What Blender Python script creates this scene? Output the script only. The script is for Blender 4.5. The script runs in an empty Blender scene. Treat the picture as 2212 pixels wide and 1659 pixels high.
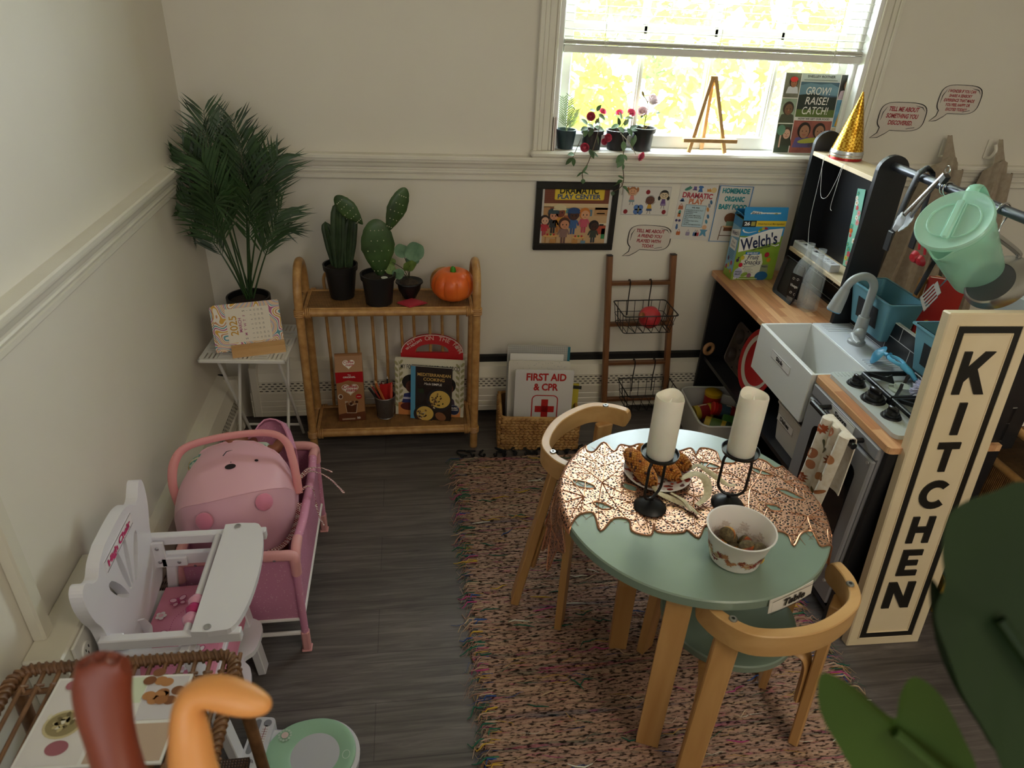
import bpy, bmesh, math, random
from mathutils import Vector, Matrix, Euler
from math import sin, cos, pi, radians
random.seed(7)
scn = bpy.context.scene
COL = scn.collection
R_ = radians

# ------------------------------------------------------------- camera
CAM = (0.713, -2.48, 1.56)
YAW, PITCH, ROLL, FPX = 0.161185542, 0.520679456, -0.0549590258, 1507.95633
fw = Vector((sin(YAW)*cos(PITCH), cos(YAW)*cos(PITCH), -sin(PITCH)))
rt = Vector((cos(YAW), -sin(YAW), 0.0))
dn = fw.cross(rt)
rt2 = cos(ROLL)*rt + sin(ROLL)*dn
dn2 = -sin(ROLL)*rt + cos(ROLL)*dn
cam = bpy.data.cameras.new('camera')
cam.sensor_width = 36.0
cam.lens = FPX/2212*36
cam.clip_start = 0.02
cam.dof.use_dof = True
cam.dof.focus_distance = 2.15
cam.dof.aperture_fstop = 6.3
co = bpy.data.objects.new('camera', cam)
m = Matrix.Identity(4)
for i in range(3):
    m[i][0], m[i][1], m[i][2], m[i][3] = rt2[i], -dn2[i], -fw[i], CAM[i]
co.matrix_world = m
COL.objects.link(co)
scn.camera = co

# ------------------------------------------------------------- sky, sun, room light, exposure
vs = scn.view_settings
scn.display_settings.display_device = 'sRGB'
vs.view_transform = 'Standard'
vs.look = 'None'
vs.gamma = 1.0
vs.use_curve_mapping = False
vs.exposure = 0.0
W = bpy.data.worlds.new('sky')
scn.world = W
W.use_nodes = True
nt = W.node_tree
bg = nt.nodes['Background']
bg.inputs[0].default_value = (0.80, 0.92, 1.0, 1)
bg.inputs[1].default_value = 30.0
sun = bpy.data.lights.new('sun', 'SUN')
sun.energy = 3.0
sun.angle = R_(2)
sun.color = (1, 0.95, 0.82)
so = bpy.data.objects.new('sun', sun)
so.rotation_euler = (R_(48), 0, R_(-25))
COL.objects.link(so)
po = bpy.data.lights.new('window_portal', 'AREA')
po.shape = 'RECTANGLE'
po.size, po.size_y = 1.1, 1.06
po.cycles.is_portal = True
poo = bpy.data.objects.new('window_portal', po)
poo.location = (1.755, 0.16, 1.60)
poo.rotation_euler = (R_(-90), 0, 0)
COL.objects.link(poo)
def area(name, loc, rot, sx, sy, e, c):
    l = bpy.data.lights.new(name, 'AREA')
    l.shape = 'RECTANGLE'
    l.size, l.size_y, l.energy, l.color = sx, sy, e, c
    o = bpy.data.objects.new(name, l)
    o.location, o.rotation_euler = loc, rot
    COL.objects.link(o)
    return o
area('ceiling_lamp', (2.2, -3.3, 2.52), (0, 0, 0), 1.2, 1.2, 25, (1.0, 0.87, 0.70))
area('rear_window_light', (0.35, -4.15, 1.5), (R_(90), 0, R_(-14)), 1.3, 1.3, 16, (0.93, 0.97, 1.0))
cy = scn.cycles
cy.use_denoising = True
cy.max_bounces = 7
cy.diffuse_bounces = 4
cy.glossy_bounces = 3
cy.transmission_bounces = 5
cy.transparent_max_bounces = 8
cy.sample_clamp_indirect = 6
cy.caustics_reflective = False
cy.caustics_refractive = False

# ------------------------------------------------------------- materials
def lin(h):
    h = h.lstrip('#')
    v = [int(h[i:i+2], 16)/255 for i in (0, 2, 4)]
    return tuple(c/12.92 if c <= 0.04045 else ((c+0.055)/1.055)**2.4 for c in v) + (1,)
MC = {}
def mat(h, rough=0.5, metal=0.0, spec=0.5, **kw):
    key = (h, rough, metal, spec, tuple(sorted(kw.items())))
    if key in MC: return MC[key]
    mt = bpy.data.materials.new('paint_'+h.lstrip('#'))
    mt.use_nodes = True
    b = mt.node_tree.nodes['Principled BSDF']
    b.inputs['Base Color'].default_value = lin(h)
    b.inputs['Roughness'].default_value = rough
    b.inputs['Metallic'].default_value = metal
    b.inputs['Specular IOR Level'].default_value = spec
    if 'trans' in kw:
        b.inputs['Transmission Weight'].default_value = kw['trans']
    if 'ior' in kw: b.inputs['IOR'].default_value = kw['ior']
    if 'alpha' in kw: b.inputs['Alpha'].default_value = kw['alpha']
    if 'sss' in kw:
        b.inputs['Subsurface Weight'].default_value = kw['sss']
        b.inputs['Subsurface Radius'].default_value = (0.02, 0.012, 0.008)
        b.inputs['Subsurface Scale'].default_value = 0.5
    if 'sheen' in kw: b.inputs['Sheen Weight'].default_value = kw['sheen']
    if 'coat' in kw: b.inputs['Coat Weight'].default_value = kw['coat']
    MC[key] = mt
    return mt
def N(nt, typ, **kw):
    n = nt.nodes.new(typ)
    for k, v in kw.items():
        if k.startswith('i_'):
            n.inputs[int(k[2:]) if k[2:].isdigit() else k[2:]].default_value = v
        else: setattr(n, k, v)
    return n
def ramp(nt, stops, fac, interp='LINEAR'):
    r = nt.nodes.new('ShaderNodeValToRGB')
    r.color_ramp.interpolation = interp
    e = r.color_ramp.elements
    e[0].position, e[0].color = stops[0][0], lin(stops[0][1])
    e[1].position, e[1].color = stops[-1][0], lin(stops[-1][1])
    for p, c in stops[1:-1]:
        k = e.new(p); k.color = lin(c)
    nt.links.new(fac, r.inputs[0])
    return r
def tex(kind, stops, scale=(1, 1, 1), rough=0.5, bump=0.0, detail=4, coord='Object', rot=(0, 0, 0), metal=0, interp='LINEAR', dist=0.0, nscale=5.0, bdist=0.002, spec=0.5, **kw):
    """noise / wave / voronoi driven colour with optional bump"""
    key = ('tex', kind, tuple(stops), scale, rough, bump, detail, coord, rot, metal, interp, dist, nscale, spec, tuple(sorted(kw.items())))
    if key in MC: return MC[key]
    mt = bpy.data.materials.new('pattern_'+kind)
    mt.use_nodes = True
    nt = mt.node_tree
    b = nt.nodes['Principled BSDF']
    b.inputs['Roughness'].default_value = rough
    b.inputs['Metallic'].default_value = metal
    b.inputs['Specular IOR Level'].default_value = spec
    if 'sss' in kw:
        b.inputs['Subsurface Weight'].default_value = kw['sss']
        b.inputs['Subsurface Scale'].default_value = 0.01
    if 'trans' in kw: b.inputs['Transmission Weight'].default_value = kw['trans']
    tc = N(nt, 'ShaderNodeTexCoord')
    mp = N(nt, 'ShaderNodeMapping')
    mp.inputs['Scale'].default_value = scale
    mp.inputs['Rotation'].default_value = rot
    nt.links.new(tc.outputs[coord], mp.inputs[0])
    if kind == 'noise':
        t = N(nt, 'ShaderNodeTexNoise'); t.inputs['Scale'].default_value = nscale; t.inputs['Detail'].default_value = detail
        t.inputs['Distortion'].default_value = dist
    elif kind == 'wave':
        t = N(nt, 'ShaderNodeTexWave'); t.inputs['Scale'].default_value = nscale; t.inputs['Distortion'].default_value = dist
        t.inputs['Detail'].default_value = detail
    elif kind == 'voronoi':
        t = N(nt, 'ShaderNodeTexVoronoi'); t.inputs['Scale'].default_value = nscale
    elif kind == 'checker':
        t = N(nt, 'ShaderNodeTexChecker'); t.inputs['Scale'].default_value = nscale
    nt.links.new(mp.outputs[0], t.inputs['Vector'])
    fac = t.outputs['Fac'] if 'Fac' in t.outputs else t.outputs['Distance']
    r = ramp(nt, stops, fac, interp)
    nt.links.new(r.outputs[0], b.inputs['Base Color'])
    if bump:
        bn = N(nt, 'ShaderNodeBump'); bn.inputs['Strength'].default_value = bump; bn.inputs['Distance'].default_value = bdist
        nt.links.new(fac, bn.inputs['Height']); nt.links.new(bn.outputs[0], b.inputs['Normal'])
    MC[key] = mt
    return mt
def wood(c1, c2, axis='x', s=1.0, rough=0.45, coat=0.0):
    sc = {'x': (2*s, 22*s, 22*s), 'y': (22*s, 2*s, 22*s), 'z': (22*s, 22*s, 2*s)}[axis]
    return tex('noise', ((0.3, c1), (0.7, c2)), scale=sc, rough=rough, bump=0.05, detail=5, nscale=1.6, dist=0.6)

# ------------------------------------------------------------- mesh builder
class MB:
    def __init__(s, default=None):
        s.v, s.f, s.mi, s.sm, s.mats = [], [], [], [], []
        s.d = default
    def m(s, mt):
        mt = mt or s.d
        if mt not in s.mats: s.mats.append(mt)
        return s.mats.index(mt)
    def add(s, vs, fs, mt=None, sm=False, M=None):
        o = len(s.v); k = s.m(mt)
        if M is not None: vs = [M @ Vector(p) for p in vs]
        s.v += [tuple(p) for p in vs]
        for f in fs:
            s.f.append(tuple(i+o for i in f)); s.mi.append(k); s.sm.append(sm)
        return s
    def box(s, c, d, mt=None, rot=None, bev=0.0, M=None):
        x, y, z = d[0]/2, d[1]/2, d[2]/2
        T = Matrix.Translation(c)
        if rot is not None: T = T @ (Euler(rot).to_matrix().to_4x4() if not isinstance(rot, Matrix) else rot.to_4x4())
        if M is not None: T = M @ T
        if bev <= 0:
            vs = [(i*x, j*y, k*z) for i in (-1, 1) for j in (-1, 1) for k in (-1, 1)]
            fs = [(0, 1, 3, 2), (4, 6, 7, 5), (0, 4, 5, 1), (2, 3, 7, 6), (0, 2, 6, 4), (1, 5, 7, 3)]
            return s.add(vs, fs, mt, False, T)
        b = min(bev, x*.98, y*.98, z*.98)
        vs, idx = [], {}
        for i in (-1, 1):
            for j in (-1, 1):
                for k in (-1, 1):
                    for a in range(3):
                        p = [i*(x-b), j*(y-b), k*(z-b)]
                        p[a] = (i*x, j*y, k*z)[a]
                        idx[i, j, k, a] = len(vs); vs.append(tuple(p))
        fs = []
        S = (-1, 1)
        for q in S:
            fs.append([idx[q, j, k, 0] for j, k in ((-1, -1), (1, -1), (1, 1), (-1, 1))][::q])
            fs.append([idx[i, q, k, 1] for i, k in ((-1, -1), (-1, 1), (1, 1), (1, -1))][::q])
            fs.append([idx[i, j, q, 2] for i, j in ((-1, -1), (1, -1), (1, 1), (-1, 1))][::q])
        for i in S:
            for j in S:
                fs.append([idx[i, j, -1, 0], idx[i, j, 1, 0], idx[i, j, 1, 1], idx[i, j, -1, 1]][::-i*j])
        for i in S:
            for k in S:
                fs.append([idx[i, -1, k, 0], idx[i, 1, k, 0], idx[i, 1, k, 2], idx[i, -1, k, 2]][::i*k])
        for j in S:
            for k in S:
                fs.append([idx[-1, j, k, 1], idx[1, j, k, 1], idx[1, j, k, 2], idx[-1, j, k, 2]][::-j*k])
        for i in S:
            for j in S:
                for k in S:
                    fs.append([idx[i, j, k, 0], idx[i, j, k, 1], idx[i, j, k, 2]][::i*j*k])
        return s.add(vs, fs, mt, False, T)
    def bar(s, p, q, w, h, mt=None, up=(0, 0, 1), bev=0.0):
        p, q = Vector(p), Vector(q)
        z = (q-p); L = z.length; z.normalize()
        x = Vector(up).cross(z)
        if x.length < 1e-5: x = Vector((1, 0, 0)).cross(z)
        x.normalize(); y = z.cross(x)
        return s.box((p+q)/2, (w, h, L), mt, Matrix((x, y, z)).transposed(), bev)
    def tube(s, pts, r, mt=None, n=8, closed=False, cap=True, M=None, flat=None):
        P = [Vector(p) for p in pts]
        L = len(P)
        if not hasattr(r, '__len__'): r = [r]*L
        vs, fs = [], []
        def tan(i):
            a = P[(i-1) % L] if (closed or i > 0) else P[i]
            b = P[(i+1) % L] if (closed or i < L-1) else P[i]
            t = b-a
            return t.normalized() if t.length > 1e-9 else Vector((0, 0, 1))
        t = tan(0)
        nrm = t.orthogonal().normalized() if flat is None else (Vector(flat)-t*t.dot(Vector(flat))).normalized()
        for i in range(L):
            t2 = tan(i)
            if flat is not None:
                nn = Vector(flat)-t2*t2.dot(Vector(flat))
                nrm = nn.normalized() if nn.length > 1e-6 else nrm
            else:
                nrm = (nrm - t2*t2.dot(nrm))
                nrm = nrm.normalized() if nrm.length > 1e-6 else t2.orthogonal().normalized()
            bi = t2.cross(nrm)
            ra, rb = r[i] if hasattr(r[i], '__len__') else (r[i], r[i])
            for k in range(n):
                a = 2*pi*k/n
                vs.append(P[i] + nrm*(ra*cos(a)) + bi*(rb*sin(a)))
        for i in range(L if closed else L-1):
            j = (i+1) % L
            for k in range(n):
                k2 = (k+1) % n
                fs.append((i*n+k, i*n+k2, j*n+k2, j*n+k))
        if cap and not closed:
            fs.append(tuple(range(n))[::-1]); fs.append(tuple(range((L-1)*n, L*n)))
        return s.add(vs, fs, mt, True, M)
    def lathe(s, prof, mt=None, n=24, M=None, c=(0, 0, 0), sx=1, sy=1, a0=0, a1=2*pi):
        vs, fs = [], []
        full = abs(a1-a0-2*pi) < 1e-6
        cols = n if full else n+1
        for r, z in prof:
            for k in range(cols):
                a = a0+(a1-a0)*k/n
                vs.append((c[0]+r*cos(a)*sx, c[1]+r*sin(a)*sy, c[2]+z))
        for i in range(len(prof)-1):
            for k in range(n):
                k2 = (k+1) % cols if full else k+1
                fs.append((i*cols+k, i*cols+k2, (i+1)*cols+k2, (i+1)*cols+k))
        return s.add(vs, fs, mt, True, M)
    def ball(s, c, r, mt=None, n=16, m=10, M=None):
        if not hasattr(r, '__len__'): r = (r, r, r)
        vs, fs = [], []
        for i in range(m+1):
            t = pi*i/m
            for k in range(n):
                a = 2*pi*k/n
                vs.append((c[0]+r[0]*sin(t)*cos(a), c[1]+r[1]*sin(t)*sin(a), c[2]-r[2]*cos(t)))
        for i in range(m):
            for k in range(n):
                k2 = (k+1) % n
                fs.append((i*n+k, i*n+k2, (i+1)*n+k2, (i+1)*n+k))
        return s.add(vs, fs, mt, True, M)
    def prism(s, poly, h, mt=None, M=None, z0=0.0, sm=False, top=True, bot=True):
        n = len(poly)
        vs = [(p[0], p[1], z0) for p in poly]+[(p[0], p[1], z0+h) for p in poly]
        A = sum(poly[i][0]*poly[(i+1) % n][1]-poly[(i+1) % n][0]*poly[i][1] for i in range(n))
        fs = [(i, (i+1) % n, n+(i+1) % n, n+i) for i in range(n)]
        if A < 0: fs = [f[::-1] for f in fs]
        s.add(vs, fs, mt, sm, M)
        tri = tess(poly)
        f2 = []
        for t in tri:
            if top: f2.append(tuple(i+n for i in t))
            if bot: f2.append(tuple(t)[::-1])
        return s.add(vs, f2, mt, False, M)
    def sheet(s, grid, mt=None, sm=True, M=None, th=0.0):
        """grid of points -> surface; th gives it thickness"""
        R, C = len(grid), len(grid[0])
        vs = [Vector(p) for row in grid for p in row]
        fs = [(i*C+j, i*C+j+1, (i+1)*C+j+1, (i+1)*C+j) for i in range(R-1) for j in range(C-1)]
        if th:
            nv = [Vector((0, 0, 0)) for _ in vs]
            for f in fs:
                nn = (vs[f[1]]-vs[f[0]]).cross(vs[f[3]]-vs[f[0]])
                for i in f: nv[i] += nn
            n0 = len(vs)
            vs = vs+[p-(q.normalized() if q.length > 1e-12 else Vector((0, 0, 1)))*th for p, q in zip(vs, nv)]
            bk = [tuple(i+n0 for i in f)[::-1] for f in fs]
            ed = [i for i in range(C)]+[i*C+C-1 for i in range(1, R)]+[(R-1)*C+j for j in range(C-2, -1, -1)]+[i*C for i in range(R-2, 0, -1)]
            sd = [(ed[(k+1) % len(ed)], ed[k], ed[k]+n0, ed[(k+1) % len(ed)]+n0) for k in range(len(ed))]
            fs = fs+bk+sd
        return s.add(vs, fs, mt, sm, M)
    def art(s, O, U, V):
        return Art(s, O, U, V)
    def build(s, name, parent=None, loc=None, rot=None, sharp=40):
        me = bpy.data.meshes.new(name)
        me.from_pydata(s.v, [], s.f)
        for q in s.mats: me.materials.append(q)
        me.polygons.foreach_set('material_index', s.mi)
        me.polygons.foreach_set('use_smooth', s.sm)
        me.validate(verbose=False)
        me.update()
        if any(s.sm):
            me.set_sharp_from_angle(angle=R_(sharp))
        o = bpy.data.objects.new(name, me)
        COL.objects.link(o)
        if parent is not None: o.parent = parent
        if loc is not None: o.location = loc
        if rot is not None: o.rotation_euler = rot
        return o
def tess(poly):
    from mathutils.geometry import tessellate_polygon
    n = len(poly)
    A = sum(poly[i][0]*poly[(i+1) % n][1]-poly[(i+1) % n][0]*poly[i][1] for i in range(n))
    out = []
    for t in tessellate_polygon([[Vector((p[0], p[1], 0)) for p in poly]]):
        a, b, c = [poly[i] for i in t]
        ar = (b[0]-a[0])*(c[1]-a[1])-(c[0]-a[0])*(b[1]-a[1])
        out.append(tuple(t) if ar > 0 else tuple(t)[::-1])
    return out
TXT = {}
def text_mesh(body, off=0.0, shear=0.0):
    k = (body, off, shear)
    if k in TXT: return TXT[k]
    cu = bpy.data.curves.new('lettering', 'FONT')
    cu.body = body; cu.size = 1.0; cu.offset = off; cu.shear = shear; cu.resolution_u = 3
    o = bpy.data.objects.new('lettering', cu)
    COL.objects.link(o)
    dg = bpy.context.evaluated_depsgraph_get()
    me = bpy.data.meshes.new_from_object(o.evaluated_get(dg))
    vs = [tuple(v.co) for v in me.vertices]
    fs = [tuple(p.vertices) for p in me.polygons]
    bpy.data.objects.remove(o); bpy.data.curves.remove(cu); bpy.data.meshes.remove(me)
    TXT[k] = (vs, fs)
    return TXT[k]
class Art:
    """flat printed shapes laid on a plane: O origin, U / V unit axes; sizes in metres"""
    def __init__(s, mb, O, U, V):
        s.mb, s.O, s.U, s.V = mb, Vector(O), Vector(U).normalized(), Vector(V).normalized()
        s.Nn = s.U.cross(s.V)
        s.step = 0.00035
    def P(s, x, y, l): return s.O+s.U*x+s.V*y+s.Nn*(s.step*l)
    def poly(s, pts, mt, l=1):
        s.mb.add([s.P(x, y, l) for x, y in pts], tess(pts), mt); return s
    def rect(s, x, y, w, h, mt, l=1, r=0.0):
        if r: return s.poly(rrect(x, y, w, h, r), mt, l)
        return s.poly([(x, y), (x+w, y), (x+w, y+h), (x, y+h)], mt, l)
    def ell(s, cx, cy, rx, ry, mt, l=1, n=20, a=0.0):
        return s.poly([(cx+rx*cos(t)*cos(a)-ry*sin(t)*sin(a), cy+rx*cos(t)*sin(a)+ry*sin(t)*cos(a)) for t in [2*pi*k/n for k in range(n)]], mt, l)
    def line(s, pts, w, mt, l=1, closed=False):
        n = len(pts)
        P = [Vector(p) for p in pts]
        A, B = [], []
        for i in range(n):
            a = P[(i-1) % n] if closed or i else P[i]
            b = P[(i+1) % n] if closed or i < n-1 else P[i]
            t = (b-a).normalized(); q = Vector((-t.y, t.x))
            ww = w[i] if hasattr(w, '__len__') else w
            A.append(P[i]+q*ww/2); B.append(P[i]-q*ww/2)
        vs = [s.P(p.x, p.y, l) for p in A]+[s.P(p.x, p.y, l) for p in B]
        fs = [(i, n+i, n+(i+1) % n, (i+1) % n) for i in range(n if closed else n-1)]
        s.mb.add(vs, fs, mt); return s
    def text(s, body, x, y, h, mt, l=2, off=0.0, shear=0.0, al='c', rot=0.0, wide=None, sx=1.0):
        vs, fs = text_mesh(body, off, shear)
        if not vs: return s
        xs = [p[0] for p in vs]; ys = [p[1] for p in vs]
        x0, x1, y0, y1 = min(xs), max(xs), min(ys), max(ys)
        k = h/0.72
        kx = k*sx
        if wide: kx = wide/(x1-x0)
        ox = {'c': (x0+x1)/2, 'l': x0, 'r': x1}[al]
        cr, sr = cos(rot), sin(rot)
        out = []
        for p in vs:
            a, b = (p[0]-ox)*kx, p[1]*k
            out.append(s.P(x+a*cr-b*sr, y+a*sr+b*cr, l))
        s.mb.add(out, fs, mt); return s
def rrect(x, y, w, h, r, n=4):
    pts = []
    for cx, cy, a0 in ((x+w-r, y+r, -90), (x+w-r, y+h-r, 0), (x+r, y+h-r, 90), (x+r, y+r, 180)):
        for i in range(n+1):
            a = R_(a0+90*i/n); pts.append((cx+r*cos(a), cy+r*sin(a)))
    return pts
def thing(name, label, cat, loc=(0, 0, 0), rot=(0, 0, 0), group=None):
    o = bpy.data.objects.new(name, None)
    o.empty_display_size = 0.05
    COL.objects.link(o)
    o.location = loc; o.rotation_euler = rot
    return tag(o, label, cat, group)
def tag(o, label=None, cat=None, group=None, kind=None):
    if label: o['label'] = label
    if cat: o['category'] = cat
    if group: o['group'] = group
    if kind: o['kind'] = kind
    return o
def lab(o, label):
    o['label'] = label; return o
def struct(mb, name, parent=None):
    o = mb.build(name, parent)
    if parent is None: o['kind'] = 'structure'
    return o
def dup(root, loc=None, rot=None, label=None, group=None, cat=None):
    r = root.copy(); COL.objects.link(r)
    if loc is not None: r.location = loc
    if rot is not None: r.rotation_euler = rot
    if label: r['label'] = label
    if group: r['group'] = group
    for ch in list(root.children):
        c = ch.copy(); COL.objects.link(c); c.parent = r
        for g in list(ch.children):
            d = g.copy(); COL.objects.link(d); d.parent = c
    return r
def spline(pts, k=6, closed=False):
    """Catmull-Rom through points"""
    P = [Vector(p) for p in pts]; n = len(P); out = []
    for i in range(n if closed else n-1):
        p0 = P[(i-1) % n] if closed or i > 0 else P[i]
        p1, p2 = P[i], P[(i+1) % n]
        p3 = P[(i+2) % n] if closed or i < n-2 else P[(i+1) % n]
        for j in range(k):
            t = j/k
            out.append(0.5*((2*p1)+(p2-p0)*t+(2*p0-5*p1+4*p2-p3)*t*t+(3*p1-p0-3*p2+p3)*t**3))
    if not closed: out.append(P[-1])
    return out
def arc(c, r, a0, a1, n, ax=(1, 0, 0), ay=(0, 1, 0)):
    c, ax, ay = Vector(c), Vector(ax), Vector(ay)
    return [c+ax*(r*cos(R_(a0+(a1-a0)*i/n)))+ay*(r*sin(R_(a0+(a1-a0)*i/n))) for i in range(n+1)]
BLACK = mat('#151515', 0.5)
WHITE = mat('#f2f1ee', 0.5)
# ============================================================= room shell
WALL = tex('noise', ((0.35, '#e6dfd1'), (0.65, '#e9e3d6')), nscale=3, rough=0.45, bump=0.10, detail=6, spec=0.25)
TRIM = tex('noise', ((0.35, '#e4dece'), (0.65, '#eae5d8')), nscale=6, rough=0.3, bump=0.04)
def floor_mat():
    mt = bpy.data.materials.new('grey_vinyl_planks')
    mt.use_nodes = True
    nt = mt.node_tree; b = nt.nodes['Principled BSDF']
    tc = N(nt, 'ShaderNodeTexCoord')
    br = N(nt, 'ShaderNodeTexBrick')
    br.inputs['Scale'].default_value = 1.0
    br.inputs['Brick Width'].default_value = 1.2
    br.inputs['Row Height'].default_value = 0.15
    br.inputs['Mortar Size'].default_value = 0.0012
    br.inputs['Color1'].default_value = (0.35, 0.35, 0.35, 1)
    br.inputs['Color2'].default_value = (0.65, 0.65, 0.65, 1)
    br.inputs['Mortar'].default_value = (0.0, 0.0, 0.0, 1)
    nt.links.new(tc.outputs['Object'], br.inputs['Vector'])
    mp = N(nt, 'ShaderNodeMapping'); mp.inputs['Scale'].default_value = (1.6, 26, 1)
    nt.links.new(tc.outputs['Object'], mp.inputs[0])
    no = N(nt, 'ShaderNodeTexNoise'); no.inputs['Scale'].default_value = 2.2; no.inputs['Detail'].default_value = 8
    no.inputs['Roughness'].default_value = 0.65; no.inputs['Distortion'].default_value = 0.8
    nt.links.new(mp.outputs[0], no.inputs['Vector'])
    mx = N(nt, 'ShaderNodeMix'); mx.data_type = 'RGBA'; mx.blend_type = 'OVERLAY'
    mx.inputs['Factor'].default_value = 0.35
    r = ramp(nt, ((0.28, '#46423f'), (0.5, '#605a57'), (0.72, '#7a736f')), no.outputs['Fac'])
    nt.links.new(r.outputs[0], mx.inputs['A']); nt.links.new(br.outputs['Color'], mx.inputs['B'])
    nt.links.new(mx.outputs['Result'], b.inputs['Base Color'])
    b.inputs['Roughness'].default_value = 0.42
    bp = N(nt, 'ShaderNodeBump'); bp.inputs['Strength'].default_value = 0.12; bp.inputs['Distance'].default_value = 0.002
    nt.links.new(no.outputs['Fac'], bp.inputs['Height']); nt.links.new(bp.outputs[0], b.inputs['Normal'])
    return mt
RX, RY, RZ = 4.6, -4.3, 2.6
struct(MB(floor_mat()).box((RX/2, RY/2, -0.05), (RX+0.4, -RY+0.4, 0.1)), 'floor')
struct(MB(mat('#f4f1ea', 0.7)).box((RX/2, RY/2, RZ+0.05), (RX+0.4, -RY+0.4, 0.1)), 'ceiling')
wx0, wx1, wz0, wz1 = 1.205, 2.306, 1.045, 2.14
w = MB(WALL)
w.box((wx0/2-0.05, 0.09, RZ/2), (wx0+0.1, 0.18, RZ))
w.box(((wx1+RX)/2+0.05, 0.09, RZ/2), (RX-wx1+0.1, 0.18, RZ))
w.box(((wx0+wx1)/2, 0.09, wz0/2), (wx1-wx0, 0.18, wz0))
w.box(((wx0+wx1)/2, 0.09, (wz1+RZ)/2), (wx1-wx0, 0.18, RZ-wz1))
struct(w, 'wall_back')
struct(MB(WALL).box((-0.06, RY/2, RZ/2), (0.12, -RY, RZ)), 'wall_left')
struct(MB(WALL).box((RX+0.06, RY/2, RZ/2), (0.12, -RY, RZ)), 'wall_right')
struct(MB(WALL).box((RX/2, RY-0.06, RZ/2), (RX+0.24, 0.12, RZ)), 'wall_front')
RAIL = [(0, .955), (.011, .955), (.013, .958), (.013, .969), (.009, .972), (.009, .974), (.016, .977), (.018, .983), (.015, .988), (.019, .990), (.019, .997),
        (.023, .999), (.025, 1.003), (.028, 1.012), (.033, 1.019), (.034, 1.026), (.039, 1.028), (.039, 1.037), (.036, 1.041), (0, 1.041)]
def rail(x0, x1, M=None):
    b = MB(TRIM)
    P = Matrix(((0, 0, 1, 0), (-1, 0, 0, 0), (0, 1, 0, 0), (0, 0, 0, 1)))   # (d, z, along) -> (along, -d, z)
    Q = (M if M is not None else Matrix.Identity(4)) @ P
    b.prism(RAIL, x1-x0, None, Q, z0=x0)
    return b
struct(rail(0.0, RX), 'trim_1')
struct(rail(0.0, 4.3, Matrix.Rotation(R_(90), 4, 'Z') @ Matrix.Translation((-4.3, 0, 0))), 'trim_2')
# ------------------------------------------------------------- window
WP = tex('noise', ((0.3, '#f1f1ec'), (0.7, '#f7f7f4')), nscale=8, rough=0.3)
win = bpy.data.objects.new('window_1', None); COL.objects.link(win); win['kind'] = 'structure'
c = MB(TRIM)
for x, sg in ((wx0, -1), (wx1, 1)):
    for d0, d1, dep in ((0.0, .010, .018), (.010, .034, .014), (.034, .050, .020), (.050, .065, .026)):
        c.box((x+sg*(d0+d1)/2, -dep/2, (1.062+wz1+.06)/2), (d1-d0, dep, wz1+.06-1.062), bev=.002)
c.box(((wx0+wx1)/2, -.01, wz1+.035), (wx1-wx0+.14, .02, .07), bev=.003)
c.build('window_casing', win)
c = MB(WP)
c.box((wx0+.004, .07, (wz0+wz1)/2), (.02, .16, wz1-wz0)); c.box((wx1-.004, .07, (wz0+wz1)/2), (.02, .16, wz1-wz0))
c.box(((wx0+wx1)/2, .07, wz1-.004), (wx1-wx0, .16, .02))
for x in (wx0+.02, wx1-.02):
    c.box((x, .038, (wz0+wz1)/2), (.016, .018, wz1-wz0), bev=.003)
c.build('window_jamb', win)
c = MB(TRIM)
c.box(((wx0+wx1)/2, -.012, 1.0515), (1.245, .06, .022), bev=.007)
c.box(((wx0+wx1)/2, .075, 1.052), (wx1-wx0, .14, .021), WP)
c.build('window_sill', win)
c = MB(WP)
sx0, sx1, sy = 1.232, 2.282, .085
c.box((sx0+.02, sy, 1.60), (.04, .036, 1.08), bev=.004); c.box((sx1-.02, sy, 1.60), (.04, .036, 1.08), bev=.004)
c.box(((sx0+sx1)/2, sy, 1.086), (sx1-sx0, .036, .045), bev=.004)
c.box(((sx0+sx1)/2, sy, 1.445), (sx1-sx0, .034, .03), bev=.004)
c.box(((sx0+sx1)/2, sy, 1.80), (sx1-sx0, .034, .03), bev=.004)
c.box(((sx0+sx1)/2, sy, 2.115), (sx1-sx0, .036, .05), bev=.004)
for x in (1.517, 1.768, 2.011):
    c.box((x, sy, 1.60), (.021, .022, 1.06)); c.box((x, sy, 1.60), (.009, .034, 1.06))
c.build('window_sash', win)
g = mat('#ffffff', 0.0, spec=0.3, alpha=0.12)
MB(g).box(((sx0+sx1)/2, sy+.003, 1.6), (sx1-sx0-.06, .003, 1.0)).build('window_glass', win)
# ------------------------------------------------------------- blind, raised
bl = thing('window_blind', 'white slatted venetian blind pulled up over the upper window', 'blind', (1.766, 0.03, 1.37))
BW = 1.068
pl = mat('#eceae4', 0.4)
MB(pl).box((0, 0, .012), (BW, .026, .024), bev=.003).build('bottom_rail', bl)
c = MB(mat('#dcd8cc', 0.45))
for k in range(4): c.box((0, 0, .0275+.0035*k), (BW-.004*(k % 2), .026, .0024), rot=(R_(2*(k % 2)), 0, 0))
c.build('stacked_slats', bl)
for k in range(28):
    z = .048+.0229*k
    c = MB(pl)
    c.sheet([[(x, -.0125+.0125*q, z+.0018*(1-abs(q-1))) for x in (-BW/2, 0, BW/2)] for q in (0, 1, 2)], th=.0012)
    c.build('slat', bl)
MB(pl).box((0, 0, .71), (BW, .036, .04), bev=.003).build('head_rail', bl)
c = MB(mat('#f4f2ea', 0.7))
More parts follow.
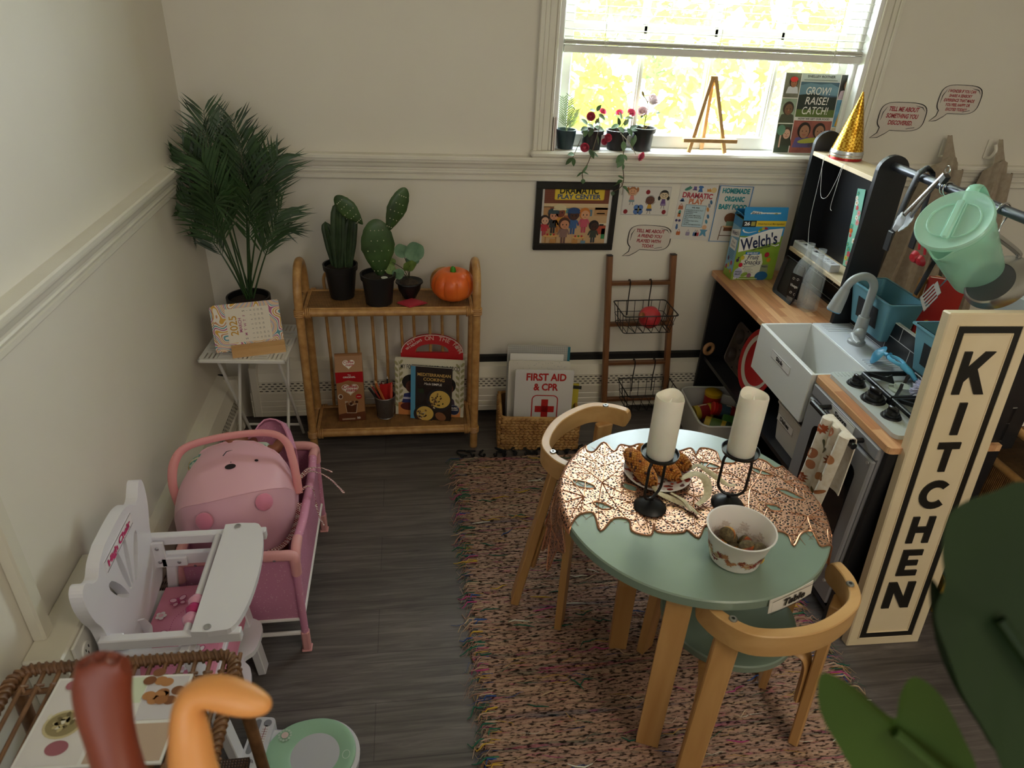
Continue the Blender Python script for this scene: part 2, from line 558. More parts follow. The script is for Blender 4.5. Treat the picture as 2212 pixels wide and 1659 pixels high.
for x in (-.40, .0, .42):
    c.tube([(x, -.0155, .0), (x, -.0155, .70)], .0009, n=5)
    c.tube([(x, .0155, .0), (x, .0155, .70)], .0009, n=5)
    random.seed(int(x*100)+50)
    c.tube(spline([(x+random.uniform(-.012, .012), -.016-random.uniform(0, .004), .03+random.uniform(-.006, .012)) for _ in range(9)], 4), .0008, n=5)
c.tube(spline([(.42, -.017, .03), (.44, -.019, .0), (.43, -.018, -.015), (.415, -.018, .005), (.43, -.019, .02), (.45, -.018, -.01), (.455, -.018, -.02)], 5), .001, n=5)
c.build('lift_cord', bl)
# ------------------------------------------------------------- baseboard heaters
HW = tex('noise', ((0.3, '#ddd6c6'), (0.7, '#e4decf')), nscale=5, rough=0.35)
def heater(name, label, L, M, x_open, ends):
    h = thing(name, label, 'heater')
    Q = M @ Matrix(((0, 0, 1, 0), (-1, 0, 0, 0), (0, 1, 0, 0), (0, 0, 0, 1)))
    prof = [(.022, .238), (.046, .230), (.062, .190), (.060, .188), (.064, .146), (.070, .143), (.070, .114), (.068, .111), (.070, .108), (.070, .090), (.068, .087), (.070, .084), (.070, .066), (.068, .063), (.070, .060), (.070, .040), (.05, .035), (.05, .045), (.02, .045)]
    MB(HW).prism(prof, L, None, Q).build('heater_cover', h)
    MB(mat('#0c0b0a', .8)).box((x_open+(L-x_open)/2, -.011, .15), (L-x_open, .021, .224), M=M).build('gap_shade_strip', h)  # solid black strip, painted as the darkness inside the open top gap
    if x_open > .05:
        MB(HW).prism([(0, .264), (.022, .258), (.046, .236), (.050, .222), (.02, .20), (0, .04)], x_open, None, Q).build('top_flange', h)
    c = MB(mat('#0b0a09', .8))
    n = int((L-.06)/.0215)
    for r in range(4):
        z = .181-.0100*r; d = .0606+.0009*r+.0004
        for k in range(n):
            x = .03+.0215*k+(.0107 if r % 2 else 0)
            pts = rrect(-.0062, -.0019, .0124, .0038, .0018, 2)
            c.add([M @ Vector((x+p[0], -d-.0004, z+p[1])) for p in pts], [tuple(range(len(pts)))])
    c.build('slot_shade_patches', h)  # flat black patches on the cover paint the shade of open slots
    for x in ends:
        MB(HW).box((x, -.036, .148), (.03, .074, .216), bev=.003, M=M).build('end_cap', h)
    return h
heater('baseboard_heater', 'cream baseboard heater along the wall under the window', 2.0, Matrix.Translation((.09, 0, 0)), .88, (.02,))
heater('baseboard_heater', 'cream baseboard heater along the plain wall beside the pink doll crib', 2.0, Matrix.Rotation(R_(90), 4, 'Z') @ Matrix.Translation((-2.12, 0, 0)), 1.99, (1.98,))
# ------------------------------------------------------------- raceway and outlet box on the side wall
ob = thing('outlet_box', 'cream surface mounted box with round sockets and a raised conduit', 'outlet box', (0, -1.40, .46))
oc = tex('noise', ((0.3, '#dcd6c4'), (0.7, '#e2dcca')), nscale=10, rough=0.35)
MB(oc).box((.035, 0, -.06), (.07, .28, .12), bev=.004).build('box_body', ob)
MB(oc).box((.0125, -.075, .28), (.025, .034, .565), bev=.004).build('conduit', ob)
MB(mat('#e9e6dd', .3)).box((.072, .0, -.06), (.006, .22, .105), bev=.003).build('cover_plate', ob)
for y in (-.075, -.02, .045):
    c = MB(mat('#efede6', .35))
    T = Matrix.Translation((.075, y, -.05)) @ Matrix.Rotation(R_(90), 4, 'Y')
    c.lathe([(0, .003), (.016, .003), (.017, .001), (.0175, -.002)], n=20, M=T)
    for a, b_ in ((-.006, .003), (.006, .003), (0, -.008)):
        c.box((.0785, y+a, -.05+b_), (.001, .002, .006), mat('#2a2826', .6))
    c.build('socket', ob)
# ------------------------------------------------------------- trees outside
def hedge(name, label, x0, x1, y0, y1, z0, z1, n, cols, sz):
    random.seed(len(name)+n)
    mt = tex('noise', tuple(cols), nscale=1.3, rough=0.6, spec=0.1)
    c = MB(mt)
    lp = [(0, -1), (.42, -.2), (.3, .5), (0, 1), (-.3, .5), (-.42, -.2)]
    cl = [(random.uniform(x0, x1), random.uniform(y0, y1), random.uniform(z0, z1), random.uniform(.25, .6)) for _ in range(n//60)]
    for k in range(n):
        q = random.choice(cl)
        d = Vector((random.gauss(0, 1), random.gauss(0, 1), random.gauss(0, 1))).normalized()*q[3]*random.uniform(.7, 1)
        T = Matrix.Translation(Vector(q[:3])+d) @ Euler((random.uniform(0, 6.3), random.uniform(-1.2, 1.2), random.uniform(0, 6.3))).to_matrix().to_4x4()
        s = sz*random.uniform(.6, 1.3)
        c.add([(p[0]*s, p[1]*s, .12*s*abs(p[1])) for p in lp], [(0, 1, 2, 3, 4, 5)], None, False, T)
    o = c.build(name)
    return tag(o, label, 'tree')
hedge('garden_tree', 'yellow-green leafy tree filling the lower panes outside the window', 0.6, 5.6, 4.2, 5.6, -1.5, 2.6, 7500, ((0.3, '#5f7a10'), (0.5, '#8f9a14'), (0.7, '#b0a01c')), .085)
hedge('garden_tree', 'paler tree standing farther behind the yellow one outside', 1.0, 7.2, 6.5, 8.0, -1.5, 4.6, 6000, ((0.3, '#5f8038'), (0.5, '#8a9c4c'), (0.7, '#a8a868')), .12)
gd = MB(tex('noise', ((0.3, '#8c9a4c'), (0.7, '#b9bd74')), nscale=2, rough=.9)).box((3, 9, -2.6), (40, 17, .2))
struct(gd, 'ground_outside')
# ============================================================= white metal stand, palm, calendar
WM = mat('#e8e6e0', 0.4)
st = thing('side_table', 'small white metal folding table with slotted top in the room corner', 'side table', (.168, -.235, 0), (0, 0, R_(-4)))
c = MB(WM)
S, hz = .14, .452
# slotted top: solid strips laid in a basket weave with open slots
c.box((0, -S+.004, hz-.006), (2*S, .008, .013), bev=.002); c.box((0, S-.004, hz-.006), (2*S, .008, .013), bev=.002)
c.box((-S+.004, 0, hz-.006), (.008, 2*S, .013), bev=.002); c.box((S-.004, 0, hz-.006), (.008, 2*S, .013), bev=.002)
nc = 5; cs = (2*S-.012)/nc
for i in range(nc):
    for j in range(nc):
        cx, cy2 = -S+.006+cs*(i+.5), -S+.006+cs*(j+.5)
        for k in range(4):
            t = -cs/2+cs*(k+.5)/4
            d = (cs*.155, cs, .002) if (i+j) % 2 == 0 else (cs, cs*.155, .002)
            p = (cx+t*1.02, cy2, hz-.001) if (i+j) % 2 == 0 else (cx, cy2+t*1.02, hz-.001)
            c.box(p, d)
        e = (cs, .007, .0016) if (i+j) % 2 == 0 else (.007, cs, .0016)
        for sg in (-1, 1):
            q = (cx, cy2+sg*(cs/2-.0035), hz-.0015) if (i+j) % 2 == 0 else (cx+sg*(cs/2-.0035), cy2, hz-.0015)
            c.box(q, e)
c.build('table_top', st)
for nm, x0, ya, yb in (('leg', -.075, .11, -.105), ('leg', .095, .11, -.105), ('leg', -.088, -.11, .105), ('leg', .108, -.11, .105)):
    MB(WM).tube([(x0, ya, hz-.012), (x0, yb, .005)], .0055, n=8).build(nm, st)
MB(WM).tube([(-.088, .079, .06), (.108, .079, .06)], .005, n=8).build('cross_bar', st)
MB(WM).tube([(-.075, -.075, .06), (.095, -.075, .06)], .005, n=8).build('cross_bar', st)

pm = thing('potted_palm', 'tall artificial palm with dense dark fronds in the room corner', 'potted plant', (.165, -.185, .452))
PB = mat('#121212', 0.45)
c = MB(PB)
c.lathe([(0, 0), (.052, 0), (.066, .125), (.072, .127), (.072, .147), (.066, .147), (.064, .128), (.0, .126)], n=28)
c.build('pot', pm)
MB(tex('noise', ((.3, '#1d1712'), (.7, '#3a2d22')), nscale=120, rough=.95, bump=.5)).lathe([(0, .138), (.03, .136), (.062, .129)], n=20).build('soil', pm)
PG = tex('noise', ((.3, '#22331d'), (.55, '#33502a'), (.8, '#4d6a3c')), nscale=9, rough=.45)
PGS = mat('#2f4a26', .5)
random.seed(11)
def frond(base, tip, bend, n, L, nm='frond', r=.0035, start=.38, par=None, m1=PG, m2=PGS, wd=.0034):
    c = MB(m1)
    b, t = Vector(base), Vector(tip)
    mid = (b+t)/2+Vector(bend)
    P = [b*(1-u)**2+mid*2*u*(1-u)+t*u*u for u in [k/30 for k in range(31)]]
    c.tube(P, [r*(1-.75*k/30) for k in range(31)], m2, n=5)
    for k in range(n):
        u = start+(1-start)*(k+.5)/n
        i = min(29, int(u*30)); p = P[i].lerp(P[i+1], u*30-i)
        tg = (P[i+1]-P[i]).normalized()
        sd = tg.cross(Vector((0.25, -1, .25))).normalized()
        for sg in (-1, 1):
            ll = L*(.55+.6*sin(pi*min(1, .15+.9*(u-start)/(1-start))))*random.uniform(.85, 1.1)
            dr = (tg*random.uniform(.75, 1.0)+sd*sg*random.uniform(.55, .8)+Vector((0, random.uniform(-.35, .15), .1))).normalized()
            q1 = p+dr*ll*.5; q2 = p+dr*ll+Vector((0, 0, -ll*random.uniform(.08, .35)))+tg*ll*.1
            nn = dr.cross(tg).normalized(); wv = dr.cross(nn).normalized()*wd
            a = p.lerp(q1, .5)
            for q in (q1, q2, a):
                q.x = max(q.x, -pm.location.x+.012) if par is pm else q.x
                q.y = min(q.y, -pm.location.y-.05) if par is pm else q.y
            c.add([p, a+wv*.9, q1+wv, q2, q1-wv, a-wv*.9, a+nn*.001], [(0, 1, 6), (1, 2, 6), (2, 3, 4), (2, 4, 6), (4, 5, 6), (5, 0, 6)])
    return c.build(nm, par)
for (tx, tz, ty), bend, n, L in (
    ((-.055, .735, .03), (-.02, -.03, .1), 26, .15), ((.02, .70, .06), (.02, .02, .08), 26, .15), ((-.125, .62, .0), (-.02, 0, .16), 26, .15),
    ((.145, .60, .03), (.0, .0, .14), 26, .145), ((.10, .60, .08), (.03, .0, .10), 24, .14), ((.145, .45, -.03), (.03, -.05, .13), 24, .13),
    ((-.135, .47, -.06), (-.0, -.05, .17), 24, .14), ((-.14, .36, .04), (-.02, 0, .14), 22, .12), ((-.02, .50, -.14), (-.04, -.06, .20), 26, .14),
    ((.125, .36, .06), (.02, .03, .12), 20, .11), ((-.085, .66, .09), (.0, .03, .12), 24, .14), ((.075, .52, -.10), (.02, -.04, .16), 24, .13),
    ((-.06, .60, -.06), (-.01, -.02, .16), 26, .15), ((.05, .66, .0), (.02, 0, .12), 26, .15)):
    frond((random.uniform(-.012, .012), random.uniform(-.012, .012), .125), (tx, ty, tz), bend, n, L, par=pm)

cl = thing('desk_calendar', 'swirl-patterned desk calendar card standing in a wooden block on the white table', 'calendar', (.205, -.318, .452), (0, 0, R_(14)))
wd = wood('#c99a63', '#dbb27c', 'x')
c = MB(wd)
c.prism([(-.022, 0), (.026, 0), (.026, .03), (.004, .033), (.001, .016), (-.006, .016), (-.003, .031), (-.02, .027)], .168, None, Matrix(((0, 0, 1, -.084), (1, 0, 0, 0), (0, 1, 0, 0), (0, 0, 0, 1))))
c.build('wooden_holder', cl)
def swirl_mat():
    mt = bpy.data.materials.new('swirl_print'); mt.use_nodes = True
    nt = mt.node_tree; b = nt.nodes['Principled BSDF']; b.inputs['Roughness'].default_value = .5
    tc = N(nt, 'ShaderNodeTexCoord'); no = N(nt, 'ShaderNodeTexNoise'); no.inputs['Scale'].default_value = 11; no.inputs['Detail'].default_value = .6
    nt.links.new(tc.outputs['Object'], no.inputs['Vector'])
    mu = N(nt, 'ShaderNodeMath', operation='MULTIPLY'); mu.inputs[1].default_value = 13
    fr = N(nt, 'ShaderNodeMath', operation='FRACT')
    nt.links.new(no.outputs['Fac'], mu.inputs[0]); nt.links.new(mu.outputs[0], fr.inputs[0])
    r = ramp(nt, ((0, '#efe6da'), (.13, '#d9a53a'), (.26, '#efe6da'), (.39, '#b8618c'), (.52, '#efe6da'), (.63, '#5f9aa8'), (.76, '#efe6da'), (.88, '#c98a5a')), fr.outputs[0], 'CONSTANT')
    nt.links.new(r.outputs[0], b.inputs['Base Color'])
    return mt
crd = thing_card = MB(swirl_mat())
T = Matrix.Translation((-.125, .004, .016)) @ Matrix.Rotation(R_(-18), 4, 'X') @ Matrix(((1, 0, 0, 0), (0, 0, -1, 0), (0, 1, 0, 0), (0, 0, 0, 1)))
c = MB(swirl_mat()); c.prism(rrect(0, 0, .208, .152, .008), .004, None, T, z0=-.004)
c.prism(rrect(-.007, -.004, .208, .152, .008), .002, None, T, z0=-.0085)
O = T @ Vector((0, 0, .0006)); U = (T.to_3x3() @ Vector((1, 0, 0))); V = (T.to_3x3() @ Vector((0, 1, 0)))
a = c.art(O, U, V)
pa = mat('#ece2d2', .6)
a.rect(.038, .024, .136, .112, pa, 1)
ink, gold, plum = mat('#6a5a55', .6), mat('#cf9a2e', .6), mat('#a8447a', .6)
a.text('2025', .070, .080, .024, gold, 2, off=.01, rot=R_(90)); a.text('MARCH', .084, .080, .010, plum, 2, off=.01, rot=R_(90))
for k, ch in enumerate('SMTWTFS'): a.text(ch, .098, .034+.0153*k, .008, plum if k % 6 else ink, 2, rot=R_(90), off=.01)
d = 1
for wk in range(6):
    for dw in range(7):
        if wk == 0 and dw < 6 or d > 31: continue
        a.text(str(d), .108+.0115*wk, .034+.0153*dw, .0055, ink, 2, rot=R_(90)); d += 1
c.build('calendar_card', cl)
# ============================================================= rattan shelf
RT = tex('noise', ((.3, '#a97a45'), (.6, '#c3955c'), (.8, '#cfa56d')), scale=(14, 14, 14), nscale=3, rough=.35, detail=4)
def weave(c1, c2, c3, s=1.0, bump=.8):
    key = ('weave', c1, c2, s)
    if key in MC: return MC[key]
    mt = bpy.data.materials.new('woven_cane'); mt.use_nodes = True
    nt = mt.node_tree; b = nt.nodes['Principled BSDF']; b.inputs['Roughness'].default_value = .55
    tc = N(nt, 'ShaderNodeTexCoord')
    mp = N(nt, 'ShaderNodeMapping'); mp.inputs['Scale'].default_value = (s, s, s)
    nt.links.new(tc.outputs['Object'], mp.inputs[0])
    w1 = N(nt, 'ShaderNodeTexWave'); w1.bands_direction = 'X'; w1.inputs['Scale'].default_value = 60; w1.inputs['Distortion'].default_value = 1.2
    w2 = N(nt, 'ShaderNodeTexWave'); w2.bands_direction = 'Y'; w2.inputs['Scale'].default_value = 60; w2.inputs['Distortion'].default_value = 1.2
    ck = N(nt, 'ShaderNodeTexNoise'); ck.inputs['Scale'].default_value = 35
    for n in (w1, w2, ck): nt.links.new(mp.outputs[0], n.inputs['Vector'])
    mx = N(nt, 'ShaderNodeMath', operation='MULTIPLY')
    nt.links.new(w1.outputs['Fac'], mx.inputs[0]); nt.links.new(w2.outputs['Fac'], mx.inputs[1])
    ad = N(nt, 'ShaderNodeMath', operation='ADD'); nt.links.new(mx.outputs[0], ad.inputs[0])
    m2 = N(nt, 'ShaderNodeMath', operation='MULTIPLY'); m2.inputs[1].default_value = .6
    nt.links.new(ck.outputs['Fac'], m2.inputs[0]); nt.links.new(m2.outputs[0], ad.inputs[1])
    r = ramp(nt, ((.25, c1), (.6, c2), (1.0, c3)), ad.outputs[0])
    nt.links.new(r.outputs[0], b.inputs['Base Color'])
    bn = N(nt, 'ShaderNodeBump'); bn.inputs['Strength'].default_value = bump; bn.inputs['Distance'].default_value = .002
    nt.links.new(mx.outputs[0], bn.inputs['Height']); nt.links.new(bn.outputs[0], b.inputs['Normal'])
    MC[key] = mt
    return mt
CANE = weave('#5f3f20', '#9a6d3b', '#bd925a')
sh = thing('rattan_shelf', 'two tier rattan shelf with arched ends under the plain wall', 'shelf', (.6375, -.175, 0))
hx, hy = .298, .088
for sg in (-1, 1):
    x = sg*hx
    pts = [(x, -hy, 0), (x, -hy, .3), (x, -hy, .60)]+[(x, -hy*cos(R_(t)), .60+.115*sin(R_(t))) for t in range(12, 180, 12)]+[(x, hy, .60), (x, hy, .3), (x, hy, 0)]
    MB(RT).tube(pts, .0145, n=12).build('arched_post', sh)
    c = MB(mat('#b88a54', .4))
    for z in (.08, .568):
        for y in (-hy, hy):
            for k in range(4): c.tube(arc((x, y, z-.010+.0065*k), .0160, 0, 360, 12), .0035, n=5, closed=False)
            for k in range(3): c.tube(arc((x-sg*(.022+.006*k), y, z), .0160, 0, 360, 12, (0, 1, 0), (0, 0, 1)), .0033, n=5)
    c.build('cane_binding', sh)
for z in (.08, .568):
    for y in (-hy, hy):
        MB(RT).tube([(-hx, y, z), (hx, y, z)], .0135, n=12).build('shelf_rail', sh)
    for x in (-hx, hx):
        MB(RT).tube([(x, -hy, z), (x, hy, z)], .011, n=10).build('shelf_rail', sh)
    c = MB(CANE)
    c.box((0, 0, z+.009), (2*hx-.02, 2*hy-.01, .006))
    c.build('woven_panel', sh)
    c = MB(RT)
    for y in (-hy+.006, hy-.010): c.box((0, y, z+.0125), (2*hx-.02, .009, .006), bev=.002)
    for x in (-hx+.018, hx-.018): c.box((x, 0, z+.0125), (.012, 2*hy-.014, .006), bev=.002)
    c.build('panel_edging', sh)
for k in range(10):
    x = -.235+.0525*k+(.006 if k % 2 else 0)
    MB(RT).tube([(x, hy-.002, .088), (x+.004, hy-.002, .3), (x-.001, hy-.002, .56)], .0058, n=7).build('spindle', sh)
for x in (-.188, .0, .193):
    MB(RT).tube([(x-.042, hy, .575), (x-.044, hy, .605)]+[(x-.044*cos(R_(t)), hy, .615+.044*sin(R_(t))) for t in range(0, 181, 15)]+[(x+.044, hy, .605), (x+.042, hy, .575)], .0058, n=7).build('back_loop', sh)
ZT, ZB = .5835, .0955
# ============================================================= things on the shelf top
def plant_pot(par, r0, r1, h, lip=.006, m=PB):
    MB(m).lathe([(0, 0), (r0, 0), (r1-.003, h-.02), (r1+lip*.3, h-.018), (r1+lip*.6, h), (r1-.002, h), (r1-.004, h-.018), (0, h-.02)], n=28).build('pot', par)
    MB(tex('noise', ((.3, '#191410'), (.7, '#352a20')), nscale=150, rough=.95, bump=.5)).lathe([(0, h-.006), (r1*.5, h-.008), (r1-.005, h-.014)], n=20).build('soil', par)
CG = tex('noise', ((.3, '#1f2d18'), (.6, '#33472a'), (.8, '#4c5a3b')), nscale=18, rough=.55, bump=.15)
k1 = thing('columnar_cactus', 'ribbed columnar cactus cluster in a black pot at the shelf end', 'potted plant', (.474, -.155, ZT))
plant_pot(k1, .041, .056, .118)
def column(x, y, h, r, lean):
    c = MB(CG); ribs = 11; n = ribs*4; prof = []
    for i in range(15):
        t = i/14
        prof.append((r*(.62+.55*min(1, t*2.2))*(1 if t < .8 else math.sqrt(max(0, 1-((t-.8)/.2)**2))), t*h))
    vs, fs = [], []
    for i, (rr, z) in enumerate(prof):
        for k in range(n):
            a = 2*pi*k/n; q = max(rr, .0006)*(1+.13*cos(ribs*a))
            vs.append((x+q*cos(a)+lean[0]*(z/h)**1.3, y+q*sin(a)+lean[1]*(z/h)**1.3, .098+z))
    for i in range(len(prof)-1):
        for k in range(n): fs.append((i*n+k, i*n+(k+1) % n, (i+1)*n+(k+1) % n, (i+1)*n+k))
    c.add(vs, fs, None, True)
    return c.build('cactus_stem', k1)
column(-.004, -.010, .238, .0195, (.016, -.005)); column(-.018, .006, .165, .0145, (-.020, 0)); column(.026, -.002, .185, .0185, (.022, 0)); column(.012, .025, .105, .017, (.004, .005))
k2 = thing('prickly_pear', 'prickly pear cactus with flat green pads in a black pot', 'potted plant', (.602, -.212, ZT))
plant_pot(k2, .045, .057, .105)
GP = tex('noise', ((.3, '#27391c'), (.6, '#3d5a2b'), (.85, '#55703a')), nscale=14, rough=.4, bump=.1)
def pad(par, base, tip, w, th, tilt=0.0, seed=0):
    random.seed(seed)
    b, t = Vector(base), Vector(tip); ax = (t-b); L = ax.length; ax.normalize()
    sd = Vector((0, -1, 0)).cross(ax).normalized(); sd = (Matrix.Rotation(tilt, 3, ax) @ sd).normalized(); nn = ax.cross(sd)
    c = MB(GP); n = 44; rows = 8; vs, fs = [], []
    out = []
    for k in range(n):
        a = 2*pi*k/n
        y = .5-.5*cos(a); wv = sin(a)*(.32+.68*min(1, y*1.9)**.8)
        bump = 1+.022*sin(a*17)
        out.append((wv*w/2*bump, y*L))
    vs.append(b+ax*L*.55+nn*th); 
    for i in range(1, rows+1):
        f = i/rows
        for (q, y) in out: vs.append(b+ax*(L*.55+(y-L*.55)*f)+sd*q*f+nn*(th*math.sqrt(max(0, 1-f*f))))
    top = len(vs)
    vs.append(b+ax*L*.55-nn*th)
    for i in range(1, rows):
        f = i/rows
        for (q, y) in out: vs.append(b+ax*(L*.55+(y-L*.55)*f)+sd*q*f-nn*(th*math.sqrt(max(0, 1-f*f))))
    for k in range(n):
        k2_ = (k+1) % n
        fs.append((0, 1+k, 1+k2_))
        for i in range(rows-1): fs.append((1+i*n+k, 1+(i+1)*n+k, 1+(i+1)*n+k2_, 1+i*n+k2_))
        fs.append((top, top+1+k2_, top+1+k))
        for i in range(rows-2): fs.append((top+1+i*n+k2_, top+1+(i+1)*n+k2_, top+1+(i+1)*n+k, top+1+i*n+k))
        e = rows-1
        fs.append((top+1+(rows-2)*n+k2_, 1+e*n+k2_, 1+e*n+k, top+1+(rows-2)*n+k))
    c.add(vs, fs, None, True)
    sp = mat('#c9c4a8', .7)
    for i in range(5):
        for j in range(4):
            u = .15+.17*i; v = (-.6+.4*j+(.2 if i % 2 else 0))
            if abs(v) > .8: continue
            ww = w/2*sin(pi*u)**.8
            p = b+ax*(u*L)+sd*(v*ww)+nn*(th*math.sqrt(max(0.02, 1-min(1, (abs(v)*.95)**2)))*.96)
            c.ball(p, .0018, sp, 5, 4)
    o = c.build('cactus_pad', par)
    return o
def pads():
    pad(k2, (.008, 0, .088), (.002, .0, .292), .112, .014, .05, 1)
    pad(k2, (-.040, .004, .272), (-.122, .01, .362), .062, .010, -.15, 2)
    pad(k2, (.036, .002, .245), (.100, .01, .392), .066, .010, .2, 3)
pads()
MB(mat('#d9dcd2', .6)).lathe([(0, .002), (.011, .002), (.011, 0), (0, 0)], n=16, c=(.022, -.02, .096)).build('plant_tag', k2)
k3 = thing('pilea_plant', 'small round-leaved plant in a black bowl pot beside the pumpkin', 'potted plant', (.706, -.168, ZT))
MB(PB).lathe([(0, 0), (.022, 0), (.026, .008), (.038, .03), (.042, .052), (.048, .056), (.047, .060), (.041, .056), (.0, .052)], n=28).build('pot', k3)
MB(tex('noise', ((.3, '#241c15'), (.7, '#4a3c2e')), nscale=150, rough=.95, bump=.5)).lathe([(0, .070), (.012, .066), (.03, .056), (.041, .053)], n=20).build('soil', k3)
LG = tex('noise', ((.3, '#4f7256'), (.6, '#6f9070'), (.8, '#8aa685')), nscale=25, rough=.5)
LG2 = tex('noise', ((.3, '#4d6a2c'), (.7, '#78934a')), nscale=25, rough=.5)
for (x, z, y, r, mt, nx, nz) in ((.020, .168, -.006, .034, LG, -.2, .5), (-.022, .166, .01, .026, LG, .2, .75), (-.062, .110, -.02, .018, LG2, .2, .3), (-.036, .096, -.03, .021, LG, .1, -.1), (.004, .120, -.02, .024, LG2, .3, -.3), (.014, .136, .012, .024, LG, 0, .9), (-.055, .128, .0, .014, LG2, .5, .2)):
    nr = Vector((nx, -.8, nz)).normalized(); ax = nr.orthogonal().normalized(); ay = nr.cross(ax)
    ctr = Vector((x, y, z)); c = MB(mt); n = 20
    vs = [ctr-nr*r*.18]+[ctr+ax*r*.5*cos(2*pi*k/n)+ay*r*.5*sin(2*pi*k/n)-nr*r*.02 for k in range(n)]+[ctr+ax*r*cos(2*pi*k/n)*(1+.05*sin(5*k))+ay*r*sin(2*pi*k/n)-nr*r*.1*(1+sin(k*1.3)) for k in range(n)]
    c.add(vs, [(0, 1+k, 1+(k+1) % n) for k in range(n)]+[(1+k, 1+n+k, 1+n+(k+1) % n, 1+(k+1) % n) for k in range(n)], None, True)
    c.tube(spline([(.0, .0, .066), (x*.35, y*.4, .066+(z-.066)*.6), tuple(ctr-nr*r*.18)], 5), .0013, mat('#3a3a26', .6), n=5)
    c.build('leaf', k3)
def pumpkin():
    o = thing('pumpkin', 'glossy orange toy pumpkin with a green stem on the shelf end', 'pumpkin', (.857, -.195, ZT))
    c = MB(tex('noise', ((.3, '#d9581d'), (.7, '#f07a30')), nscale=9, rough=.32, coat=.3))
    n, mrow, rb = 72, 22, 9; vs, fs = [], []
    for i in range(mrow+1):
        t = pi*i/mrow
        for k in range(n):
            a = 2*pi*k/n
            g = 1-.075*(1-abs(sin(a*rb/2)))**2.2*sin(t)
            rr = .076*g*sin(t)**.78
            zz = .058-.057*cos(t)-.014*math.exp(-(rr/.022)**2)*(1 if t > pi/2 else -.6)
            vs.append((rr*cos(a), rr*sin(a)*.95, zz))
    for i in range(mrow):
        for k in range(n): fs.append((i*n+k, i*n+(k+1) % n, (i+1)*n+(k+1) % n, (i+1)*n+k))
    c.add(vs, fs, None, True); c.build('pumpkin_body', o)
    MB(mat('#3c8a22', .4)).tube([(0, 0, .094), (0, 0, .106), (-.001, -.002, .118), (-.001, -.002, .123)], [.013, .0105, .009, .004], n=10).build('stem', o)
pumpkin()
ev = MB(mat('#b8323f', .55))
ev.prism([(-.054, -.002), (-.010, -.040), (.052, -.001), (-.004, .038)], .0018, None, Matrix.Rotation(R_(1), 4, 'Y'))
ev.prism([(-.050, .004), (-.012, -.034), (.046, -.0), (-.002, .036)], .0015, mat('#c23a48', .55), z0=.0022)
tag(ev.build('red_envelope', None, (.716, -.226, ZT+.001)), 'red paper envelope lying flat in front of the round-leaved plant', 'envelope')
# ============================================================= things on the lower shelf
cm = thing('creamer_carton', 'tall brown and red coffee creamer carton on the lower rattan shelf', 'carton', (.478, -.165, ZB), (0, 0, R_(3)))
KB = tex('noise', ((.3, '#9b6a44'), (.7, '#b8895c')), nscale=4, rough=.45)
c = MB(KB)
c.box((0, 0, .105), (.098, .078, .21), bev=.0015)
c.prism([(-.039, .21), (.039, .21), (.004, .258), (.004, .266), (-.004, .266), (-.004, .258)], .098, None, Matrix(((0, 0, 1, -.049), (1, 0, 0, 0), (0, 1, 0, 0), (0, 0, 0, 1))))
a = c.art((-.049, -.0392, 0), (1, 0, 0), (0, 0, 1))
red, wht, dk = mat('#b3121c', .45), mat('#f3ece2', .5), mat('#6b3a22', .5)
a.poly([(0, .21), (0, .165), (.02, .168), (.045, .176), (.07, .168), (.098, .165), (.098, .21)], red, 1)
def heart(a, cx, cy, s, mt, l):
    pts = []
    for k in range(28):
        t = 2*pi*k/28
        pts.append((cx+s*.062*16*sin(t)**3, cy+s*.055*(13*cos(t)-5*cos(2*t)-2*cos(3*t)-cos(4*t))))
    a.poly(pts, mt, l)
heart(a, .049, .139, .031, wht, 2); heart(a, .049, .139, .029, mat('#c9a580', .5), 3); heart(a, .049, .139, .0265, wht, 4)
a.text('Coffee', .049, .143, .014, red, 5, off=.02, shear=.15); a.text('mate', .053, .129, .014, red, 5, off=.02, shear=.15)
a.text('The', .049, .196, .005, wht, 3, off=.02); a.text('ORIGINAL', .049, .186, .007, wht, 3, off=.03)
a.ell(.078, .105, .011, .011, red, 2); a.rect(.071, .104, .014, .002, wht, 3)
a.poly([(0, 0), (.098, 0), (.098, .04), (.06, .034), (.03, .036), (0, .03)], dk, 1)
a.poly([(.026, .088), (.030, .035), (.066, .033), (.074, .086)], mat('#c8b49c', .3), 2); a.poly([(.029, .078), (.032, .038), (.064, .036), (.070, .074), (.05, .066)], mat('#5a3018', .4), 3)
for k in range(6): a.ell(.034+.007*k, .076+.006*(k % 2), .006, .006, mat(('#7a4a2a', '#b58a64', '#452110')[k % 3], .5), 4)
a.ell(.012, .108, .009, .011, mat('#e7ded2', .4), 2); a.ell(.013, .108, .006, .008, mat('#6a3f2a', .4), 3)
a.text('50', .073, .008, .009, wht, 3, off=.03); a.rect(.012, .010, .048, .002, mat('#d8c3a8', .5), 3); a.rect(.012, .006, .048, .002, mat('#d8c3a8', .5), 3)
sl = math.atan2(.048, .035)
a = c.art((-.049, -.0394, .21), (1, 0, 0), (0, cos(sl), sin(sl)))
heart(a, .049, .030, .022, wht, 1); a.text('Coffee', .049, .032, .010, red, 2, off=.02, shear=.15); a.text('mate', .052, .022, .010, red, 2, off=.02, shear=.15)
c.build('carton_body', cm)
cup = thing('pencil_cup', 'grey wire mesh pencil cup standing between the carton and the books', 'cup', (.603, -.175, ZB))
MS = tex('checker', ((0, '#4a4848'), (1, '#8d8a88')), nscale=420, rough=.4, metal=.7)
c = MB(MS); c.lathe([(0, .001), (.029, .001), (.031, .004), (.040, .092), (.0385, .092), (.0295, .005), (0, .004)], n=28)
c.tube(arc((0, 0, .092), .0395, 0, 360, 28), .002, mat('#8f8c8a', .35, .8), n=6)
